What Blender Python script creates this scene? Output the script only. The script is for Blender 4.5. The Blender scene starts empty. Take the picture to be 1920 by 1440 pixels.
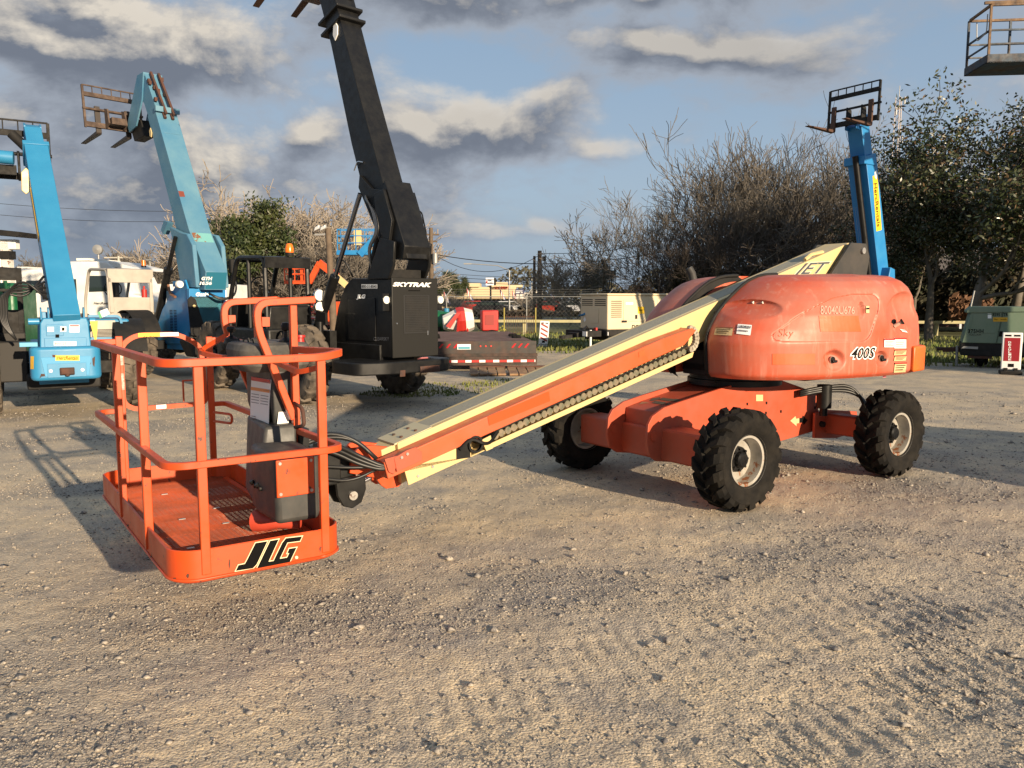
import bpy, math, random
import numpy as np
from math import sin, cos, pi, radians, sqrt, atan2
from mathutils import Vector, Matrix, noise as mnoise
from mathutils.bvhtree import BVHTree
random.seed(7); np.random.seed(7)
SC = bpy.context.scene
COL = SC.collection
# ------------------------------------------------------------------ camera
CAMH = 1.74; FPX = 1500.0; PITCH = math.atan(160/1500.0)
cd = bpy.data.cameras.new('camera'); cam = bpy.data.objects.new('camera', cd); COL.objects.link(cam)
cam.location = (0, 0, CAMH); cam.rotation_euler = (pi/2-PITCH, 0, 0)
cd.sensor_width = 36; cd.lens = 36*FPX/1920; cd.clip_start = .05; cd.clip_end = 3000
SC.camera = cam
# ------------------------------------------------------------------ light
SUN_AZ = radians(-53); SUN_EL = radians(13.5)
SV = Vector((cos(SUN_AZ)*cos(SUN_EL), sin(SUN_AZ)*cos(SUN_EL), sin(SUN_EL)))
sd = bpy.data.lights.new('sun', 'SUN'); sun = bpy.data.objects.new('sun', sd); COL.objects.link(sun)
sd.energy = 5.0; sd.angle = radians(.6); sd.color = (1, .80, .56)
sun.rotation_euler = SV.to_track_quat('Z', 'Y').to_euler()
SC.view_settings.view_transform = 'Standard'; SC.view_settings.look = 'None'
SC.view_settings.exposure = .80; SC.view_settings.gamma = 1
SC.render.resolution_x = 1024; SC.render.resolution_y = 768
W = bpy.data.worlds.new('World'); SC.world = W; W.use_nodes = True
def sky():
    nt = W.node_tree; bg = nt.nodes['Background']; bg.inputs[1].default_value = .076
    def kit(tree):
        N = tree.nodes; L = tree.links
        def math_(op, a, b=None, clamp=False):
            n = N.new('ShaderNodeMath'); n.operation = op; n.use_clamp = clamp
            for i, q in enumerate((a, b)):
                if q is None: continue
                if hasattr(q, 'links'): L.new(q, n.inputs[i])
                else: n.inputs[i].default_value = q
            return n.outputs[0]
        def ramp(f, stops):
            n = N.new('ShaderNodeValToRGB'); L.new(f, n.inputs[0]); e = n.color_ramp.elements
            while len(e) < len(stops): e.new(.5)
            for q, (p, c) in zip(e, stops): q.position = p; q.color = (*c, 1)
            n.color_ramp.interpolation = 'EASE'
            return n.outputs[0]
        def mix(f, a, b):
            n = N.new('ShaderNodeMix'); n.data_type = 'RGBA'
            for i, q in ((0, f), (6, a), (7, b)):
                if hasattr(q, 'links'): L.new(q, n.inputs[i])
                else: n.inputs[i].default_value = q if i == 0 else (*q, 1)
            return n.outputs[2]
        return N, L, math_, ramp, mix
    # cloud density as a function of azimuth and elevation: large banks where the sky has them, broken up by noise
    g = bpy.data.node_groups.new('cloud_density', 'ShaderNodeTree')
    g.interface.new_socket('azimuth', in_out='INPUT', socket_type='NodeSocketFloat'); g.interface.new_socket('elevation', in_out='INPUT', socket_type='NodeSocketFloat')
    g.interface.new_socket('density', in_out='OUTPUT', socket_type='NodeSocketFloat')
    N, L, math_, ramp, mix = kit(g); gi = N.new('NodeGroupInput'); go = N.new('NodeGroupOutput'); az, el = gi.outputs[0], gi.outputs[1]
    cb = N.new('ShaderNodeCombineXYZ'); L.new(az, cb.inputs[0]); L.new(math_('MULTIPLY', el, 1.7), cb.inputs[1]); cb.inputs[2].default_value = .7
    def nz(scale, d, r, dist=0):
        n = N.new('ShaderNodeTexNoise'); n.inputs['Scale'].default_value = scale; n.inputs['Detail'].default_value = d; n.inputs['Roughness'].default_value = r; n.inputs['Distortion'].default_value = dist
        L.new(cb.outputs[0], n.inputs[0]); return n.outputs[0]
    n1 = math_('MULTIPLY', math_('SUBTRACT', nz(6.0, 11, .60, .15), .5), 2.1)
    n2 = math_('MULTIPLY', math_('SUBTRACT', nz(2.2, 3, .5), .5), .9)
    w1 = math_('ADD', az, math_('MULTIPLY', math_('SUBTRACT', nz(7, 3, .5), .5), .10)); w2 = math_('ADD', el, math_('MULTIPLY', math_('SUBTRACT', nz(8, 3, .5), .5), .07))
    tot = math_('ADD', math_('ADD', n1, n2), .33)
    for u, v, ru, rv, w in ((120, 70, 170, 50, .85), (300, 110, 120, 90, .5), (470, 150, 110, 60, .45), (820, 25, 190, 62, .9), (600, 262, 42, 28, .75), (880, 245, 190, 58, .85), (1040, 195, 70, 40, .5), (1330, 125, 190, 42, .85), (1230, 0, 250, 26, .6), (190, 350, 260, 90, .45), (520, 420, 260, 60, .5), (80, 250, 140, 60, .4), (1130, 300, 70, 26, .5), (1000, 430, 120, 12, .35), (930, 120, 110, 40, -.5), (1560, 150, 220, 120, -.25), (1180, 220, 80, 50, -.4), (450, 240, 70, 50, -.35), (1250, 350, 200, 60, -.4), (560, 30, 60, 70, -.1)):
        a0 = math.atan((u-960)/1500.); e0 = math.atan((560-v)/1500.*cos(a0)); ra = ru/1500.; re = rv/1500.
        x = math_('DIVIDE', math_('SUBTRACT', w1, a0), ra); y = math_('DIVIDE', math_('SUBTRACT', w2, e0), re)
        q = math_('ADD', math_('MULTIPLY', x, x), math_('MULTIPLY', y, y))
        tot = math_('ADD', tot, math_('MULTIPLY', math_('POWER', 2.718, math_('MULTIPLY', q, -1.0)), w))
    L.new(tot, go.inputs[0])
    N, L, math_, ramp, mix = kit(nt)
    tc = N.new('ShaderNodeTexCoord'); sp = N.new('ShaderNodeSeparateXYZ'); L.new(tc.outputs['Generated'], sp.inputs[0]); X, Y, Z = sp.outputs
    az = math_('ARCTAN2', X, Y); el = math_('ARCSINE', Z)
    def dens(dx, dy):
        n = N.new('ShaderNodeGroup'); n.node_tree = g; L.new(math_('ADD', az, dx), n.inputs[0]); L.new(math_('ADD', el, dy), n.inputs[1]); return n.outputs[0]
    d1 = dens(0, 0); d2 = dens(.012, .020)
    sk = N.new('ShaderNodeTexSky'); sk.sky_type = 'NISHITA'; sk.sun_disc = False
    sk.sun_elevation = SUN_EL; sk.sun_rotation = pi/2-SUN_AZ; sk.air_density = 1.0; sk.dust_density = 1.2; sk.ozone_density = 2.0
    cover = ramp(d1, [(.05, (0, 0, 0)), (.62, (1, 1, 1))])
    edge = math_('MULTIPLY', math_('SUBTRACT', d1, d2), 2.6); edge = math_('MULTIPLY', math_('ADD', edge, -.06, clamp=True), math_('ADD', math_('MULTIPLY', az, -.45), .62, clamp=True))
    dark = ramp(d1, [(.40, (1, 1, 1)), (1.10, (0, 0, 0))])
    shade = mix(dark, (1.35, 1.55, 1.95), (2.8, 3.1, 3.6)); cloud = mix(edge, shade, (6.4, 5.8, 4.9))
    up = ramp(Z, [(0, (0, 0, 0)), (.45, (1, 1, 1))])
    skyc = mix(.82, sk.outputs[0], mix(up, (3.1, 3.85, 4.7), (2.1, 3.05, 4.3)))
    col = mix(cover, skyc, cloud)
    low = ramp(Z, [(.0, (1, 1, 1)), (.16, (0, 0, 0))])
    hz = mix(ramp(math_('ADD', math_('MULTIPLY', X, .7), .5), [(.1, (0, 0, 0)), (.75, (1, 1, 1))]), (1.6, 2.0, 2.6), (2.6, 3.3, 4.2))
    col = mix(math_('MULTIPLY', low, .65), col, hz)
    L.new(col, bg.inputs[0])
sky()
# ------------------------------------------------------------------ materials
MATS = {}
def mat(name, col, rough=.5, metal=0, col2=None, scale=3., lo=.4, hi=.65, bump=0, bscale=60, spots=None, sscale=9, sth=.68, streak=None, spec=None, emit=None, alpha=None):
    if name in MATS: return MATS[name]
    m = bpy.data.materials.new(name); m.use_nodes = True; MATS[name] = m
    nt = m.node_tree; N = nt.nodes; L = nt.links; b = N['Principled BSDF']
    b.inputs['Base Color'].default_value = (*col, 1); b.inputs['Roughness'].default_value = rough; b.inputs['Metallic'].default_value = metal
    if spec is not None: b.inputs['Specular IOR Level'].default_value = spec
    tc = N.new('ShaderNodeTexCoord'); out = None
    def nz(s, d=5, r=.6, sc=None):
        n = N.new('ShaderNodeTexNoise'); n.inputs['Scale'].default_value = s; n.inputs['Detail'].default_value = d; n.inputs['Roughness'].default_value = r
        if sc:
            mp = N.new('ShaderNodeMapping'); mp.inputs[3].default_value = sc; L.new(tc.outputs['Object'], mp.inputs[0]); L.new(mp.outputs[0], n.inputs[0])
        else: L.new(tc.outputs['Object'], n.inputs[0])
        return n.outputs[0]
    def rmp(f, a, c):
        n = N.new('ShaderNodeMapRange'); n.inputs[1].default_value = a; n.inputs[2].default_value = c; L.new(f, n.inputs[0]); return n.outputs[0]
    def mx(f, a, c):
        n = N.new('ShaderNodeMix'); n.data_type = 'RGBA'; L.new(f, n.inputs[0])
        for i, q in ((6, a), (7, c)):
            if hasattr(q, 'links'): L.new(q, n.inputs[i])
            else: n.inputs[i].default_value = (*q, 1)
        return n.outputs[2]
    cur = col
    if col2: cur = mx(rmp(nz(scale), lo, hi), cur, col2)
    if streak: cur = mx(rmp(nz(14, 4, .6, (1, 1, .12)), .55, .8), cur, streak)
    if spots: cur = mx(rmp(nz(sscale, 6, .65), sth, sth+.04), cur, spots)
    if hasattr(cur, 'links'):
        L.new(cur, b.inputs['Base Color'])
        r2 = N.new('ShaderNodeMapRange'); L.new(nz(scale*2.3), r2.inputs[0]); r2.inputs[1].default_value = .3; r2.inputs[2].default_value = .7
        r2.inputs[3].default_value = max(.05, rough-.1); r2.inputs[4].default_value = min(1, rough+.12); L.new(r2.outputs[0], b.inputs['Roughness'])
    if bump:
        bm = N.new('ShaderNodeBump'); bm.inputs['Strength'].default_value = bump; bm.inputs['Distance'].default_value = .01
        L.new(nz(bscale, 4), bm.inputs['Height']); L.new(bm.outputs[0], b.inputs['Normal'])
    if emit: b.inputs['Emission Color'].default_value = (*emit, 1); b.inputs['Emission Strength'].default_value = 1
    if alpha is not None:
        b.inputs['Alpha'].default_value = alpha
    return m
RUST = (.10, .035, .015)
ORG = mat('orange_paint', (.58, .066, .008), .42, col2=(.49, .065, .014), scale=2.5, spots=(.10, .035, .02), sscale=15, sth=.635)
FADE = mat('faded_orange', (.48, .078, .032), .48, col2=(.40, .135, .09), scale=1.5, lo=.38, hi=.66, streak=(.50, .21, .15))
CHAS = mat('chassis_orange', (.45, .072, .03), .5, col2=(.36, .082, .045), scale=2.5, spots=(.2, .06, .03), sscale=20, sth=.72)
BRT = mat('bright_orange_patch', (.68, .06, .004), .45)
CRM = mat('cream_paint', (.60, .455, .205), .42, col2=(.54, .42, .215), scale=2, spots=(.2, .08, .03), sscale=22, sth=.74)
GRIP = mat('grey_grip', (.31, .29, .225), .85, bump=.3, bscale=300)
BLK = mat('black_paint', (.0055, .0055, .006), .42, col2=(.010, .010, .0095), scale=4, spec=.3)
BLKM = mat('black_matt', (.009, .009, .009), .7, col2=(.018, .016, .014), scale=5, spec=.3)
DKG = mat('dark_grey', (.032, .033, .033), .6, col2=(.055, .05, .045), scale=3, spec=.3)
CONS = mat('console_grey', (.030, .033, .033), .5, col2=(.06, .056, .05), scale=4)
HOSE = mat('hose_rubber', (.012, .012, .012), .45)
RUB = mat('tyre_rubber', (.0065, .006, .0055), .85, spec=.2, col2=(.017, .0145, .0115), scale=6, bump=.4, bscale=90)
RUBD = mat('dusty_tyre', (.03, .025, .02), .9, col2=(.13, .105, .08), scale=5, lo=.35, hi=.6, bump=.5, bscale=60)
CHR = mat('chrome', (.7, .7, .7), .15, 1)
STL = mat('steel', (.45, .43, .40), .4, .8, spots=RUST, sscale=12, sth=.6)
RIM = mat('silver_rim', (.44, .42, .38), .40, .3, col2=(.30, .275, .23), scale=6, spots=(.22, .07, .02), sscale=7, sth=.60)
WHT = mat('white_paint', (.72, .72, .70), .4, col2=(.6, .6, .57), scale=2)
WLAB = mat('white_label', (.78, .78, .76), .5)
LTXT = mat('grey_print', (.16, .16, .17), .6)
REDP = mat('red_print', (.55, .03, .02), .5)
TAN = mat('tan_label', (.60, .46, .24), .5)
BLKT = mat('black_lettering', (.007, .007, .007), .8, spec=.1)
YEL = mat('yellow_label', (.85, .52, .01), .45)
GRAT = mat('rusty_orange_grating', (.42, .065, .012), .75, col2=(.26, .05, .014), scale=4, lo=.35, hi=.65)
RUSTM = mat('rusty_steel', (.09, .035, .02), .8, col2=(.05, .03, .025), scale=5)
BLUA = mat('sky_blue_paint', (.022, .185, .36), .42, col2=(.03, .21, .39), scale=1.6, spots=(.16, .05, .02), sscale=5, sth=.74)
BLUB = mat('faded_teal_blue_paint', (.050, .165, .275), .5, col2=(.105, .225, .30), scale=1.4, lo=.3, hi=.7, spots=(.17, .07, .03), sscale=6, sth=.73)
BLUC = mat('deep_blue_paint', (.012, .17, .42), .42, col2=(.02, .20, .44), scale=2, spots=(.10, .05, .03), sscale=12, sth=.74)
BLUE = mat('blue_paint', (.01, .15, .42), .4)
TEAL = mat('dark_teal_paint', (.01, .12, .19), .5)
GLS = mat('dark_glass', (.02, .03, .03), .06, spec=.8)
LENS = mat('lamp_lens', (.75, .74, .68), .15)
AMB = mat('amber_lens', (.75, .16, .01), .25)
RED = mat('red_paint', (.38, .02, .015), .45)
TANP = mat('tan_machine_paint', (.60, .50, .33), .5, col2=(.56, .46, .30), scale=1.5)
GRNP = mat('sage_green_paint', (.13, .19, .13), .5, col2=(.16, .21, .15), scale=1.5)
DKGR = mat('dark_green_paint', (.005, .09, .03), .4, col2=(.01, .12, .05), scale=2)
GRYC = mat('grey_cab_paint', (.40, .37, .32), .5, col2=(.34, .31, .27), scale=3)
WOOD = mat('weathered_pole_wood', (.13, .095, .065), .85, col2=(.09, .065, .045), scale=3)
GALV = mat('galvanised_steel', (.32, .32, .31), .5, .5)
# ------------------------------------------------------------------ mesh builder
class M:
    def __init__(s): s.v = []; s.f = []
    def add(s, vs, fs):
        o = len(s.v); s.v += [tuple(v) for v in vs]; s.f += [tuple(i+o for i in f) for f in fs]; return s
    def box(s, x0, x1, y0, y1, z0, z1):
        return s.add([(x0,y0,z0),(x1,y0,z0),(x1,y1,z0),(x0,y1,z0),(x0,y0,z1),(x1,y0,z1),(x1,y1,z1),(x0,y1,z1)],
            [(0,3,2,1),(4,5,6,7),(0,1,5,4),(1,2,6,5),(2,3,7,6),(3,0,4,7)])
    def prism(s, poly, a, b, plane='xz'):
        n = len(poly)
        g = {'xz': lambda p, t: (p[0], t, p[1]), 'yz': lambda p, t: (t, p[0], p[1]), 'xy': lambda p, t: (p[0], p[1], t)}[plane]
        vs = [g(p, a) for p in poly]+[g(p, b) for p in poly]
        fs = [tuple(range(n)), tuple(range(2*n-1, n-1, -1))]+[(i, i+n, (i+1) % n+n, (i+1) % n) for i in range(n)]
        return s.add(vs, fs)
    def tube(s, pts, r, n=8, ph=0, cap=True, ref=None, sq=1.0):
        P = [Vector(p) for p in pts]; m = len(P); R = r if isinstance(r, (list, tuple)) else [r]*m
        T = []
        for i in range(m):
            t = Vector((0, 0, 0))
            if i > 0: t += (P[i]-P[i-1]).normalized()
            if i < m-1: t += (P[i+1]-P[i]).normalized()
            T.append(t.normalized() if t.length > 1e-9 else Vector((0, 0, 1)))
        up = Vector(ref) if ref else (Vector((0, 0, 1)) if abs(T[0].z) < .9 else Vector((1, 0, 0)))
        vs = []
        for i in range(m):
            t = T[i]
            if ref or i == 0: u = (up-t*up.dot(t))
            else: u = (u-t*u.dot(t))
            if u.length < 1e-6: u = t.orthogonal()
            u = u.normalized(); w = t.cross(u)
            k = 1.0
            if 0 < i < m-1 and n == 4:
                c = max(.5, T[i].dot((P[i]-P[i-1]).normalized())); k = 1/c
            for j in range(n):
                a = ph+2*pi*j/n
                vs.append(P[i]+(u*cos(a)*sq+w*sin(a)*k)*R[i])
        fs = [(i*n+j, i*n+(j+1) % n, (i+1)*n+(j+1) % n, (i+1)*n+j) for i in range(m-1) for j in range(n)]
        if cap: fs += [tuple(range(n-1, -1, -1)), tuple((m-1)*n+j for j in range(n))]
        return s.add(vs, fs)
    def rail(s, pts, w=.038, ref=(0, 0, 1), r=0, k=5):
        if r: pts = fillet(pts, r, k)
        return s.tube(pts, w*.7071, 4, pi/4, ref=ref)
    def beam(s, a, b, w, h, ref=(0, 0, 1)):
        A = Vector(a); B = Vector(b); t = (B-A).normalized(); u = Vector(ref); u = (u-t*u.dot(t)); u = u.normalized() if u.length > 1e-6 else t.orthogonal().normalized(); q = t.cross(u)
        vs = [P+q*i*w/2+u*j*h/2 for P in (A, B) for i, j in ((-1,-1),(1,-1),(1,1),(-1,1))]
        return s.add(vs, [(0,3,2,1),(4,5,6,7),(0,1,5,4),(1,2,6,5),(2,3,7,6),(3,0,4,7)])
    def lathe(s, prof, n=32, c=(0, 0, 0), axis='y', close=False):
        m = len(prof); vs = []
        for i in range(n):
            a = 2*pi*i/n
            for r, t in prof:
                p = (r*cos(a), t, r*sin(a)) if axis == 'y' else ((r*cos(a), r*sin(a), t) if axis == 'z' else (t, r*cos(a), r*sin(a)))
                vs.append((p[0]+c[0], p[1]+c[1], p[2]+c[2]))
        fs = []
        for i in range(n):
            j = (i+1) % n
            for k in range(m-1): fs.append((i*m+k, i*m+k+1, j*m+k+1, j*m+k))
            if close: fs.append((i*m+m-1, i*m, j*m, j*m+m-1))
        return s.add(vs, fs)
    def cyl(s, a, b, r, n=16, r2=None):
        return s.tube([a, b], [r, r if r2 is None else r2], n)
    def grid(s, fn, nu, nv):
        vs = [fn(i/nu, j/nv) for i in range(nu+1) for j in range(nv+1)]
        return s.add(vs, [(i*(nv+1)+j, i*(nv+1)+j+1, (i+1)*(nv+1)+j+1, (i+1)*(nv+1)+j) for i in range(nu) for j in range(nv)])
    def obj(s, name, m, parent=None, smooth=False, bevel=0, seg=2):
        me = bpy.data.meshes.new(name); me.from_pydata(s.v, [], s.f); me.update()
        if s.f:
            import bmesh
            bm = bmesh.new(); bm.from_mesh(me); bmesh.ops.recalc_face_normals(bm, faces=bm.faces); bm.to_mesh(me); bm.free()
        o = bpy.data.objects.new(name, me); COL.objects.link(o); me.materials.append(m)
        if smooth:
            for p in me.polygons: p.use_smooth = True
            if smooth != 'all':
                me.set_sharp_from_angle(angle=radians(smooth if smooth > 1 else 40))
        if bevel:
            md = o.modifiers.new('bevel', 'BEVEL'); md.width = bevel; md.segments = seg; md.limit_method = 'ANGLE'; md.angle_limit = radians(40); md.harden_normals = False
            for p in me.polygons: p.use_smooth = True
            me.set_sharp_from_angle(angle=radians(35))
        if parent: o.parent = parent
        return o
def fillet(pts, r, k=5):
    P = [Vector(p) for p in pts]; out = [P[0]]
    for i in range(1, len(P)-1):
        a = (P[i-1]-P[i]); b = (P[i+1]-P[i]); d = min(r, a.length*.49, b.length*.49)
        A = P[i]+a.normalized()*d; B = P[i]+b.normalized()*d
        for j in range(k+1):
            t = j/k; out.append(A*(1-t)**2+P[i]*2*t*(1-t)+B*t*t)
    out.append(P[-1]); return out
def thing(name, label, cat, loc=(0, 0, 0), rz=0, group=None):
    o = bpy.data.objects.new(name, None); COL.objects.link(o); o.location = loc; o.rotation_euler = (0, 0, rz); o.empty_display_size = .2
    o['label'] = label; o['category'] = cat
    if group: o['group'] = group
    return o
def tag(o, label=None, cat=None, group=None, kind=None):
    if label: o['label'] = label
    if cat: o['category'] = cat
    if group: o['group'] = group
    if kind: o['kind'] = kind
    return o
def wmat(o):
    m = Matrix.LocRotScale(o.location, o.rotation_euler, o.scale)
    return wmat(o.parent) @ m if o.parent else m
# the reference view, used only to read where a marking sits on a surface that is already built
CF = Vector((0, cos(PITCH), -sin(PITCH))); CU = Vector((0, sin(PITCH), cos(PITCH))); CR = Vector((1, 0, 0)); CP = Vector((0, 0, CAMH))
def ray(u, v): return (CF+CR*((u-960)/FPX)+CU*((720-v)/FPX))
def proj(P):
    d = Vector(P)-CP; z = d.dot(CF); return (960+FPX*d.dot(CR)/z, 720-FPX*d.dot(CU)/z)
def bvh(objs):
    vs = []; fs = []
    for o in objs:
        m = wmat(o); k = len(vs)
        vs += [m @ v.co for v in o.data.vertices]; fs += [tuple(i+k for i in p.vertices) for p in o.data.polygons]
    return BVHTree.FromPolygons(vs, fs)
def at(u, v, Y):
    r = ray(u, v); return CP+r*(Y/r.y)
def gnd(u, v, z=0):
    r = ray(u, v); return CP+r*((z-CAMH)/r.z)
def text_mesh(s, bold=.02, shear=0, spacing=1.0):
    c = bpy.data.curves.new('t', 'FONT'); c.body = s; c.offset = bold; c.shear = shear; c.space_character = spacing; c.resolution_u = 3
    o = bpy.data.objects.new('t', c); me = bpy.data.meshes.new_from_object(o)
    vs = [(v.co.x, v.co.y) for v in me.vertices]; fs = [tuple(p.vertices) for p in me.polygons]
    bpy.data.objects.remove(o); bpy.data.meshes.remove(me); bpy.data.curves.remove(c)
    return norm2(vs, fs)
def norm2(vs, fs):
    x0 = min(v[0] for v in vs); x1 = max(v[0] for v in vs); y0 = min(v[1] for v in vs); y1 = max(v[1] for v in vs)
    return [((v[0]-x0)/(x1-x0), 1-(v[1]-y0)/(y1-y0)) for v in vs], fs
def rect_mesh(nu=6, nv=3):
    return [(i/nu, j/nv) for i in range(nu+1) for j in range(nv+1)], [(i*(nv+1)+j, i*(nv+1)+j+1, (i+1)*(nv+1)+j+1, (i+1)*(nv+1)+j) for i in range(nu) for j in range(nv)]
def poly_mesh(polys):      # list of polygons in px
    vs = []; fs = []
    for p in polys: fs.append(tuple(range(len(vs), len(vs)+len(p)))); vs += p
    return vs, fs
def decal(tree, m2, quad, name, mt, parent, off=.003):
    """quad: TL,TR,BR,BL ; None when m2 is already in picture units"""
    inv = wmat(parent).inverted(); vs = []; last = None
    for u, v in m2[0]:
        if quad:
            a, b, c, d = quad
            x = (a[0]*(1-u)+b[0]*u)*(1-v)+(d[0]*(1-u)+c[0]*u)*v; y = (a[1]*(1-u)+b[1]*u)*(1-v)+(d[1]*(1-u)+c[1]*u)*v
        else: x, y = u, v
        r = ray(x, y).normalized()
        loc, nor, idx, dist = tree.ray_cast(CP, r)
        if loc is None:
            if last is None: vs.append(None); continue
            loc = CP+r*last; nor = -r; dist = last
        last = dist
        if nor.dot(r) > 0: nor = -nor
        vs.append(inv @ (loc+nor*off-r*off*.5))
    good = next((v for v in vs if v is not None), Vector((0, 0, 0)))
    vs = [v if v is not None else good for v in vs]
    mm = M(); mm.v = [tuple(v) for v in vs]; mm.f = list(m2[1])
    return mm.obj(name, mt, parent)
def Q(x0, y0, x1, y1): return [(x0, y0), (x1, y0), (x1, y1), (x0, y1)]
def copy_tree(o, parent=None):
    c = o.copy(); COL.objects.link(c); c.parent = parent
    for ch in list(o.children): copy_tree(ch, c)
    return c
# ------------------------------------------------------------------ wheels
def tyre_mesh(R, w, rr, lug=.035, n=18, style='skid'):
    b = M(); h = w/2
    prof = [(rr, h*.72), (rr+.02, h*.80), (rr+(R-rr)*.35, h*.97), (rr+(R-rr)*.65, h*.98), (R-lug*1.8, h*.90), (R-lug, h*.72), (R-lug, 0), (R-lug, -h*.72), (R-lug*1.8, -h*.90), (rr+(R-rr)*.65, -h*.98), (rr+(R-rr)*.35, -h*.97), (rr+.02, -h*.80), (rr, -h*.72)]
    b.lathe(prof, 64)
    pitch = 2*pi/n
    if style == 'skid':
        st = [(h*.985, R-lug*3.0, .58, .60), (h*.93, R-lug*.9, .54, .50), (h*.70, R, .50, .40), (h*.42, R, .34, .16), (h*.30, R, .32, .13), (h*.02, R, .26, -.22)]
    else:
        st = [(h*.99, R-lug*3.2, .62, .25), (h*.94, R-lug*.7, .60, .22), (h*.72, R, .56, .16), (h*.42, R, .44, .05), (h*.10, R, .36, -.05)]
    for sd_ in (1, -1):
        for i in range(n):
            a0 = pitch*(i+(.5 if sd_ < 0 else 0)); top = []; bot = []
            for y, r, wd, ph in st:
                for e in (-1, 1):
                    a = a0+pitch*(ph+e*wd/2)
                    top.append((r*cos(a), sd_*y, r*sin(a)))
                    a = a0+pitch*(ph+e*(wd/2+.06)); q = r-lug*1.25
                    bot.append((q*cos(a), sd_*y*(.9 if r < R else 1), q*sin(a)))
            k = len(st)*2; vs = top+bot; fs = []
            for j in range(len(st)-1):
                p = j*2
                fs += [(p, p+1, p+3, p+2), (p, p+2, p+2+k, p+k), (p+1, p+1+k, p+3+k, p+3)]
            fs += [(0, k, k+1, 1), (k-2, k-1, 2*k-1, 2*k-2)]
            b.add(vs, fs)
    return b
def rim_mesh(R, w, rr):
    b = M(); h = w/2
    prof = [(rr+.012, h*.80), (rr+.012, h*.70), (rr*.90, h*.66), (rr*.86, h*.2), (rr*.84, -h*.05), (rr*.5, -h*.10), (.02, -h*.10), (.02, -h*.18), (rr*.84, -h*.16), (rr*.9, -h*.66), (rr+.012, -h*.70), (rr+.012, -h*.80)]
    b.lathe(prof, 48); return b
def hub_mesh(rr, w):
    b = M(); h = w/2
    b.lathe([(0, h*.46), (rr*.24, h*.46), (rr*.30, h*.38), (rr*.32, h*.14), (rr*.50, h*.10), (rr*.52, -h*.12)], 24)
    for i in range(8):
        a = 2*pi*i/8; b.cyl((rr*.42*cos(a), h*.05, rr*.42*sin(a)), (rr*.42*cos(a), h*.24, rr*.42*sin(a)), rr*.06, 6)
    for i in range(4):
        a = 2*pi*i/4+.4; b.cyl((rr*.13*cos(a), h*.40, rr*.13*sin(a)), (rr*.13*cos(a), h*.47, rr*.13*sin(a)), rr*.04, 6)
    return b
WM = {}
def wheel(parent, x, y, R, w, rr, out, rimm, tyrem, style='skid', lug=.035, n=18, steer=0, spin=0.):
    key = (R, w, rr, rimm.name, tyrem.name, style)
    if key not in WM:
        r = rim_mesh(R, w, rr).obj('wheel', rimm, None, smooth=35); t = tyre_mesh(R, w, rr, lug, n, style).obj('tyre', tyrem, r, smooth=30); h = hub_mesh(rr, w).obj('hub', BLK, r, smooth=35)
        WM[key] = r; o = r
    else: o = copy_tree(WM[key])
    o.parent = parent; o.location = (x, y, R-.006); o.rotation_euler = (0, 0, (0 if out > 0 else pi)+steer)
    return o
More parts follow.
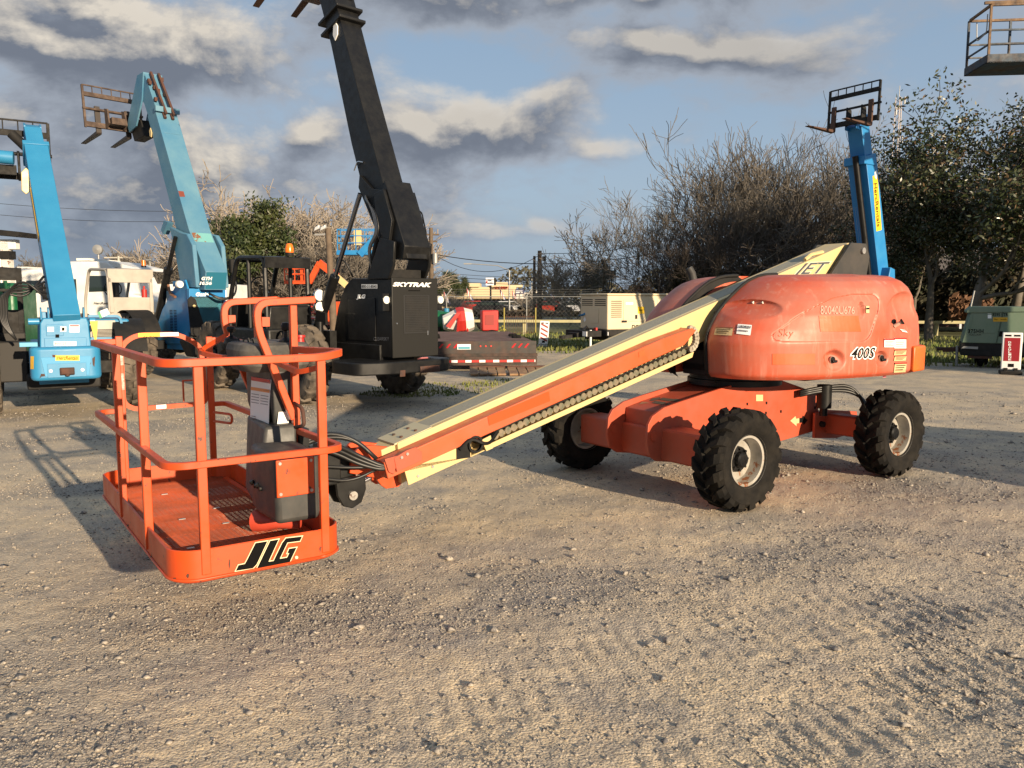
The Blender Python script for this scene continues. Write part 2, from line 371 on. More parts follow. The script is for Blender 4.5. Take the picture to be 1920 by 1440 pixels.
# ================================================================== BOOM LIFT
TH = .61
LIFT = thing('boom_lift', 'orange and cream boom lift with a big basket, in front of the other machines', 'boom lift', (1.867, 6.528, 0), TH)
LO = Vector((1.867, 6.528, 0)); LD = Vector((cos(TH), sin(TH), 0)); LN = Vector((-sin(TH), cos(TH), 0))
def l2w(p): return LO+LD*p[0]+LN*p[1]+Vector((0, 0, p[2]))
def build_lift():
    L = LIFT; allp = []
    for x, y, o in ((0, 0, -1), (0, 2.03, 1), (2.29, 0, -1), (2.29, 2.03, 1)):
        wheel(L, x, y, .425, .31, .212, o, RIM, RUB, 'skid', .034, 17)
    # ---- chassis
    b = M()
    b.prism([(-.12, .34), (-.10, .72), (.1, .765), (.85, .90), (1.45, .90), (2.13, .72), (2.2, .36), (1.6, .30), (.39, .22)], .76, 1.24)
    ch = b.obj('chassis', CHAS, L, bevel=.008)
    for y0 in (.725, 1.245):
        pts = [(-.20, .30), (-.29, .36), (-.325, .48), (-.31, .64), (-.26, .71), (-.12, .775), (.1, .815), (.86, .935), (1.5, .935), (2.14, .755), (2.22, .36), (1.66, .31), (.39, .21)]
        pl_ = M().prism(pts, y0, y0+.03).obj('side_plate', CHAS, L, bevel=.004); allp.append(pl_)
        M().cyl((-.24, y0-.012, .53), (-.24, y0+.045, .53), .042, 20).obj('pivot_pin', CHAS, pl_, smooth=35)
    sb = bvh(allp)
    # front cover plate on the chassis box, painted mark
    a = M().box(-.09, .12, .77, 1.23, .775, .785)
    ax = M().box(-.14, .13, .22, 1.86, .30, .585).obj('front_axle', CHAS, L, bevel=.02)
    M().box(-.05, .05, .16, .26, .34, .52).obj('axle_end', BLK, ax, bevel=.01); M().box(-.05, .05, 1.78, 1.9, .34, .52).obj('axle_end', BLK, ax, bevel=.01)
    ra = M().box(2.2, 2.38, .2, 1.83, .33, .54).obj('rear_axle', CHAS, L, bevel=.02)
    rb = M().prism([(2.0, .30), (2.0, .56), (2.2, .58), (2.75, .52), (2.8, .30), (2.4, .26)], .64, .67).obj('steering_bracket', CHAS, L, bevel=.004)
    M().cyl((2.1, .6, .44), (2.1, .66, .44), .03, 14).obj('bolt', BLKM, rb)
    cy = M().cyl((2.05, .58, .62), (2.05, .58, .86), .075).cyl((2.05, .58, .54), (2.05, .58, .62), .04).obj('lock_cylinder', BLK, L, smooth=35)
    for k in range(3):
        M().tube(fillet([(1.75, .66, .80-.02*k), (2.0, .58, .84-.02*k), (2.25, .42, .86-.03*k), (2.36+.02*k, .33, .70), (2.34+.02*k, .28, .44)], .15), .017, 8).obj('hose', HOSE, L, smooth='all')
    tt = M().lathe([(0, .90), (.46, .90), (.46, .955), (.44, .96), (.44, 1.03), (0, 1.03)], 40, (1.145, 1.0, 0), 'z').obj('turntable', BLK, L, smooth=35)
    # ---- turret frame
    tf = M().box(.62, 2.55, .80, 1.20, 1.01, 1.12).box(.62, 2.5, .79, .83, 1.05, 1.62).box(.62, 2.5, 1.17, 1.21, 1.05, 1.62).box(.62, .66, .8, 1.2, 1.05, 1.25)
    tfo = tf.obj('turret_frame', BLKM, L, bevel=.005)
    M().lathe([(0, .64), (.03, .64), (.03, .6), (0, .6)], 16, (.79, 1.0, 1.2), 'y')
    for y0 in (.775, 1.185):
        up = M().prism([(1.75, 1.2), (2.40, 2.02), (2.72, 2.34), (3.00, 2.34), (3.08, 2.2), (3.0, 1.8), (2.72, 1.2)], y0, y0+.028).obj('boom_upright', DKG, L, bevel=.004)
        M().cyl((2.93, y0-.025, 2.26), (2.93, y0+.05, 2.26), .034, 16).obj('pivot_pin', STL, up, smooth=35)
    # ---- hoods
    base = [(x+(.16*(x-1.4)/1.2 if x > 1.4 else 0), y) for x, y in [(.47, .745), (.455, .60), (.47, .46), (.54, .31), (.68, .17), (.88, .05), (1.12, -.04), (1.4, -.11), (1.7, -.155), (2.0, -.175), (2.25, -.17), (2.42, -.12), (2.53, .0), (2.59, .18), (2.61, .40), (2.61, .745)]]
    pb = fillet([(x, y, 0) for x, y in base], .12, 3)
    # resample evenly
    Ls = [0]
    for i in range(1, len(pb)): Ls.append(Ls[-1]+(pb[i]-pb[i-1]).length)
    NU = 300
    xs = np.interp(np.linspace(0, Ls[-1], NU+1), Ls, [p.x for p in pb]); ys = np.interp(np.linspace(0, Ls[-1], NU+1), Ls, [p.y for p in pb])
    zl = [1.015, 1.05, 1.35, 1.45, 1.59, 1.72, 1.84, 1.90, 1.945, 1.965, 1.972, 1.974]
    fi = [.04, 0, -.03, .0, .10, .25, .43, .54, .68, .80, .92, 1.0]
    ri = [.05, 0, .0, .02, .05, .10, .18, .24, .34, .46, .6, .8]
    si = [.05, 0, .0, .0, .01, .04, .10, .16, .26, .42, .62, .98]
    NV = 170
    tt_ = np.linspace(0, 1, NV+1)
    # vertical parameter by arc length of the side section
    sec = [0]
    for i in range(1, len(zl)): sec.append(sec[-1]+sqrt((zl[i]-zl[i-1])**2+(.92*(si[i]-si[i-1]))**2+(.5*(fi[i]-fi[i-1]))**2))
    sv = tt_*sec[-1]; Z = np.interp(sv, sec, zl); Fi = np.interp(sv, sec, fi); Ri = np.interp(sv, sec, ri); Si = np.interp(sv, sec, si)
    for _ in range(3):
        for arr in (Z, Fi, Ri, Si): arr[1:-1] = (arr[:-2]+2*arr[1:-1]+arr[2:])/4
    def hood(mir):
        b = M()
        # dents: pixel centre, radii, depth (m), exponent
        dents = [] if mir else [
            (1410, 580, 58, 19, .085, 1.6),
            (1565, 676, 20, 20, .060, 2.2), (1653, 673, 12, 15, .060, 2.2),
            (1692, 588, 30, 40, .085, 2.0), (1617, 582, 6, 17, .05, 2.2)]
        ridges = [] if mir else [(1588, 530, 12, 20), (1656, 535, 10, 20)]
        def fn(u, v):
            i = int(round(u*NU)); j = int(round(v*NV))
            x0, y0 = xs[i], ys[i]; f = Fi[j]; r = Ri[j]; s = Si[j]; z = Z[j]
            xa = .455; xb = 2.771
            x = (xa+f)+(x0-xa)*((xb-r)-(xa+f))/(xb-xa); y = .745-(.745-y0)*(1-s)
            if not mir:
                px = proj(l2w((x, y, z)))
                for cx, cy, rx, ry, d, e in dents:
                    q = ((px[0]-cx)/rx)**2+((px[1]-cy)/ry)**2
                    if q < 1: k = d*(1-q**e)*(.35+.65*min(1, max(0, .5-(px[1]-cy)/ry*.9))); fr = 1 if cx > 1500 else .55; y += k*fr; x += k*(.1 if cx > 1500 else .8)
                # broad steps over the roof edge
                if z > 1.6:
                    for cx in (1.78, 2.22):
                        t = (x-cx)/.07; 
                        k = .028/(1+math.exp(-t*3))*math.exp(-max(0, x-cx)*4); z2 = k*min(1, (z-1.6)/.25); y -= z2*.8; z += z2*.5
                # door panel step: inside is proud by 8 mm
                inside = 0
                P = px; 
                pts = DOOR; c = False; n = len(pts); jn = n-1
                for a in range(n):
                    if ((pts[a][1] > P[1]) != (pts[jn][1] > P[1])) and (P[0] < (pts[jn][0]-pts[a][0])*(P[1]-pts[a][1])/(pts[jn][1]-pts[a][1])+pts[a][0]): c = not c
                    jn = a
                if c: y += .009
            else:
                q = ((x-.62)/.22)**2+((z-1.62)/.07)**2
            return (x, y if not mir else 2.0-y, z)
        b.grid(fn, NU, NV)
        # inner wall towards the boom well
        n0 = (NV+1); wall = [b.v[j] for j in range(NV+1)]; wr = [b.v[NU*n0+j] for j in range(NV+1)]
        b2 = wall+wr[::-1]
        yy = .745 if not mir else 1.255
        b.add([(p[0], yy, p[2]) for p in b2], [tuple(range(len(b2)))])
        bot = [b.v[i*n0] for i in range(NU+1)]; b.add(bot, [tuple(range(len(bot)))])
        top = [b.v[i*n0+NV] for i in range(NU+1)]; b.add(top, [tuple(range(len(top)))])
        o = b.obj('engine_hood' if mir else 'side_hood', FADE, L, smooth=50)
        # black seal along the inner front edge
        e = [Vector(p) for p in wall[::6]]
        sgn = -1 if mir else 1
        M().tube([p+Vector((-.005, .014*sgn, .004)) for p in e], .018, 6).obj('edge_seal', BLKM, o, smooth='all')
        M().add([tuple(p+Vector((0, .008*sgn, 0))) for p in e]+[tuple(p+Vector((.10 if p.z > 1.3 else .10, .010*sgn, -.05))) for p in e], [(i, i+1, i+1+len(e), i+len(e)) for i in range(len(e)-1)]).obj('inner_panel', BLKM, o)
        return o
    DOOR = [(1448, 628), (1500, 590), (1560, 559), (1600, 551), (1638, 552), (1647, 560), (1648, 580), (1632, 630), (1622, 640), (1470, 641), (1452, 638)]
    h1 = hood(False); h2 = hood(True)
    hb = bvh([h1])
    # counterweight (brighter orange lower rear)
    cwp = [(x+.14, y) for x, y in [(2.16, -.205), (2.42, -.17), (2.58, -.05), (2.65, .16), (2.68, .40), (2.68, 1.6), (2.65, 1.84), (2.58, 2.05), (2.42, 2.17), (2.16, 2.2), (2.16, 1.9), (2.2, .1)]]
    M().prism(cwp, 1.035, 1.285, 'xy').obj('counterweight', mat('orange_counterweight', (.72, .13, .012), .38, col2=(.62, .12, .02)), L, bevel=.02, seg=3)
    M().box(1.0, 2.3, .08, .70, 1.0, 1.05).box(1.0, 2.3, 1.3, 1.95, 1.0, 1.05).box(.70, .95, .25, .78, 1.0, 1.3).obj('tray', BLKM, L, bevel=.01)
    # hood sill
    # exhaust on the far hood
    M().tube([(1.50, 1.90, 1.84), (1.50, 1.90, 1.96), (1.49, 1.91, 2.02), (1.46, 1.93, 2.08)], [.042, .042, .042, .040], 16).obj('exhaust_pipe', DKG, h2, smooth=35)
    # filler neck
    def onh(u, v, off=0.0):
        r = ray(u, v).normalized(); loc, nor, _, _ = hb.ray_cast(CP, r); p = loc-LO
        return Vector((p.dot(LD), p.dot(LN), p.z+off))
    p = onh(1676, 612); M().cyl(p, p+Vector((.035, -.05, .04)), .018, 16).obj('filler_neck', mat('beige_neck', (.5, .33, .25), .5), h1, smooth=35)
    q = p+Vector((.035, -.05, .04)); M().cyl(q, q+Vector((.008, -.014, .010)), .027, 16).obj('filler_cap', BLKM, h1, smooth=35)
    decal(hb, poly_mesh([[(1672, 600), (1676, 598), (1680, 600), (1680, 606), (1675, 608), (1671, 605)]]), None, 'filler_hole', BLKT, h1)
    for (u, v) in ((1559, 675), (1651, 672)):
        p = onh(u, v); lt = M().cyl(p, p+Vector((0, -.02, 0)), .030, 20).obj('latch', BLK, h1, smooth=35)
        M().box(-.035, .035, -.012, .0, -.012, .012).obj('handle', BLK, lt, bevel=.004).location = p+Vector((.012, -.022, -.012))
        M().lathe([(.031, 0), (.036, 0), (.036, -.012), (.031, -.012)], 20, tuple(p), 'y').obj('ring', STL, lt)
    for (u, v) in ((1412, 567), (1430, 567)):
        p = onh(u, v); M().cyl(p+Vector((.0, .01, 0)), p+Vector((-.004, -.008, 0)), .012, 12).obj('hinge_bolt', STL, h1, smooth=35)
    # seam line round the door panel
    seam = mat('seam_shade', (.40, .05, .015), .6)
    D2 = [Vector((x, y, 0)) for x, y in DOOR]; cen = sum(D2, Vector())/len(D2)
    fl = fillet([*D2, D2[0], D2[1]], 9, 4)[:-1]
    inn = [(p.x+(cen.x-p.x)*.012, p.y+(cen.y-p.y)*.016) for p in fl]; out = [(p.x, p.y) for p in fl]
    n = len(fl); decal(hb, (out+inn, [(i, i+1, i+1+n, i+n) for i in range(n-1)]), None, 'door_seam', seam, h1, .002)
    patch = mat('glossy_orange_patch', (.68, .085, .012), .45, col2=(.62, .10, .03), scale=3)
    decal(hb, rect_mesh(10, 5), [(1535, 592), (1609, 592), (1614, 622), (1538, 622)], 'clean_patch', patch, h1)
    decal(hb, rect_mesh(10, 4), Q(1448, 663, 1528, 684), 'clean_patch', patch, h1)
    ghost = mat('ghost_lettering', (.60, .27, .20), .55)
    decal(hb, text_mesh('80040U676', .012), [(1538, 573), (1602, 575), (1602, 589), (1538, 590)], 'lettering', ghost, h1, .004)
    decal(hb, text_mesh('Sky', -.008, .25), [(1458, 616), (1488, 618), (1490, 634), (1460, 636)], 'ghost_script', mat('ghost_orange', (.56, .105, .04), .55), h1, .004)
    decal(hb, text_mesh('400S', .062, .22), [(1594, 650.5), (1643, 649), (1641, 674), (1592, 675)], 'lettering', WLAB, h1, .004)
    decal(hb, text_mesh('400S', .012, .22), [(1597, 652.5), (1640.5, 651.5), (1638.5, 671.5), (1595, 672.5)], 'lettering', BLKT, h1, .006)
    def label(tree, x0, y0, x1, y1, par, base=WLAB, top=None, rows=4, line=LTXT, quad=None, big=None):
        qd = quad or Q(x0, y0, x1, y1)
        o = decal(tree, rect_mesh(6, 4), qd, 'label', base, par, .006)
        m2v = []; m2f = []
        def r(u0, v0, u1, v1):
            k = len(m2v); m2v.extend([(u0, v0), (u1, v0), (u1, v1), (u0, v1)]); m2f.append((k, k+1, k+2, k+3))
        if top:
            k = [(.0, .0), (1, .0), (1, .16), (.0, .16)]; decal(tree, (k, [(0, 1, 2, 3)]), qd, 'label_header', top, par, .011)
        for i in range(rows):
            v = .28+i*.64/rows; r(.10, v, .9-.2*((i*7) % 3)/2, v+.22/rows)
        if rows: decal(tree, (m2v, m2f), qd, 'print', line, par, .012)
        return o
    label(hb, 0, 0, 0, 0, h1, quad=[(1384, 608), (1410, 610), (1407, 629), (1381, 626)], rows=2)
    decal(hb, text_mesh('UR28221', .02), [(1386, 610.5), (1408, 612), (1407, 617), (1385, 615.5)], 'print', BLKT, h1, .008)
    label(hb, 0, 0, 0, 0, h1, base=TAN, top=mat('brown_print', (.25, .09, .03), .5), quad=[(1343, 614), (1375, 615), (1373, 629.5), (1339, 628)], rows=3, line=BLKT)
    label(hb, 1657, 635, 1676, 651, h1, top=REDP); label(hb, 1676, 633, 1698, 653, h1, top=REDP)
    for y in (656, 667, 680): label(hb, 0, 0, 0, 0, h1, base=TAN, top=REDP, quad=[(1677, y), (1699, y-1), (1697, y+(17 if y > 675 else 9)), (1675, y+(18 if y > 675 else 10))], rows=3, line=BLKT)
    label(hb, 1623, 574, 1629, 587, h1, base=TAN, rows=1, line=BLKT); label(hb, 0, 0, 0, 0, h1, quad=[(1686, 617), (1696, 619), (1701, 624), (1691, 622)], rows=1)
    # recessed door handle
    # ---- boom
    m_ = .299; zt = lambda x: .705+m_*(x+2.69)
    bo = M().prism([(-2.69, zt(-2.69)), (2.80, zt(2.80)), (2.90, zt(2.9)-.33), (2.3, zt(2.3)-.33), (-2.66, zt(-2.66)-.31)], .85, 1.15).obj('base_boom', CRM, L, bevel=.006)
    M().prism([(-2.6, zt(-2.6)+.003), (2.45, zt(2.45)+.003), (2.45, zt(2.45)), (-2.6, zt(-2.6))], .905, 1.095).obj('grip_strip', GRIP, bo)
    ep = M().prism([(-2.71, zt(-2.71)+.002), (-2.40, zt(-2.40)+.006), (-2.40, zt(-2.40)+.002), (-2.71, zt(-2.71)-.01)], .86, 1.14).obj('end_plate', mat('worn_cream', (.5, .44, .28), .5), bo)
    for x in (-2.62, -2.5):
        for y in (.93, 1.05): M().cyl((x, y, zt(x)-.01), (x, y, zt(x)+.014), .012, 10).obj('bolt', RUSTM, ep)
    M().tube([(2.05, .87, zt(2.05)+.02), (2.15, .87, zt(2.15)+.045), (2.35, .87, zt(2.35)+.02)], .02, 6).obj('lug', CRM, bo)
    bb = bvh([bo])
    decal(bb, text_mesh('JET', .05, .2), [(1497, 492), (1560, 489), (1545, 520), (1476, 523)], 'lettering', mat('white_outline', (.55, .50, .36), .5), bo, .003)
    decal(bb, text_mesh('JET', .01, .2), [(1500, 494), (1556, 491), (1542, 519), (1479, 522)], 'lettering', mat('slate_lettering', (.05, .06, .075), .5), bo, .005)
    # telescoping inner sections and orange nose casting
    M().box(-.2, .2, -.1, .1, -.1, .1)
    fl_ = M().prism([(-2.80, .66), (-2.2, .83), (-2.2, .62), (-2.78, .45)], .89, 1.11).obj('fly_boom', CRM, L, bevel=.005)
    ns = M().prism([(-3.02, .64), (-2.96, .70), (-2.86, .70), (-2.66, .66), (-2.60, .42), (-2.66, .37), (-2.76, .37), (-2.80, .40), (-2.84, .46), (-3.04, .52)], .90, .93)
    ns.prism([(-3.02, .64), (-2.96, .70), (-2.86, .70), (-2.66, .66), (-2.60, .42), (-2.66, .37), (-2.76, .37), (-2.80, .40), (-2.84, .46), (-3.04, .52)], 1.07, 1.10).box(-2.86, -2.64, .92, 1.08, .44, .62)
    nso = ns.obj('boom_nose', ORG, L, bevel=.004)
    # carrier rail, lower plate and power track on the near side
    cz = lambda x: .610+.290*(x+2.87)
    cr_ = M().prism([(-2.87, cz(-2.87)), (-.20, cz(-.2)), (.20, cz(.2)-.025), (.25, cz(.25)-.06), (.10, cz(.1)-.145), (-.15, cz(-.15)-.145), (-2.84, cz(-2.84)-.133)], .705, .835).obj('carrier_tube', ORG if False else mat('carrier_orange', (.54, .088, .025), .45, col2=(.46, .095, .04), scale=3, spots=(.2, .06, .03), sscale=20, sth=.72), L, bevel=.006)
    cb_ = bvh([cr_])
    decal(cb_, rect_mesh(8, 2), [(914, 781), (1029, 734), (1031, 752), (917, 798)], 'bright_patch', BRT, cr_)
    decal(cb_, rect_mesh(2, 2), [(1197, 660), (1208, 656), (1209, 666), (1198, 670)], 'bright_patch', mat('patch3', (.68, .09, .02), .45), cr_)
    M().prism([(-2.87, .635), (-2.84, .54), (-2.80, .52), (-2.76, .65)], .69, .705).prism([(-2.80, .635), (-2.78, .535), (-2.58, .595), (-2.58, .655), (-2.63, .695), (-2.70, .68)], .685, .705).obj('end_bracket', CHAS, cr_, bevel=.002)
    for x, z in ((-2.745, .635), (-2.70, .655)): M().cyl((x, .675, z), (x, .69, z), .011, 10).obj('bolt', STL, cr_)
    fz = lambda x: .42+.275*(x+2.68)
    lp = M().prism([(-2.71, .545), (-2.675, .42), (-2.15, fz(-2.15)), (-2.15, cz(-2.15)-.13), (-2.71, cz(-2.71)-.13)], .715, .725).obj('lower_guard', CRM, L, bevel=.002)
    for x, z in ((-2.60, .478), (-2.48, .532)): M().cyl((x, .708, z), (x, .72, z), .011, 10).obj('bolt', STL, lp)
    tr = M().prism([(-2.02, fz(-2.02)), (.20, fz(.20)), (.22, fz(.22)+.045), (-2.03, fz(-2.03)+.04)], .700, .712)
    tr.prism([(-2.15, fz(-2.15)), (.20, fz(.2)), (.20, fz(.2)+.008), (-2.15, fz(-2.15)+.008)], .712, .85).prism([(-2.03, fz(-2.03)+.0), (-1.97, fz(-1.97)), (-1.99, fz(-1.97)+.10), (-2.07, fz(-2.03)+.09)], .69, .70)
    tro = tr.obj('track_tray', CRM, L, bevel=.002)
    ang = atan2(.275, 1)
    # thin cream line under the carrier
    M().prism([(-2.1, cz(-2.1)-.125), (.02, cz(.02)-.135), (.02, cz(.02)-.15), (-2.1, cz(-2.1)-.145)], .76, .80).obj('track_support', CRM, L)
    links = M(); n = 36
    for i in range(n):
        x = -1.93+i*(2.1/n); z = fz(x)+.075
        pts = [(x+.027*cos(a)*1.05, z+.030*sin(a)) for a in np.linspace(0, 2*pi, 11)[:-1]]
        links.prism(pts, .715+.006*(i % 2), .735+.006*(i % 2)).prism([(x-.03, z-.02), (x+.03, z-.012), (x+.03, z+.016), (x-.03, z+.008)], .72, .80)
    lk = links.obj('power_track', mat('track_links', (.07, .085, .055), .7, col2=(.24, .18, .12), scale=17, lo=.3, hi=.7), L, bevel=.002)
    rods = M()
    for dy, dz in ((.715, .118), (.80, .135), (.76, .150)):
        rods.tube([(-1.95, dy, fz(-1.95)+dz), (-.9, dy, fz(-.9)+dz), (.15, dy, fz(.15)+dz)], .008, 6)
    for i in range(25):
        x = -1.92+i*.083; z = fz(x)+.118; rods.beam((x, .715, z), (x-.008, .715, z+.055), .007, .007).beam((x-.008, .715, z+.055), (x+.02, .80, z+.02), .007, .007)
    rods.obj('track_rods', BLKM, lk)
    lp2 = M()
    for i in range(9):
        a = -1.4+i*.36; x = .20+.085*cos(a); z = fz(.2)+.165+.095*sin(a)
        lp2.prism([(x+.03*cos(a+k), z+.03*sin(a+k)) for k in np.linspace(0, 2*pi, 9)[:-1]], .72, .76)
    lp2.obj('track_loop', mat('worn_links', (.25, .22, .17), .6, col2=(.4, .36, .28), scale=20), lk, bevel=.003)
    # black bundle of hoses at the lower end of the track
    hb2 = M()
    rr_ = random.Random(3)
    for k in range(7):
        y = .70+.02*k; a = rr_.uniform(.03, .07)
        hb2.tube(fillet([(-2.26, y, fz(-2.26)+.10), (-2.16, y, fz(-2.16)+.14+a*.3), (-2.06, y-.02, fz(-2.1)+.10-a*.5), (-2.0, y-.01, fz(-2.0)+.05), (-1.92, y, fz(-1.95)+.12)], .08, 4), .014, 6)
    hb2.lathe([(.05, .0), (.066, .0), (.066, -.03), (.05, -.03)], 16, (-2.12, .72, fz(-2.12)+.085), 'y')
    hb2.box(-2.28, -2.16, .71, .80, fz(-2.2)+.01, fz(-2.2)+.125)
    hb2.obj('hose_bundle', BLK, L, smooth=40)
    # ---- nose link, rotator and slave cylinder
    lk2 = M().box(-3.52, -3.12, .86, 1.14, .46, .70).prism([(-3.2, .44), (-3.16, .70), (-2.96, .66), (-2.95, .5)], .94, 1.06).obj('rotator', BLK, L, bevel=.01)
    M().box(-3.505, -3.46, .855, .86, .60, .64).box(-3.50, -3.46, .855, .86, .53, .56).obj('label', WLAB, lk2)
    for y0 in (.86, 1.02):
        pt = [(-3.16, .50), (-2.94, .50), (-2.935, .40), (-2.97, .31), (-3.04, .275), (-3.11, .30), (-3.15, .38)]
        pp = M().prism(pt, y0, y0+.03).obj('link_plate', BLK, L, bevel=.006)
        M().cyl((-3.04, y0-.02, .37), (-3.04, y0+.05, .37), .032, 16).obj('pin', STL, pp, smooth=35)
    M().cyl((-2.98, .96, .41), (-2.62, .96, .53), .017).obj('slave_cylinder', CHR, L, smooth=35)
    hs = M()
    for k in range(3):
        hs.tube(fillet([(-3.50, .80-.05*k, .74-.02*k), (-3.22, .82-.03*k, .72+.03*(k % 3)), (-3.02, .78, .60+.03*k), (-2.86, .72, .55+.012*k), (-2.74, .74, .59)], .14, 5), .015, 7)
    for k in range(2):
        hs.tube(fillet([(-3.5, .78, .60-.05*k), (-3.3, .80, .62-.08*k), (-3.08, .80, .58-.1*k), (-2.86, .76, .57)], .14, 5), .011, 7)
    for k in range(2):
        hs.tube(fillet([(-3.5, .86, .74), (-3.2, .90, .80+.03*k), (-3.0, .88, .76), (-2.88, .80, .62)], .12, 5), .016, 7)
    hs.obj('hose', HOSE, L, smooth='all')
    # ---- painted arrows and data plate on the chassis side, cover plate text on top
    decal(sb, poly_mesh([[(1481, 789), (1491, 780), (1492, 785), (1498, 784), (1498, 793), (1493, 794), (1493, 799)]]), None, 'arrow', TAN, allp[0], .004)
    decal(sb, poly_mesh([[(1514, 788), (1505, 779), (1504, 783), (1498, 784), (1498, 793), (1505, 792), (1506, 797)]]), None, 'arrow', BLKT, allp[0], .004)
    decal(sb, rect_mesh(1, 1), [(1417, 740), (1430, 740), (1430, 752), (1417, 752)], 'label', TAN, allp[0], .004)
    for (u, v) in ((1401, 758), (1437, 756), (1436, 775), (1464, 772), (1528, 765)): decal(sb, poly_mesh([[(u-1.5, v-3), (u+1.5, v-3), (u+1.2, v+2), (u-1.2, v+2)]]), None, 'slot', BLKT, allp[0], .003)
    cb2 = bvh([ch]); dm = mat('worn_dark_decal', (.09, .075, .05), .7)
    decal(cb2, rect_mesh(2, 1), [(1243, 746), (1265, 749), (1257, 753), (1236, 750)], 'decal', dm, ch); decal(cb2, rect_mesh(2, 1), [(1267, 748), (1290, 752), (1282, 756), (1259, 752)], 'decal', dm, ch)
    decal(cb2, rect_mesh(2, 1), [(1229, 752), (1250, 755), (1243, 759), (1222, 756)], 'decal', dm, ch); decal(cb2, rect_mesh(2, 1), [(1252, 756), (1274, 759), (1268, 762), (1246, 759)], 'decal', dm, ch)
    decal(cb2, poly_mesh([[(1217, 752), (1224, 747), (1238, 745), (1237, 749), (1226, 752)]]), None, 'arrow', dm, ch); decal(cb2, poly_mesh([[(1198, 759), (1204, 754), (1212, 755), (1219, 756), (1206, 757)]]), None, 'arrow', mat('worn_tan', (.35, .22, .12), .7), ch)
    # ---- basket
    BX, BY = -4.455, -.207
    P = lambda s, t, z: (BX+s, BY+t, z)
    Wd, Lg = .905, 2.318
    def rrect(r, ins, z, k=7):
        out = []
        for cx, cy, a0 in ((Wd-r, r, -90), (Wd-r, Lg-r, 0), (r, Lg-r, 90), (r, r, 180)):
            for i in range(k+1):
                a = radians(a0+90*i/k); out.append(P(cx+(r-ins)*cos(a), cy+(r-ins)*sin(a), z))
        return out
    r0 = .15; zb, zr = .318, .492
    rings = [rrect(r0, .02, zb), rrect(r0, 0, zb+.012), rrect(r0, 0, zr-.004), rrect(r0, .004, zr), rrect(r0, .012, zr-.002), rrect(r0, .014, zb+.03)]
    b = M(); n = len(rings[0])
    for k in range(len(rings)-1): b.add(rings[k]+rings[k+1], [(i, (i+1) % n, (i+1) % n+n, i+n) for i in range(n)])
    tray = b.obj('toe_board', ORG, L, smooth=40)
    M().tube([Vector(p)+Vector((0, 0, .0)) for p in rrect(r0, -.003, zb+.022)]+[rrect(r0, -.003, zb+.022)[0]], .007, 6).obj('bottom_lip', ORG, tray, smooth='all')
    fr_ = M().rail([P(.05, .13, zb+.03), P(.05, Lg-.13, zb+.03)], .035).rail([P(Wd-.05, .13, zb+.03), P(Wd-.05, Lg-.13, zb+.03)], .035)
    for k in range(6): fr_.rail([P(.03, .2+k*.38, zb+.01), P(Wd-.03, .2+k*.38, zb+.01)], .03)
    fr_.obj('floor_frame', ORG, L)
    g = M(); zf = .358; d = .026
    t = .03
    while t < Lg-.02:
        ins = 0 if r0 < t < Lg-r0 else r0-sqrt(max(0, r0*r0-(r0-min(t, Lg-t))**2))
        g.add([P(.014+ins, t, zf), P(Wd-.014-ins, t, zf), P(Wd-.014-ins, t+.010, zf), P(.014+ins, t+.010, zf), P(.014+ins, t, zf-.003), P(Wd-.014-ins, t, zf-.003)], [(0, 1, 2, 3), (0, 4, 5, 1)]); t += d
    s = .03
    while s < Wd-.02:
        ins = 0 if r0 < s < Wd-r0 else r0-sqrt(max(0, r0*r0-(r0-min(s, Wd-s))**2))
        g.add([P(s, .014+ins, zf-.003), P(s+.008, .014+ins, zf-.003), P(s+.008, Lg-.014-ins, zf-.003), P(s, Lg-.014-ins, zf-.003), P(s, .014+ins, zf-.006), P(s, Lg-.014-ins, zf-.006)], [(0, 1, 2, 3), (0, 4, 5, 3)]); s += d*1.25
    g.obj('floor_grating', GRAT, L)
    for (s_, t_) in ((.35, 1.9), (.6, 1.75), (.3, 1.15), (.5, .9), (.55, 1.3), (.7, .35), (.2, .5)):
        M().box(BX+s_-.02, BX+s_+.02, BY+t_-.01, BY+t_+.01, zf+.001, zf+.004).obj('clip', STL, L)
    ztop, zm = 1.43, .925
    # top rail: near end + left side + stub at far end
    tp = M().rail([P(.90, .72, ztop), P(.92, .03, ztop+.02), P(.80, 0, ztop), P(0, 0, ztop), P(0, Lg, ztop), P(.17, Lg, ztop)], .040, r=.13, k=6)
    tpo = tp.obj('top_rail', ORG, L, smooth=50, bevel=.004)
    mr = M().rail([P(.80, Lg, zm), P(.91, Lg, zm), P(.91, 0, zm), P(0, 0, zm), P(0, Lg, zm), P(.17, Lg, zm)], .036, r=.12, k=6).obj('mid_rail', ORG, L, smooth=50, bevel=.004)
    tr2 = M().rail([P(.80, Lg, ztop-.005), P(.91, Lg, ztop-.005), P(.91, 1.42, ztop-.005)], .038, r=.08, k=4).obj('top_rail', ORG, L, smooth=50, bevel=.004)
    for s_, t_, za in ((.16, .012, ztop), (.79, .012, ztop), (.012, .62, ztop), (.012, 1.42, ztop), (.17, Lg-.01, ztop+.05), (.80, Lg-.01, ztop+.03)):
        w = .023
        M().box(BX+s_-w, BX+s_+w, BY+t_-w*.7, BY+t_+w*.7, .36, za-.01).obj('post', ORG, L, bevel=.004)
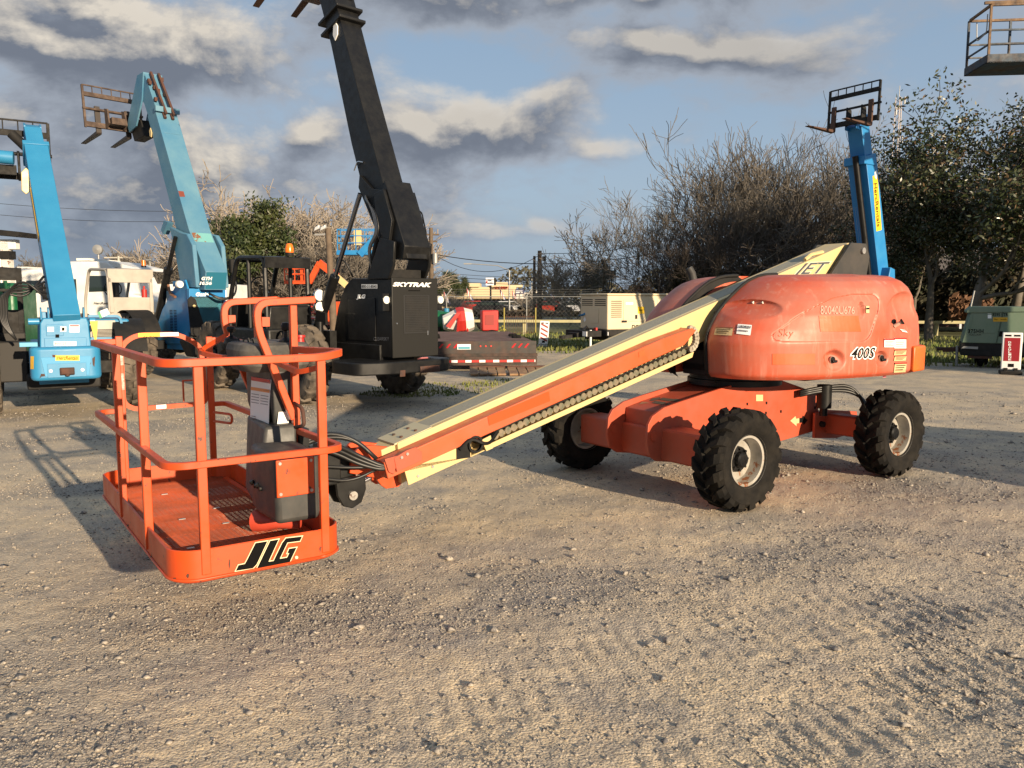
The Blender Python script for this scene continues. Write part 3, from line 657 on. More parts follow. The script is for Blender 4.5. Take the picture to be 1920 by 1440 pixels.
    # console guard hoops
    for t_ in (.72, 1.42):
        h = M().rail(fillet([P(1.04, t_, 1.735), P(.68, t_, 1.715), P(.68, t_, 1.56), P(.885, t_, 1.0)], .12, 6), .042, ref=(0, 1, 0))
        ho = h.obj('guard_hoop', ORG, L, smooth=50, bevel=.004)
        M().rail([P(.90, t_, .36), P(.90, t_, 1.70)], .042, ref=(0, 1, 0)).obj('post', ORG, ho, bevel=.004)
        M().box(BX+.70, BX+.745, BY+t_-.03, BY+t_+.03, 1.575, 1.58).box(BX+.70, BX+.745, BY+t_-.03, BY+t_+.03, 1.625, 1.63).box(BX+.70, BX+.745, BY+t_-.033, BY+t_-.028, 1.575, 1.63).box(BX+.70, BX+.745, BY+t_+.028, BY+t_+.033, 1.575, 1.63).obj('bracket', ORG, ho)
    M().rail(fillet([P(.735, .72, 1.385), P(.74, .20, 1.335), P(.80, .06, 1.37)], .06, 4), .028).obj('hand_bar', ORG, L, smooth=50)
    M().rail(fillet([P(.70, 1.42, 1.50), P(.55, 1.6, 1.38), P(.60, 1.35, 1.36), P(.76, .80, 1.36)], .08, 4), .03).obj('hand_bar', ORG, L, smooth=50)
    M().tube(fillet([P(.885, .70, .95), P(.90, .60, .97), P(.90, .58, .99), P(.90, .60, 1.08), P(.885, .70, 1.10)], .03, 3), .012, 6).obj('lanyard_ring', RUSTM, L, smooth='all')
    M().tube(fillet([P(.80, 2.25, .87), P(.88, 2.05, .87), P(.88, 2.05, .80), P(.80, 2.25, .80)], .03, 3), .010, 6).obj('lanyard_ring', ORG, L, smooth='all')
    # gate at the far end
    gt = M().rail(fillet([P(.70, Lg, .935), P(.25, Lg, .93), P(.18, Lg, .98), P(.18, Lg, 1.40), P(.28, Lg, 1.475), P(.58, Lg, 1.475), P(.74, Lg, 1.38), P(.76, Lg, .95), P(.70, Lg, .935)], .07, 5), .034, ref=(0, 1, 0)).obj('gate', ORG, L, smooth=50)
    M().box(BX+.30, BX+.45, BY+Lg-.020, BY+Lg-.018, 1.461, 1.489).obj('caution_strip', YEL, gt)
    M().box(BX+.45, BX+.58, BY+Lg-.020, BY+Lg-.018, 1.461, 1.489).obj('warning_strip', WLAB, gt)
    gb = bvh([gt]+[o for o in gt.children])
    decal(gb, text_mesh('CAUTION', .01, 0, 1.1), Q(269, 630.5, 294, 635), 'lettering', BLKT, gt, .002)
    decal(gb, poly_mesh([[(263, 635), (266.5, 630.5), (270, 635)]]), None, 'triangle', BLKT, gt, .002)
    M().box(BX+.13, BX+.19, BY+Lg-.03, BY+Lg-.028, 1.26, 1.38).box(BX+.13, BX+.19, BY+Lg-.03, BY+Lg-.028, 1.08, 1.20).obj('label', TAN if False else mat('worn_tape', (.55, .5, .42), .6, col2=(.2, .15, .12), scale=30), gt)
    M().box(BX+.40, BX+.47, BY+Lg-.020, BY+Lg-.018, .92, .95).obj('label', WLAB, gt)
    # latch ring frame by the gate
    M().rail([P(.60, Lg, .96), P(.60, Lg, 1.12), P(.735, Lg, 1.12)], .012, ref=(0, 1, 0)).obj('latch_frame', ORG, gt)
    # ---- control console
    b = M()
    low = M().prism([(BX+.585, BY+.18), (BX+.83, BY+.18), (BX+.86, BY+.30), (BX+.86, BY+.62), (BX+.60, BY+.68), (BX+.575, BY+.5)], .50, .885, 'xy').obj('control_console', CONS, L, bevel=.03, seg=3)
    M().add([P(.60, .60, .50), P(.86, .58, .50), P(.88, 1.15, .50), P(.70, 1.15, .50), P(.70, .70, .97), P(.90, .70, .97), P(.91, 1.26, .97), P(.76, 1.26, .97)],
        [(0, 3, 2, 1), (4, 5, 6, 7), (0, 1, 5, 4), (1, 2, 6, 5), (2, 3, 7, 6), (3, 0, 4, 7)]).obj('console_foot', CONS, low, bevel=.02, seg=3)
    mid = M().add([P(.79, .80, .95), P(.91, .80, .95), P(.93, 1.24, .95), P(.79, 1.24, .95), P(.775, .78, 1.06), P(.93, .78, 1.06), P(.95, 1.30, 1.06), P(.775, 1.30, 1.06), P(.775, .79, 1.37), P(.95, .79, 1.37), P(.97, 1.30, 1.37), P(.775, 1.32, 1.37)],
        [(0, 3, 2, 1), (0, 1, 5, 4), (1, 2, 6, 5), (2, 3, 7, 6), (3, 0, 4, 7), (4, 5, 9, 8), (5, 6, 10, 9), (6, 7, 11, 10), (7, 4, 8, 11), (8, 9, 10, 11)]).obj('console_body', CONS, low, bevel=.02, seg=3)
    hd = [P(.62, .84, 0), P(.70, .75, 0), P(.98, .73, 0), P(1.06, .84, 0), P(1.04, 1.26, 0), P(.95, 1.34, 0), P(.72, 1.36, 0), P(.62, 1.24, 0)]
    hp = fillet([*hd, hd[0], hd[1]], .08, 4)[1:-5]
    n = len(hp); b = M(); cx = sum(p.x for p in hp)/n; cy = sum(p.y for p in hp)/n; rg = []
    for k, z in ((.86, 1.29), (.97, 1.33), (1.0, 1.42), (.95, 1.455), (.84, 1.468), (0.0, 1.472)): rg.append([(cx+(p.x-cx)*k, cy+(p.y-cy)*k, z) for p in hp])
    for k in range(len(rg)-1): b.add(rg[k]+rg[k+1], [(i, (i+1) % n, (i+1) % n+n, i+n) for i in range(n)])
    top = b.obj('console_top', mat('dusty_console', (.045, .044, .04), .75, col2=(.12, .11, .095), scale=7), low, smooth=40)
    for s_, t_, h in ((.68, 1.27, .10), (.90, .86, .13)):
        x, y, z = P(s_, t_, 1.46)
        j = M().lathe([(0, z-.01), (.05, z-.01), (.042, z+.02), (.02, z+.035), (.012, z+.04), (.010, z+h*.6), (.024, z+h*.65), (.030, z+h*.85), (.022, z+h), (0, z+h+.004)], 16, (x, y, 0), 'z').obj('joystick', BLK, top, smooth=40)
    x, y, z = P(1.0, .88, 1.46); M().lathe([(0, z), (.028, z), (.024, z+.03), (.034, z+.035), (.032, z+.05), (0, z+.052)], 16, (x, y, 0), 'z').obj('stop_button', RED, top, smooth=40)
    x, y, z = P(.80, 1.08, 1.46); M().lathe([(0, z), (.055, z), (.05, z+.025), (.02, z+.035), (0, z+.035)], 10, (x, y, 0), 'z').obj('dial', DKG, top, smooth=30)
    for k in range(7): x, y, z = P(.70+.02*(k % 2), .86+.05*k, 1.462); M().cyl((x, y, z), (x-.008, y, z+.032), .005, 6).obj('toggle_switch', DKG, top)
    kb = bvh([low, mid])
    # instruction label, on the operator face
    lab = decal(kb, rect_mesh(2, 2), [(472.5, 706), (508.5, 712), (504, 800), (469, 790)], 'label', WLAB, mid, .004)
    decal(kb, rect_mesh(1, 1), [(473, 706), (508, 712), (507.6, 719), (472.7, 713)], 'label_header', REDP, mid, .006)
    decal(kb, rect_mesh(1, 1), [(472, 725), (507, 730.5), (506.6, 736.5), (471.6, 731)], 'label_header', mat('orange_print', (.7, .25, .06), .5), mid, .006)
    lines = []
    for k in range(15):
        v = .06+k*.062
        if .12 < v < .22 or .28 < v < .36: continue
        for u0, u1 in ((.06, .46), (.54, .94)): lines.append([(472.5+u0*36-v*4, 706+u0*6+v*84), (472.5+u1*36-v*4, 706+u1*6+v*84), (472.5+u1*36-v*4, 707.2+u1*6+v*84), (472.5+u0*36-v*4, 707.2+u0*6+v*84)])
    decal(kb, poly_mesh(lines), None, 'print', LTXT, mid, .006)
    decal(kb, rect_mesh(1, 1), [(471, 800), (488, 806), (487, 823), (470, 816)], 'label', TAN, mid, .005); decal(kb, rect_mesh(1, 1), [(490, 807), (507, 812), (505, 829), (489, 824)], 'label', TAN, mid, .005)
    decal(kb, rect_mesh(1, 1), [(522, 772), (543, 771), (540, 801), (519, 801)], 'label', WLAB, mid, .005); decal(kb, rect_mesh(1, 1), [(529, 778), (539, 777), (538, 794), (527, 794)], 'print', BLKT, mid, .007)
    # orange cover plate at the near end of the console
    cp = M().box(BX+.585, BX+.80, BY+.168, BY+.178, .655, .865).obj('cover_plate', ORG, low, bevel=.006)
    for s_, z in ((.605, .675), (.78, .675), (.605, .845), (.78, .845)): M().cyl(P(s_, .162, z), P(s_, .17, z), .009, 10).obj('bolt', STL, cp)
    jx = M()
    for k in range(4): jx.cyl(P(.565, .42+.05*k, .66+.02*(k % 2)), P(.58, .42+.05*k, .66), .014, 8)
    jx.obj('connector', BLK, low)
    # foot switch
    fs = M().tube([P(.60, .62, .425), P(.66, .55, .43), P(.70, .50, .425), P(.80, .42, .42)], [.068, .062, .036, .034], 12)
    fs.obj('foot_switch', mat('red_foot_switch', (.50, .06, .03), .5), L, smooth=40)
    # valve block on the outside of the basket
    M().box(BX+.90, BX+.96, BY+.66, BY+.76, .76, .94).cyl(P(.97, .62, .82), P(1.04, .58, .82), .035).cyl(P(1.0, .55, .84), P(1.05, .5, .84), .02).obj('valve_block', BLK, L, smooth=40)
    M().prism([(BX+.85, BY+.80), (BX+1.0, BY+.9), (BX+1.0, BY+1.4), (BX+.85, BY+1.5)], .40, .72, 'xy').obj('support', BLK, L, bevel=.006)
    # ---- logo on the toe board
    tb = bvh([tray])
    J = [[(442, 1070), (447, 1059.5), (459, 1057), (463, 1050), (479, 1018), (501, 1014.5), (481, 1057.5), (474, 1065)],
         [(506.5, 1013.8), (522, 1011.1), (503, 1053), (522, 1050), (517, 1060.4), (481.5, 1066)],
         [(536, 1009), (566, 1005.5), (562, 1014), (538.5, 1017), (524, 1047.5), (538, 1045.2), (542.3, 1036.4), (538.5, 1037), (542, 1028.6), (555.5, 1026.5), (542.5, 1054), (538, 1057), (519, 1060), (512.5, 1056), (514, 1049), (529, 1018)]]
    def grow(p, k):
        n = len(p); a = sum(p[i][0]*p[(i+1) % n][1]-p[(i+1) % n][0]*p[i][1] for i in range(n)); sg = 1 if a > 0 else -1; out = []
        for i in range(n):
            A, B, C = Vector(p[i-1]), Vector(p[i]), Vector(p[(i+1) % n]); d1 = (B-A).normalized(); d2 = (C-B).normalized()
            n1 = Vector((d1.y, -d1.x))*sg; n2 = Vector((d2.y, -d2.x))*sg; m = (n1+n2); m = m/max(.35, m.length_squared/2)
            out.append((B.x+m.x*k, B.y+m.y*k))
        return out
    decal(tb, poly_mesh([grow(p, 1.6) for p in J]), None, 'logo_outline', TAN if False else mat('cream_outline', (.75, .62, .40), .5), tray, .002)
    decal(tb, poly_mesh(J), None, 'logo', mat('worn_black', (.006, .006, .006), .85, spec=.08, spots=(.6, .06, .01), sscale=30, sth=.72), tray, .004)
    decal(tb, poly_mesh([[(556+3*cos(a), 1045+3*sin(a)) for a in np.linspace(0, 2*pi, 12)[:-1]]]), None, 'registered_mark', mat('cream_outline', (.75, .62, .40), .5), tray, .002)
    for (u, v, w, h) in ((386, 1068, 2.5, 12), (352, 1080, 3, 5), (430, 1058, 1.5, 10), (327, 1086, 4, 3), (600, 1030, 1.2, 6), (240, 985, 2, 2), (375, 1088, 5, 2.5)):
        decal(tb, poly_mesh([[(u-w, v), (u-w*.3, v-h*.8), (u+w*.7, v-h), (u+w, v), (u+w*.2, v+h)]]), None, 'scrape', RUSTM, tray, .002)
    return hb, h1
hoodtree, hood1 = build_lift()
# hanging inspection tag
def hang_tag():
    p = LIFT
    r = ray(1659, 700).normalized(); base = CP+r*((CP-(LO+LD*2.3-LN*.2)).length*.985)
    t = thing('inspection_tag', 'small white and green paper tag hanging from the hood latch of the orange boom lift', 'tag', base, TH)
    k = 1/180.
    for (nm, m, z0, z1) in (('paper', WLAB, 0, .10), ('green_band', mat('green_print', (.02, .25, .10), .5), -.022, 0), ('pink_band', mat('pink_print', (.6, .15, .2), .5), -.04, -.022)):
        M().add([(-.032+z1*.1, 0, z1), (.032+z1*.1, .004, z1), (.034+z0*.1, 0, z0), (-.03+z0*.1, -.004, z0)], [(0, 1, 2, 3)]).add([(-.032+z1*.1, .0015, z1), (.032+z1*.1, .0055, z1), (.034+z0*.1, .0015, z0), (-.03+z0*.1, -.0025, z0)], [(0, 1, 2, 3)]).obj(nm, m, t)
    M().tube([(0, 0, .10), (0, .02, .135)], .0015, 5).obj('string', BLKM, t)
hang_tag()
# ================================================================== TELEHANDLERS
def frame_at(x, y, deg): return dict(o=Vector((x, y, 0)), a=radians(deg))
h134 = Vector((cos(radians(134)), sin(radians(134)), 0)); r134 = Vector((h134.y, -h134.x, 0))
def axles(T, wb, tr, R, w, rr, rim, rub, style='block', lug=.045, n=16, front=True, steer=0):
    for x in ((0, wb) if front else (0,)):
        for s in (1, -1):
            wheel(T, x, s*tr/2, R, w, rr, s, rim, rub, style, lug, n, steer if x == 0 else 0)
    for x in (0, wb):
        a = M().box(x-.09, x+.09, -tr/2+w*.4, tr/2-w*.4, R-.10, R+.10).lathe([(0, -.22), (.16, -.20), (.22, 0), (.16, .20), (0, .22)], 16, (x, 0, R), 'x').obj('axle', BLKM, T, bevel=.01)
def cab_frame(T, x0, x1, y0, y1, zf, zt_, m, glass=False, roofm=None, name='cab', post=.055, lean=.18, floorz=None):
    c = M().box(x0, x1, y0, y1, zf-.02, zf+.03).box(x0, x0+.05, y0, y1, zf, zf+.55).box(x0, x1, y0, y0+.04, zf, zf+.35).obj(name, m, T, bevel=.01)
    p = M()
    for y in (y0+.03, y1-.03):
        p.tube(fillet([(x0+.02, y, zf), (x0+.05, y, zt_-.04), (x1-.35, y, zt_), (x1-.02, y, zf+.5), (x1, y, zf)], .16, 5), post/2, 8)
        p.tube([(x0+(x1-x0)*.45, y, zf+.02), (x0+(x1-x0)*.45, y, zt_-.02)], post/2*.9, 8) if m is not GRYC else None
    p.obj('roll_frame', m, c, smooth=40)
    rf = M().grid(lambda u, v: (x0-.02+(x1-.2-x0)*u, y0+(y1-y0)*v, zt_-.03+.05*sin(pi*v)**.5*sin(pi*min(1, u*1.1))**.5), 10, 12)
    rf.prism([(x0-.02, zt_-.20), (x0-.03, zt_-.02), (x0+.02, zt_-.01), (x0+.02, zt_-.20)], y0, y1)
    rf.obj('roof', roofm or m, c, smooth=50)
    st = M().box(x0+.25, x0+.7, y0+.2, y1-.2, zf+.02, zf+.22).box(x0+.2, x0+.3, y0+.25, y1-.25, zf+.2, zf+.5).obj('seat', BLKM, c, bevel=.03)
    sw = M().tube([Vector((x1-.45, (y0+y1)/2, zf+.75))+Vector((.05*cos(a), .18*cos(a), .18*sin(a))) for a in np.linspace(0, 2*pi, 17)], .014, 6).tube([(x1-.42, (y0+y1)/2, zf+.75), (x1-.2, (y0+y1)/2, zf+.3)], .02, 6).obj('steering_wheel', BLK, c, smooth=40)
    return c
def carriage(T, org, pitch, wid, hgt, fm, tinem, tine=1.15, bars=5, sp=.22, tilt=0, name='fork_carriage', tz=None):
    """a fork carriage: upright backrest of bars in the local y-z plane, tines forward"""
    c = bpy.data.objects.new(name, None)
    g = M(); w = wid/2; b = .03
    g.rail([(0, -w, 0), (0, -w, hgt)], .05, (1, 0, 0)).rail([(0, w, 0), (0, w, hgt)], .05, (1, 0, 0))
    g.rail([(0, -w, hgt), (0, w, hgt)], .03).box(-.03, .03, -w, w, .02, .14).box(-.02, .02, -w, w, hgt*.42, hgt*.47).box(-.03, .03, -w, w, hgt*.74, hgt*.84)
    for i in range(1, bars+1):
        y = -w+wid*i/(bars+1); g.rail([(0, y, hgt*.8), (0, y, hgt)], .02, (1, 0, 0))
    co = g.obj(name, fm, T, bevel=.003)
    co.location = org; co.rotation_euler = (0, -pitch, tilt)
    M().cyl((-.02, -w-.04, hgt*.45), (-.02, w+.04, hgt*.45), .03, 10).obj('fork_shaft', fm, co, smooth=40)
    for y in (-sp*1.25, sp*1.25):
        M().prism([(.03, hgt*.55), (.08, hgt*.55), (.085, -.04), (tine, -.085), (tine, -.10), (.06, -.115), (.03, -.08)], y-.06, y+.06).obj('fork', tinem, co, bevel=.006)
    M().prism([(-.25, .1), (-.03, .0), (-.03, hgt*.5), (-.2, hgt*.45)], -.22, -.18).prism([(-.25, .1), (-.03, .0), (-.03, hgt*.5), (-.2, hgt*.45)], .18, .22).box(-.3, -.1, -.16, .16, .08, .24).obj('coupler', fm, co, bevel=.004)
    return co
def ramp_side(p0, p1, t):   # point between
    return (p0[0]+(p1[0]-p0[0])*t, p0[1]+(p1[1]-p0[1])*t)
# ---------------- near left blue machine
def machine_a():
    T = thing('telehandler', 'sky blue telehandler seen from behind at far left, white number plate on its rear', 'telehandler', (-7.1, 12.5, 0), radians(122), 'telehandlers with raised booms')
    axles(T, 3.2, 1.92, .66, .38, .33, BLKM, RUBD)
    M().prism([(-.95, .50), (-.95, .95), (3.9, .95), (3.9, .45), (3.2, .42), (0, .42)], -.34, .30).obj('chassis', BLUA, T, bevel=.01)
    M().box(-.9, -.2, -.5, .45, .42, .62).obj('underframe', BLKM, T, bevel=.02)
    cw = M().grid(lambda u, v: None or (0, 0, 0), 1, 1)
    b = M(); b.prism(fillet([(-1.05, -.47, 0), (-1.55, -.47, 0), (-1.55, .41, 0), (-1.05, .41, 0)], .14, 5) and [(p.x, p.y) for p in fillet([(-1.0, -.47, 0), (-1.56, -.47, 0), (-1.56, .41, 0), (-1.0, .41, 0)], .14, 5)], .60, 1.07, 'xy')
    cwt = b.obj('counterweight', BLUA, T, bevel=.05, seg=4)
    dp = M().prism([(-.30, .66), (-.34, .93), (.28, .93), (.24, .66)], -1.566, -1.561, 'yz').obj('recess', mat('recess_blue', (.03, .245, .46), .5), cwt, bevel=.01)  # flat plate on the counterweight, a slightly paler blue than its paint
    M().prism([(-.27, .645), (-.27, .84), (.21, .84), (.21, .645)], -1.572, -1.566, 'yz').obj('inner_panel', BLUA, cwt, bevel=.004)
    M().box(-1.62, -1.56, -.12, .06, .68, .78).box(-1.64, -1.62, -.11, .05, .69, .77).cyl((-1.60, -.03, .66), (-1.60, -.03, .70), .03).obj('tow_hitch', RUSTM, cwt, bevel=.008)
    for y in (-.22, .17): M().cyl((-1.56, y, .74), (-1.585, y, .74), .022, 12).obj('bolt', STL, cwt)
    # upper rear body
    ub = M().prism([(-.36, 1.02), (-.34, 1.40), (-.32, 1.47), (.22, 1.47), (.26, 1.40), (.28, 1.02)], -1.42, -.3, 'yz').obj('rear_body', BLUA, T, bevel=.015)
    M().box(-1.432, -1.42, -.30, .22, 1.06, 1.19).box(-1.430, -1.42, -.02, .19, 1.22, 1.38).obj('raised_panel', BLUA, ub, bevel=.004)
    M().cyl((-1.28, .26, 1.42), (-1.28, .40, 1.42), .045).cyl((-1.28, -.36, 1.42), (-1.28, -.44, 1.42), .045).obj('pivot_boss', BLUA, ub, bevel=.006)
    M().box(-1.30, -1.05, .30, .52, 1.07, 1.13).obj('side_bracket', mat('pale_blue', (.09, .33, .50), .5), ub, bevel=.004)
    for y in (.23, .14, -.30): M().prism([(-1.38, 1.45), (-1.40, 1.60), (-1.3, 1.62), (-1.15, 1.46)], y, y+.02).obj('upright', BLUA, ub)
    M().box(-1.2, -.6, .16, .22, 1.2, 1.55).obj('side_plate', BLUA, ub)
    # boom
    d = Vector((1, .06, 1.03)).normalized(); B0 = Vector((-1.42, -.07, 1.43)); up = Vector((-1.03, 0, 1)).normalized()
    bm = M(); L_ = 3.9
    for (a, e, w, h) in ((0, L_, .34, .40),):
        bm.beam(B0+d*a-up*h*.5+up*.12, B0+d*e-up*h*.5+up*.12, w, h, up)
    bo = bm.obj('boom', BLUA, T, bevel=.008)
    e0 = B0+d*L_
    M().beam(e0-up*.06, e0+d*.45-up*.08, .25, .30, up).obj('inner_boom', BLUA, bo, bevel=.008)
    M().beam(e0-d*.10-up*.09, e0-d*.01-up*.09, .38, .46, up).obj('boom_collar', BLUA, bo, bevel=.008)
    hd = M().prism([(0, -.35), (.12, -.42), (.35, -.3), (.42, .02), (.22, .18), (0, .1)], -.13, -.10).prism([(0, -.35), (.12, -.42), (.35, -.3), (.42, .02), (.22, .18), (0, .1)], .10, .13).prism([(0, .08), (.22, .16), (.42, .0), (.4, -.03), (.2, .1), (0, .05)], -.12, .12).obj('boom_head', BLUA, bo, bevel=.004); hd.location = e0+d*.4
    M().cyl(e0+d*.2-up*.45+Vector((0, -.1, 0)), e0+d*.55-up*.3+Vector((0, .3, .1)), .08).obj('tilt_cylinder', BLKM, bo, smooth=40)
    for k in range(1): M().cyl(B0+d*.25-up*.40, B0+d*1.9-up*.35, .09).obj('lift_cylinder', BLK, T, smooth=40)
    M().prism([(0, 0), (.06, .06), (.05, .34), (-.02, .42), (-.07, .36), (-.06, .06)], .0, .03, 'yz').obj('hose_guard', CRM, bo, bevel=.01).location = e0-d*.75+Vector((-.05, .22, -.30))
    M().beam(e0-d*2.2-up*.02+Vector((0, .178, 0)), e0-d*1.1-up*.02+Vector((0, .178, 0)), .006, .14, up).obj('yellow_strip', mat('dull_yellow', (.5, .3, .03), .5), bo)
    # hoses arching from the boom base into the body
    for k in range(5):
        hh = M().tube(fillet([B0+d*(.55+.12*k)+Vector((.0, .18, -.1)), Vector((-1.0+.05*k, .42, 2.02-.07*k)), Vector((-.8, .62+.02*k, 1.85)), Vector((-.75, .66+.02*k, 1.4)), Vector((-.8, .55, 1.15))], .3, 6), .017, 7).obj('hose', HOSE, T, smooth='all')
    carriage(T, e0+d*.55+Vector((.28, .42, -.88)), radians(4), 1.32, 1.0, BLKM, BLKM, 1.1, 5, .3)
    M().cyl(e0+d*.4+Vector((0, .3, -.45)), e0+d*.4+Vector((.1, 1.0, -.42)), .11).obj('rotate_cylinder', BLUA, T, smooth=40)
    # cab
    c = cab_frame(T, .15, 1.65, .42, 1.25, 1.02, 2.22, BLKM)
    M().box(.10, .16, .42, 1.25, .55, 1.22).box(-.35, .5, .42, .8, .5, 1.1).obj('rear_panel', mat('dull_black', (.02, .018, .016), .7), c, bevel=.02)
    M().box(.13, .15, .45, .50, 1.25, 2.1).box(.13, .15, .82, .87, 1.25, 2.1).box(.13, .15, .45, 1.22, 1.85, 1.89).obj('window_bar', BLKM, c)
    for s in (1, -1): M().grid(lambda u, v: (-.76*cos(.35+2.0*u), s*(.76+.44*v), .66+.76*sin(.35+2.0*u)), 14, 3).obj('mudguard', BLKM, T, smooth='all')
    # right hand engine pod
    pod = M().box(-.25, 1.7, -1.0, -.42, 1.02, 1.42).obj('engine_pod', BLUA, T, bevel=.03)
    M().rail(fillet([(-.30, -.42, 1.47), (-.30, -.86, 1.47), (-.28, -.93, 1.12), (-.28, -.42, 1.10)], .06, 4), .035, (1, 0, 0)).obj('guard_bar', BLUA, pod, smooth=40)
    M().box(-.27, -.25, -.80, -.44, 1.14, 1.40).obj('radiator', GRYC, pod, bevel=.004)
    g = M(); [g.box(-.28, -.27, -.78, -.46, 1.15+.02*k, 1.16+.02*k) for k in range(6)]; g.obj('grille', BLKM, pod)
    M().prism([(-.46, 1.42), (-.36, 1.42), (-.42, 1.05)], -1.42, -1.40, 'yz').obj('yellow_marker', YEL, T)
    t = thing('paper_tag', 'white and green paper tag hanging off the blue telehandler with the number plate', 'tag', T.matrix_basis @ Vector((-1.3, -.46, 1.55)) if False else Vector((-7.1, 12.5, 0))+Matrix.Rotation(radians(122), 3, 'Z') @ Vector((-1.3, -.50, 1.56)), radians(122))
    M().add([(0, 0, 0), (0, -.10, .04), (0, -.13, -.04), (0, -.03, -.09)], [(0, 1, 2, 3)]).obj('paper', WLAB, t); M().add([(-.001, .03, -.02), (-.001, 0, 0), (-.001, -.03, -.09), (-.001, .0, -.11)], [(0, 1, 2, 3)]).obj('green_band', mat('green_print', (.02, .25, .10), .5), t)
    tb = bvh([ub, cwt]+list(ub.children))
    decal(tb, rect_mesh(1, 1), Q(101, 640, 143, 648), 'number_plate', WLAB, ub, .006); decal(tb, text_mesh('800-23-1521', .015, 0, 1.15), Q(103, 641.5, 141, 646.5), 'lettering', mat('dark_print', (.1, .1, .1), .6), ub, .010)
    decal(tb, rect_mesh(1, 1), Q(89, 613, 101, 622), 'label', WLAB, ub, .005); decal(tb, rect_mesh(1, 1), Q(113, 612, 124, 622), 'label', WLAB, ub, .005); decal(tb, rect_mesh(1, 1), Q(116, 614, 121, 620), 'print', BLKT, ub, .008)
    decal(tb, rect_mesh(1, 1), Q(130, 609, 149, 623), 'label', WLAB, ub, .005); decal(tb, rect_mesh(1, 1), Q(131, 609.5, 148, 612), 'print', REDP, ub, .008); decal(tb, rect_mesh(1, 1), Q(104, 627, 111, 633), 'socket', BLKT, ub, .006)
    decal(tb, rect_mesh(1, 1), Q(97, 592, 112, 596), 'label', TAN, ub, .005)
    cb = bvh([cwt]); decal(cb, rect_mesh(4, 2), Q(104, 666, 149, 676), 'yellow_plate', YEL, cwt, .008); decal(cb, text_mesh('HercRentals', .012, .2), Q(107, 667.5, 146, 674.5), 'lettering', BLKT, cwt, .012)
    decal(cb, poly_mesh([[(98, 665), (107, 666), (105, 675), (101, 676), (99, 671)]]), None, 'chip', RUSTM, cwt, .004)
    decal(cb, poly_mesh([[(74, 710), (77, 701), (86, 701), (88, 705), (78, 706)]]), None, 'chip', RUSTM, cwt, .004)
    decal(cb, poly_mesh([[(173, 672), (178, 668), (177, 688), (174, 684)]]), None, 'chip', RUSTM, cwt, .004); decal(cb, poly_mesh([[(166, 680), (171, 680), (169, 684)]]), None, 'chip', RUSTM, cwt, .004)
    decal(cb, rect_mesh(1, 2), Q(58, 668, 64, 692), 'yellow_plate', mat('dull_yellow', (.5, .3, .03), .5), cwt, .006)
    return T
machine_a()
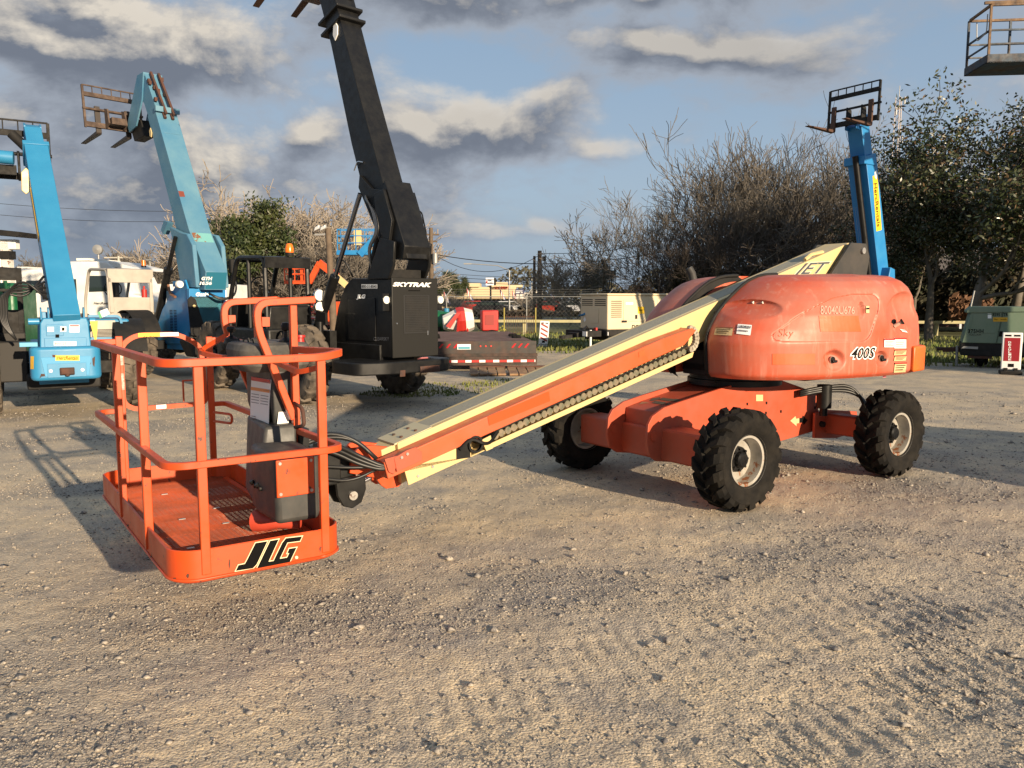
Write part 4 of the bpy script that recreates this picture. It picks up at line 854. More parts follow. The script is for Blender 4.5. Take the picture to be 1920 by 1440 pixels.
# ---------------- faded blue machine with raised forks
def machine_b():
    T = thing('telehandler', 'faded teal blue telehandler with rust patches and open grey cab, left of the black one', 'telehandler', (-7.77, 18.73, 0), radians(137), 'telehandlers with raised booms')
    axles(T, 3.4, 2.0, .69, .42, .35, BLKM, RUBD)
    M().prism([(-1.0, .60), (-1.0, 1.1), (-.2, 1.2), (4.1, 1.1), (4.1, .55)], -.32, .35).obj('chassis', BLUC, T, bevel=.01)
    sp = M().prism([(-1.25, .75), (-1.35, 1.9), (-1.2, 2.15), (-.9, 2.15), (.0, 1.5), (.35, 1.1), (.3, .7)], .34, .38).prism([(-1.25, .75), (-1.35, 1.9), (-1.2, 2.15), (-.9, 2.15), (.0, 1.5), (.35, 1.1), (.3, .7)], -.45, -.41).obj('rear_frame', BLUC, T, bevel=.006)
    v = M()
    for i in range(15):
        for j in range(2): v.box(-.72+.20*j, -.58+.20*j, .379, .384, .98+.035*i, .995+.035*i)
    v.obj('louvre', BLKT, sp)
    M().box(-1.30, -.15, -.41, .34, .6, 1.92).obj('engine_cover', BLUB, T, bevel=.01)
    rp = M().box(-1.42, -1.30, -.44, .40, 1.0, 1.96).obj('rear_hood', BLUC, T, bevel=.01)
    gm = M()
    for i in range(34):
        x = -.40+i*.032
        gm.beam((-1.425, max(-.36, min(.32, x-.2)), 1.20 if x-.2 > -.36 else 1.20+(-.36-(x-.2))), (-1.425, max(-.36, min(.32, x+.2)), 1.76), .006, .006, (1, 0, 0)); gm.beam((-1.428, max(-.36, min(.32, x+.2)), 1.20), (-1.428, max(-.36, min(.32, x-.2)), 1.76), .006, .006, (1, 0, 0))
    gm.obj('mesh_grille', mat('grille_blue', (.03, .18, .24), .5), rp); M().box(-1.424, -1.42, -.38, .34, 1.18, 1.78).obj('radiator', mat('radiator_dark', (.01, .03, .04), .7), rp)
    M().box(-1.424, -1.42, -.10, .10, 1.815, 1.835).obj('slot', BLKT, rp)
    M().prism([(.42, .95), (.46, 1.72), (.38, 1.80), (.28, 1.72), (.10, 1.1), (.16, .9)], -1.47, -1.44, 'yz').obj('black_bracket', BLKM, T, bevel=.004)
    M().cyl((-1.47, .33, 1.58), (-1.49, .33, 1.58), .03).obj('pivot_bolt', CRM, T)
    M().prism([(-.30, .42), (.30, .45), (.45, .8), (.3, 1.02), (-.25, 1.02), (-.35, .8)], -1.35, -.9, 'yz').obj('fuel_tank', DKG, T, bevel=.05, seg=3)
    # boom : flared root, outer section, head
    d = Vector((.47, 0, .883)).normalized(); up = Vector((-.883, 0, .47)); B0 = Vector((-1.42, -.05, 1.75))
    out = M().prism([(-1.66, 1.93), (-1.75, 2.32), (-1.05, 3.25), (.42, 6.1), (.80, 5.95), (-.35, 3.5), (-.75, 2.3), (-.95, 1.93)], -.33, .17).obj('boom', BLUB, T, bevel=.008)
    for y in (-.46, .20):
        M().prism([(-1.55, 1.98), (-1.45, 2.9), (-1.2, 3.15), (-.9, 3.2), (-.35, 3.35), (-.55, 2.9), (-.75, 2.2), (-.85, 1.98)], y, y+.10).obj('boom_cheek', BLUB, out, bevel=.02)
    M().prism([(-.02, 3.2), (.08, 3.3), (-.1, 3.5), (-.3, 3.45)], .16, .30).obj('fin', BLUB, out)
    ep = M().add([(-1.668, -.31, 1.95), (-1.668, .15, 1.95), (-1.765, .15, 2.31), (-1.765, -.31, 2.31)], [(0, 1, 2, 3)]).obj('end_plate', TEAL, out)
    M().prism([(-1.10, 3.17), (-1.72, 2.30), (-1.725, 2.31), (-1.105, 3.19)], -.30, .14).obj('worn_panel', mat('rust_streaked_teal', (.13, .34, .34), .6, spots=(.18, .07, .03), sscale=4, sth=.56), out)
    inn = M().prism([(.10, 5.5), (1.02, 7.0), (1.35, 6.95), (1.55, 6.7), (1.1, 6.3), (.5, 5.3)], -.27, .11).obj('inner_boom', BLUB, out, bevel=.008)
    M().prism([(1.0, 7.0), (1.35, 6.98), (2.05, 5.95), (1.95, 5.75), (1.55, 5.85), (1.15, 6.4)], .10, .14).prism([(1.0, 7.0), (1.35, 6.98), (2.05, 5.95), (1.95, 5.75), (1.55, 5.85), (1.15, 6.4)], -.31, -.27).prism([(1.0, 7.0), (1.35, 6.98), (1.6, 6.6), (1.55, 6.58), (1.3, 6.9), (1.0, 6.9)], -.3, .12).obj('boom_head', BLUB, out, bevel=.006)
    rr = random.Random(5); rl = M()
    for k in range(10): q = Vector((.42, 0, 6.05)).lerp(Vector((.98, 0, 6.95)), rr.random()); y = rr.uniform(-.28, .12); rl.box(q.x-.09, q.x-.02, y-.03, y+.03, q.z-.04, q.z+.05)
    for y in (-.18, .0): rl.beam((.20, y, 5.95), (.92, y, 7.0), .05, .06, up); rl.cyl((.25, y, 5.86), (.36, y, 6.05), .035)
    rl.obj('chain_gear', RUSTM, out, bevel=.004)
    M().box(.28, .36, -.36, .20, 6.0, 6.12).obj('cross_bar', BLUB, out, bevel=.004)
    M().prism([(-.03, 0), (.05, .03), (.07, .16), (0, .22), (-.06, .1)], .18, .20, 'xz').obj('hose_guard', CRM, out, bevel=.006).location = (.62, 0, 5.45)
    carriage(T, (2.2, .38, 5.78), radians(-6), 1.32, 1.0, mat('rusty_brown_frame', (.045, .028, .02), .8, col2=(.11, .075, .055), scale=5), mat('fork_steel', (.03, .022, .018), .6), 1.1, 5, .28)
    M().prism([(1.3, 5.6), (1.9, 5.55), (2.1, 5.9), (2.1, 6.1), (1.5, 6.0)], -.2, .05).obj('tilt_link', BLKM, T, bevel=.01)
    # lift and compensating cylinders
    for y in (.34, -.45):
        lc = M().cyl((.35, y, 1.25), (-.28, y, 2.35), .085).cyl((-.27, y, 2.32), (-.32, y, 2.42), .10).obj('lift_cylinder', BLK, T, smooth=40)
        M().cyl((-.28, y, 2.35), (-.75, y, 3.1), .045).obj('rod', BLK, lc, smooth=40)
    M().cyl((.15, .62, .9), (.15, .62, 1.38), .075).cyl((.15, .62, .68), (.15, .62, .9), .02).obj('outrigger_cylinder', BLK, T, smooth=40)
    M().tube(fillet([(-.45, .42, 2.05), (-.52, .42, 1.85), (-.78, .42, 1.78)], .1, 5), .03, 8).obj('bent_pipe', mat('copper_pipe', (.22, .10, .05), .45, .3), T, smooth=40)
    lm = M().lathe([(0, -.03), (.075, -.03), (.085, .03), (0, .04)], 16, (-1.2, .50, 2.05), 'x').obj('work_lamp', LENS, T, smooth=40); M().box(-1.17, -.95, .46, .54, 2.0, 2.12).obj('lamp_body', BLUC, lm)
    M().box(-1.6, -1.45, -.66, -.50, 2.30, 2.62).obj('mirror', BLKM, T, bevel=.03)
    for k in range(2): M().tube(fillet([(-1.6, .05, 1.86), (-1.72, -.2, 1.72-.03*k), (-1.7, -.5, 1.80), (-1.6, -.62, 2.0), (-1.5, -.58, 2.35)], .2, 5), .022, 7).obj('hose', HOSE, T, smooth='all')
    c = cab_frame(T, .35, 1.85, .42, 1.42, 1.22, 2.42, GRYC, post=.07)
    M().prism([(.44, 1.22), (.44, 1.45), (1.40, 1.45), (1.40, 1.22)], .33, .37, 'yz').prism([(.44, 2.10), (.44, 2.36), (1.40, 2.36), (1.40, 2.10)], .33, .37, 'yz').prism([(1.30, 1.4), (1.40, 1.4), (1.40, 2.2), (1.34, 2.2)], .33, .37, 'yz').prism([(.44, 1.4), (.52, 1.4), (.50, 2.2), (.44, 2.2)], .33, .37, 'yz').obj('rear_wall', GRYC, c, bevel=.01)
    fe = M().cyl((.42, .60, 1.5), (.42, .60, 1.95), .06).cyl((.42, .60, 1.95), (.42, .60, 2.03), .025).obj('fire_extinguisher', RED, T, smooth=40)
    bc = M().cyl((.5, .55, 2.46), (.5, .55, 2.50), .055).obj('beacon', BLK, c); M().cyl((.5, .55, 2.50), (.5, .55, 2.62), .05, 14, .04).obj('beacon_lens', AMB, bc, smooth=40)
    for s in (1, -1): M().grid(lambda u, v: (-.80*cos(.35+2.0*u), s*(.74+.52*v), .69+.80*sin(.35+2.0*u)), 14, 3).obj('mudguard', BLKM, T, smooth='all')
    tb = bvh([rp]); decal(tb, text_mesh('Genie', .05, .15), Q(367, 548, 391, 555.5), 'lettering', WLAB, rp, .004)
    eb = bvh([ep]); decal(eb, text_mesh('GTH', .04, .2), Q(378, 519, 398, 525.5), 'lettering', WLAB, ep, .004); decal(eb, text_mesh('1056', .04, .2), Q(374, 528, 397, 534), 'lettering', WLAB, ep, .004)
    ob = bvh([out]); decal(ob, poly_mesh([[(271, 229), (278, 245), (272, 267), (265, 245)]]), None, 'yellow_diamond', mat('pale_yellow', (.62, .58, .10), .5), out, .004)
    decal(ob, poly_mesh([[(334, 358), (344, 359), (347, 369), (337, 369)]]), None, 'rust_patch', mat('rust_patch', (.16, .035, .02), .7), out, .004)
    return T
machine_b()
# ---------------- black machine
def machine_s():
    o = Vector((-3.5, 13.3, 0))+r134*1.0
    T = thing('telehandler', 'black telehandler with steep black boom and open black cab, behind the orange basket', 'telehandler', o, radians(134), 'telehandlers with raised booms')
    axles(T, 3.25, 2.0, .66, .40, .34, mat('dark_rim', (.03, .03, .03), .5), RUBD)
    M().prism([(-1.3, .60), (-1.3, 1.0), (4.0, 1.0), (4.0, .5), (3.3, .45), (0, .45)], -.34, .34).obj('chassis', BLK, T, bevel=.01)
    bd = M().prism([(-1.56, .80), (-1.58, 2.05), (-.46, 2.08), (-.25, 1.95), (-.02, 1.6), (.12, 1.2), (.15, .80)], -.60, .30).obj('engine_housing', BLK, T, bevel=.02, seg=3)
    rp = M().box(-1.60, -1.56, -.62, .30, .80, 2.07).obj('rear_door', mat('satin_black', (.012, .0115, .010), .5, spec=.3), T, bevel=.012)
    g = M().box(-1.606, -1.60, -.44, .08, 1.18, 1.80).obj('grille_recess', mat('grille_black', (.007, .007, .007), .6), rp, bevel=.003)
    lv = M(); [lv.box(-1.612, -1.606, -.41, .05, 1.21+.028*k, 1.226+.028*k) for k in range(21)]; lv.obj('louvre', BLKM, rp)
    M().box(-1.606, -1.60, -.25, -.02, 1.86, 1.88).obj('slot', BLKT, rp); M().cyl((-1.60, .22, 1.35), (-1.615, .22, 1.35), .012, 10).obj('lock', CHR, rp)
    M().box(-1.62, -1.606, -.40, -.38, 1.15, 1.22).obj('latch', CHR, rp)
    M().box(-1.15, -.35, .302, .315, 1.05, 1.75).obj('side_door', BLK, T, bevel=.01)
    bp = M().prism([(p.x, p.y) for p in fillet([(-.7, -.80, 0), (-1.72, -.80, 0), (-1.78, -.5, 0), (-1.78, .55, 0), (-1.6, 1.0, 0), (-.9, 1.0, 0), (-.7, .8, 0)], .12, 4)], .56, .76, 'xy').obj('rear_bumper', BLK, T, bevel=.02)
    M().tube(fillet([(-1.78, -.06, .78), (-1.86, -.06, .80), (-1.86, -.20, .80), (-1.78, -.20, .78)], .03, 3), .014, 7).obj('tow_ring', mat('pink_ring', (.35, .12, .12), .5), bp, smooth=40)
    M().prism([(-1.781, .52), (-1.79, .60), (-1.79, .62), (-1.781, .62)], .2, .3).prism([(-1.781, .55), (-1.79, .60), (-1.79, .62), (-1.781, .66)], -.5, -.1).obj('rust_patch', RUSTM, bp)
    for y in (.28, -.42):
        M().prism([(-1.55, 2.05), (-1.68, 2.25), (-1.72, 2.62), (-1.35, 2.7), (-1.1, 2.3), (-.95, 2.05)], y, y+.05).obj('pivot_plate', BLK, T, bevel=.01)
    M().box(-1.5, -.9, -.35, .25, 2.05, 2.2).obj('hydraulic_deck', BLKM, T)
    b0 = M().prism([(-1.85, 2.36), (-1.83, 2.52), (-1.30, 3.45), (-.60, 5.1), (.10, 6.85), (.55, 6.85), (.20, 6.0), (-.36, 4.3), (-.64, 3.6), (-1.05, 2.9), (-1.3, 2.40)], -.215, .185).obj('boom', BLK, T, bevel=.01)
    M().prism([(-1.82, 2.36), (-1.87, 2.55), (-1.36, 3.60), (-1.30, 3.45), (-1.0, 3.5), (-.66, 3.75), (-.62, 3.55), (-1.05, 2.9), (-1.38, 2.36)], -.27, .24).obj('outer_boom', BLK, b0, bevel=.012)
    for y in (-.33, .24): M().prism([(-1.62, 2.95), (-1.40, 3.45), (-1.15, 3.4), (-1.2, 2.95), (-1.5, 2.5)], y, y+.06).obj('cheek', BLK, b0, bevel=.01)
    M().prism([(-1.75, 2.42), (-1.77, 2.5), (-1.35, 3.42), (-1.345, 3.42)], -.17, .13).obj('back_panel', mat('satin_black', (.022, .021, .019), .4), b0, bevel=.004)
    for k, z in enumerate((6.35, 6.55)):
        x = -.08+(z-6.35)*.41; M().prism([(x-.10, z), (x-.10, z+.05), (x+.52, z-.15), (x+.50, z-.20)], -.27, .24).obj('collar', BLK, b0, bevel=.01)
    dd = Vector((.41, 0, .912)); hdp = Vector((.32, 0, 6.85)); M().prism([(.05, 6.75), (.30, 7.5), (.75, 7.5), (1.2, 7.15), (1.15, 6.95), (.85, 6.95), (.5, 6.85)], -.17, .14).obj('boom_head', BLK, b0, bevel=.01)
    M().prism([(.12, .0), (.18, .10), (.16, .26), (.10, .30), (.03, .22), (.04, .08)], .0, .02).obj('hose_guard', WLAB, b0, bevel=.006).location = (-.08, .187, 6.02)
    M().tube(fillet([(-.72, .20, 3.95), (-.60, .23, 3.98), (-.45, .2, 3.85)], .05, 3), .012, 6).obj('hose_clip', CHR, b0)
    carriage(T, (1.10, .20, 7.42), radians(-20), 1.25, .95, BLKM, mat('rusty_fork', (.07, .032, .018), .7), 1.05, 5, .30)
    # lift cylinders
    for y in (.36, -.40):
        lc = M().cyl((.62, y, 1.15), (-.05, y, 2.12), .085).obj('lift_cylinder', BLK, T, smooth=40); M().cyl((-.04, y, 2.1), (-.86, y, 3.42), .04).obj('rod', mat('dark_chrome', (.25, .25, .27), .2, 1), lc, smooth=40)
    M().cyl((-.75, .1, 2.15), (-1.0, .1, 2.75), .07).obj('slave_cylinder', BLK, T, smooth=40)
    for k in range(4): M().tube(fillet([(-.85, .26, 3.4-.02*k), (-1.12-.03*k, .30, 3.1), (-1.20-.03*k, .30, 2.8), (-.95-.02*k, .30, 2.55), (-1.05, .28, 2.1)], .12, 4), .013, 6).obj('steel_line' if k < 3 else 'hose', mat('dull_steel', (.18, .18, .18), .35, .7) if k < 3 else HOSE, T, smooth='all')
    M().tube(fillet([(-1.35, -.30, 3.2), (-1.45, -.42, 3.15), (-1.58, -.42, 2.75), (-1.5, -.3, 2.7)], .06, 3), .012, 6).obj('hand_rail', BLK, T)
    M().tube(fillet([(-.02, .3, 2.2), (-.10, .35, 2.45), (-.3, .3, 2.35), (-.35, .2, 2.1)], .08, 4), .016, 6).obj('hose', HOSE, T, smooth='all')
    # cab on the left
    c = cab_frame(T, .62, 2.05, .45, 1.30, 1.20, 2.46, BLK, post=.085)
    M().box(.55, 2.1, .40, 1.32, .72, 1.24).obj('cab_base', BLK, c, bevel=.05, seg=3)
    M().prism([(.45, 1.2), (.48, 1.62), (1.25, 1.62), (1.30, 1.2)], .58, .66, 'yz').obj('rear_wall', BLK, c, bevel=.03)
    M().prism([(1.9, 1.2), (1.75, 1.72), (1.95, 1.75), (2.1, 1.5), (2.1, 1.2)], .5, 1.25).obj('dashboard', BLKM, c, bevel=.02)
    M().box(1.72, 1.74, .6, 1.0, 1.68, 1.72).obj('gauge_panel', LTXT, c)
    for k in range(6): M().cyl((.8+.18*k, 1.27, 2.40), (.8+.18*k, .48, 2.40), .012, 6).obj('roof_bar', BLK, c)
    bc = M().cyl((.72, .78, 2.47), (.72, .78, 2.53), .07).obj('beacon', BLKM, c, smooth=40); M().lathe([(0, 2.69), (.05, 2.68), (.075, 2.60), (.072, 2.53), (0, 2.53)], 16, (.72, .78, 0), 'z').obj('beacon_lens', AMB, bc, smooth=40); M().cyl((.66, .7, 2.45), (.66, .6, 2.50), .03).obj('horn', BLK, c)
    for z, r in ((1.80, .11), (1.60, .10)):
        lm = M().lathe([(0, -.02), (r*.9, -.03), (r, 0), (r*.7, .08), (0, .14)], 18, (.30, .48, z), 'x').obj('work_lamp', CHR, T, smooth=40); M().lathe([(0, -.035), (r*.86, -.035)], 18, (.30, .48, z), 'x').obj('lens', LENS, lm)
    M().cyl((.35, .48, 1.3), (.35, .48, 1.85), .018).obj('lamp_post', STL, T)
    for y, n_ in ((.20, 'tail_lamp'), (-.70, 'tail_lamp')):
        tl = M().lathe([(0, -.03), (.06, -.03), (.07, .02)], 14, (-1.50 if y > 0 else -1.55, y+.15 if y > 0 else y, 1.72), 'x').obj(n_, LENS, T, smooth=40); M().box(-1.52, -1.4, (y+.08 if y > 0 else y-.07), (y+.22 if y > 0 else y+.07), 1.55, 1.82).obj('lamp_bracket', BLK, tl)
    M().cyl((.05, .62, .7), (.05, .62, 1.35), .06).cyl((.05, .62, .5), (.05, .62, .7), .02).prism([(-.1, 1.3), (-.1, 1.5), (.2, 1.55), (.25, 1.3)], .55, .60).obj('outrigger_cylinder', BLK, T, smooth=40)
    M().cyl((-1.35, -.42, 2.42), (-1.50, -.5, 2.42), .07).obj('work_lamp', BLK, T)
    for s in (1,): M().box(-.15, 2.2, .42, .55, .9, 1.2).obj('step_box', BLK, T)
    tb = bvh([rp]); decal(tb, text_mesh('SKYTRAK', .05, .18, 1.0), [(737, 529), (809, 530), (807.5, 538.5), (736, 537)], 'lettering', WLAB, rp, .004)
    sb = bvh([bd]+[x for x in T.children if x.name.startswith('side_door')])
    decal(sb, rect_mesh(1, 1), Q(678, 533, 708, 541), 'number_plate', WLAB, bd, .004); decal(sb, text_mesh('800-31-8545', .01), Q(679, 534.2, 707, 539.8), 'lettering', BLKT, bd, .008)
    decal(sb, text_mesh('JLG', .05, .2), Q(669, 552, 686, 562), 'lettering', WLAB, bd, .006); decal(sb, text_mesh('CLEARSKY', -.005), Q(701, 632, 730, 638.5), 'lettering', LTXT, bd, .006)
    M().box(.2, .25, .9, .95, 1.0, 1.05)
    return T
machine_s()
# ---------------- far right blue machine, front view, raised forks
def machine_e():
    T = thing('telehandler', 'blue telehandler behind the orange boom lift, yellow sticker on its upright boom', 'telehandler', (9.2, 21.6, 0), radians(214), 'telehandlers with raised booms')
    axles(T, 3.2, 2.0, .66, .38, .33, BLKM, RUB)
    M().prism([(-1.2, .5), (-1.2, 1.2), (-.6, 1.7), (.1, 1.2), (4.0, 1.0), (4.0, .5)], -.35, .35).obj('chassis', BLUE, T, bevel=.02)
    M().box(.2, 1.9, -1.05, -.4, .8, 1.5).obj('engine_pod', BLUE, T, bevel=.05)
    cab_frame(T, .8, 2.1, .62, 1.3, .85, 1.85, BLKM)
    d = Vector((.27, 0, .963)); up = Vector((-.963, 0, .27))
    cab = 0
    bo = M().beam((-.55, 0, 1.3), Vector((-.55, 0, 1.3))+d*4.2, .52, .46, up).obj('boom', BLUC, T, bevel=.01); bo.location = (.10, .45, 0)
    M().beam(Vector((-.55, 0, 1.3))+d*4.2, Vector((-.55, 0, 1.3))+d*4.95, .40, .34, up).obj('inner_boom', BLUC, bo, bevel=.01)
    M().prism([(-.45, 1.7), (-.35, 2.5), (-.15, 2.55), (-.05, 2.2), (-.2, 1.6)], .2, .5, 'xz').obj('cheek', BLUC, bo, bevel=.02)
    f = Vector((.24, 0, -.05))
    M().cyl(Vector((-.38, .06, 1.5))+f, Vector((-.38, .06, 1.5))+f+d*4.0, .075).obj('extend_cylinder', BLK, bo, smooth=40)
    for k in range(2): M().tube([Vector((-.24, -.14-.05*k, 1.6)), Vector((-.24, -.14-.05*k, 1.6))+d*2.6], .014, 6).obj('steel_line', GALV, bo)
    q = Vector((-.55, 0, 1.3))+d*4.2
    M().box(q.x-.22, q.x+.30, -.29, .29, q.z-.25, q.z-.05).obj('collar', BLUC, bo, bevel=.01)
    M().prism([(.6, 5.9), (.62, 6.35), (.85, 6.3), (1.1, 6.15), (1.1, 5.95)], -.16, -.12).prism([(.6, 5.9), (.62, 6.35), (.85, 6.3), (1.1, 6.15), (1.1, 5.95)], .12, .16).obj('boom_head', BLUE, bo, bevel=.006)
    carriage(T, (1.35, .60, 6.0), radians(2), 1.35, .95, BLKM, mat('rusty_fork', (.12, .04, .02), .7), 1.1, 5, .40)
    tb = bvh([bo]); decal(tb, [(0, 0), (1, 0), (1, 1), (0, 1)] and rect_mesh(1, 1), [(1636, 330), (1645, 328), (1653, 431), (1643, 434)], 'yellow_sticker', YEL, bo, .004)
    tm = text_mesh('HercRentals', .01); tm = ([(1-v, u) for u, v in tm[0]], tm[1]); decal(tb, tm, [(1638, 344), (1644, 343), (1650, 424), (1644.5, 426)], 'lettering', BLKT, bo, .008)
    M().prism([(0, 0), (.08, .05), (.1, .18), (.02, .24), (-.04, .12)], .262, .272).obj('hose_guard', WLAB, bo, bevel=.004).location = (.30, 0, 4.75)
    return T
machine_e()
# ---------------- blue work platform high at top right
def platform_r():
    def at3(u, v, Y): return at(u, v, Y)
    A_ = at3(1816, 128, 17.2); B_ = at3(1850, 133, 16.4)
    ex = (A_-B_); ex.z = 0; wdt = 1.0; ex.normalize(); ey = Vector((-ex.y, ex.x, 0)); ey = -ey if ey.y > 0 else ey
    ang = atan2(ey.y, ey.x); o = B_
    T = thing('lift_platform', 'weathered blue work platform of a raised boom lift, hanging at the top right corner', 'work platform', (B_.x+ey.x*5.4+ex.x*.5, B_.y+ey.y*5.4+ex.y*.5, 0), ang)
    # local: x along the long side towards the camera, y across
    z0 = B_.z+.16
    def P(s, t, z): return (s-5.4, (t-.5) if (Vector((-sin(ang), cos(ang), 0)).dot(ex) > 0) else (.5-t), z0+z)
    def bx(m, s0, s1, t0, t1, a, b): p = P(s0, t0, a); q = P(s1, t1, b); m.box(min(p[0], q[0]), max(p[0], q[0]), min(p[1], q[1]), max(p[1], q[1]), p[2], q[2])
    dk = mat('rusted_dark_blue', (.012, .035, .06), .6, col2=(.035, .02, .015), scale=4); rs = mat('rust_brown', (.16, .09, .04), .7, col2=(.05, .03, .02), scale=6)
    m = M(); bx(m, 0, 2.44, 0, 1.0, 0, .02); fl = m.obj('floor', dk, T)
    m = M(); bx(m, 0, 2.44, 0, .012, 0, .16); bx(m, 0, 2.44, .988, 1.0, 0, .16); bx(m, 0, .012, 0, 1, 0, .16); bx(m, 2.43, 2.44, 0, 1, 0, .16); m.obj('toe_board', dk, T)
    for z, w, mt_ in ((1.1, .045, rs), (.62, .032, dk), (.36, .03, dk)):
        M().rail(fillet([P(.03, .03, z), P(2.41, .03, z), P(2.41, .97, z), P(.03, .97, z), P(.03, .03, z)], .08, 3), w).obj('rail', mt_, T, smooth=40)
    M().rail([P(-.1, .03, 1.14), P(2.5, .03, 1.18)], .05).obj('top_bar', rs, T)
    for s, t in ((.03, .03), (.03, .97), (.85, .03), (.85, .97), (1.65, .03), (1.65, .97), (2.41, .03), (2.41, .97)):
        M().rail([P(s, t, 0), P(s, t, 1.1)], .04, (1, 0, 0)).obj('post', rs if s < .1 and t < .1 else dk, T)
    M().tube(fillet([P(.0, .1, .95), P(.0, .1, .6), P(.0, .5, .55), P(.0, .55, .95)], .08, 4), .012, 6).obj('gate_latch', GALV, T)
    bx(m := M(), 2.44, 2.7, .35, .65, .1, .7); m.obj('rotator', BLUE, T, bevel=.01)
    M().beam(P(2.6, .5, .4), P(5.4, .5, -2.4), .22, .26).obj('jib', BLUE, T, bevel=.01)
    M().beam(P(5.3, .5, -2.3), P(5.4, .5, -z0+1.4), .3, .3, (1, 0, 0)).obj('boom', BLUE, T, bevel=.01)
    M().box(-.9, .9, -.7, .7, .6, 1.5).box(-1.3, 1.3, -.5, .5, .4, .7).obj('turntable', BLUE, T, bevel=.05)
    for x in (-1.0, 1.0):
        for s in (1, -1): wheel(T, x, s*.85, .42, .3, .22, s, RIM, RUB, 'skid', .03, 17)
platform_r()
# ================================================================== BACKGROUND THINGS
def rot2(o, a, x, y): return Vector((o[0]+x*cos(a)-y*sin(a), o[1]+x*sin(a)+y*cos(a), 0))
# ---- air compressor (tan)
def tan_compressor():
    p = gnd(1077, 655); Y = 27.2
    # end face px 1077..1138, side px 1138..1262 ; side recedes to the right
    A_ = at(1077, 600, 28.2); B_ = at(1139, 600, 26.6)
    a = radians(28); T = thing('air_compressor', 'large tan towable air compressor with black lettering, on grass in front of bare trees', 'compressor', (B_.x, B_.y, 0), a)
    # local x along the long side (to the right, away), y across (left/away)
    b = M().box(0, 3.1, 0, 1.45, .62, 1.62).obj('housing', TANP, T, bevel=.03)
    M().box(-.03, 3.13, -.03, 1.48, 1.62, 1.68).obj('roof', TANP, b, bevel=.02)
    bd = M().box(-.02, 3.1, .0, 1.45, .44, .62).box(.1, 3.0, .1, 1.35, .30, .46).obj('frame', BLKM, T, bevel=.01)
    for x0, x1, z0, z1, n in ((.12, .50, .98, 1.50, 9),):
        g = M(); [g.box(x0, x1, -.006, .004, z0+(z1-z0)*i/n, z0+(z1-z0)*i/n+.022) for i in range(n)]; g.obj('louvre', BLKM, b)
    for y0, y1 in ((.1, .66), (.78, 1.36)):
        g = M(); [g.box(-.006, .004, y0, y1, 1.32+.055*i, 1.345+.055*i) for i in range(4)]; g.obj('louvre', BLKM, b)
    M().box(.56, 1.75, -.012, .0, .86, 1.50).box(1.80, 3.0, -.012, 0, .70, 1.50).obj('side_door', TANP, b, bevel=.006)
    M().box(-.012, 0, .45, .90, .80, 1.24).obj('end_door', TANP, b, bevel=.005)
    M().box(.98, 1.06, -.02, -.012, .93, 1.05).box(.5, .68, -.02, -.01, .83, .89).obj('handle', BLKM, b)
    M().tube(fillet([(1.95, -.02, 1.2), (1.95, -.05, 1.2), (1.95, -.05, 1.4), (1.95, -.02, 1.4)], .01, 2), .012, 6).obj('grab_handle', BLKM, b)
    dr = M().beam((.0, .72, .50), (-.75, .72, .46), .5, .14).box(-.62, -.10, .15, 1.30, .42, .60).obj('drawbar', BLKM, T, bevel=.01)
    M().beam((-.6, .72, .44), (-1.1, .72, .40), .12, .10).cyl((-1.1, .72, .36), (-1.1, .72, .44), .09).obj('hitch', BLKM, dr)
    M().cyl((-.45, .2, 0.02), (-.45, .2, .62), .035).box(-.52, -.38, .13, .27, 0, .03).obj('jack_leg', WHT, dr)
    M().box(-.64, -.62, .12, .34, .44, .58).obj('label', WLAB, dr); M().box(.0, .02, -.03, .0, .46, .56).obj('label', WLAB, bd)
    for k in range(3): M().tube([(-.6+.1*k, .3+.2*k, .6), (-.5+.1*k, .35+.2*k, .74-.03*k), (-.3, .5+.1*k, .62)], .014, 6).obj('hose', HOSE, dr)
    M().box(-.2, -.14, .3, .42, .60, .68).obj('red_valve', RED, dr)
    for s in (0.05, 1.4):
        for x in (1.2, 1.95): wheel(T, x, s, .33, .22, .19, 1 if s > 1 else -1, WHT, RUB, 'skid', .012, 24)
    T.scale = (1.14, 1.14, 1.14)
    ex = M().box(1.5, 1.62, .6, .72, 1.68, 1.72).obj('exhaust_flap', BLKM, b)
    tb = bvh([b]+[c for c in b.children if 'door' in c.name])
    decal(tb, text_mesh('DOOSAN', .03, .2), Q(1184, 609, 1222, 617), 'lettering', BLKT, b, .006)
    decal(tb, rect_mesh(1, 1), Q(1196, 575, 1208, 588), 'yellow_plate', YEL, b, .006); decal(tb, text_mesh('Herc', .01, .15), Q(1198, 580, 1206, 583), 'lettering', BLKT, b, .010)
    decal(tb, rect_mesh(1, 1), Q(1173, 567, 1187, 571), 'label', WLAB, b, .006)
    decal(tb, poly_mesh([[(1083, 584), (1097, 586), (1098, 590), (1093, 593), (1084, 592)]]), None, 'blue_emblem', mat('blue_print', (.02, .16, .35), .5), b, .005); decal(tb, poly_mesh([[(1085, 591), (1090, 585), (1093, 592)]]), None, 'navy_emblem', mat('navy_print', (.02, .03, .10), .5), b, .008)
    decal(tb, poly_mesh([[(1097, 593), (1099, 600), (1096, 604), (1094, 599)]]), None, 'tag_decal', WLAB, b, .005)
tan_compressor()
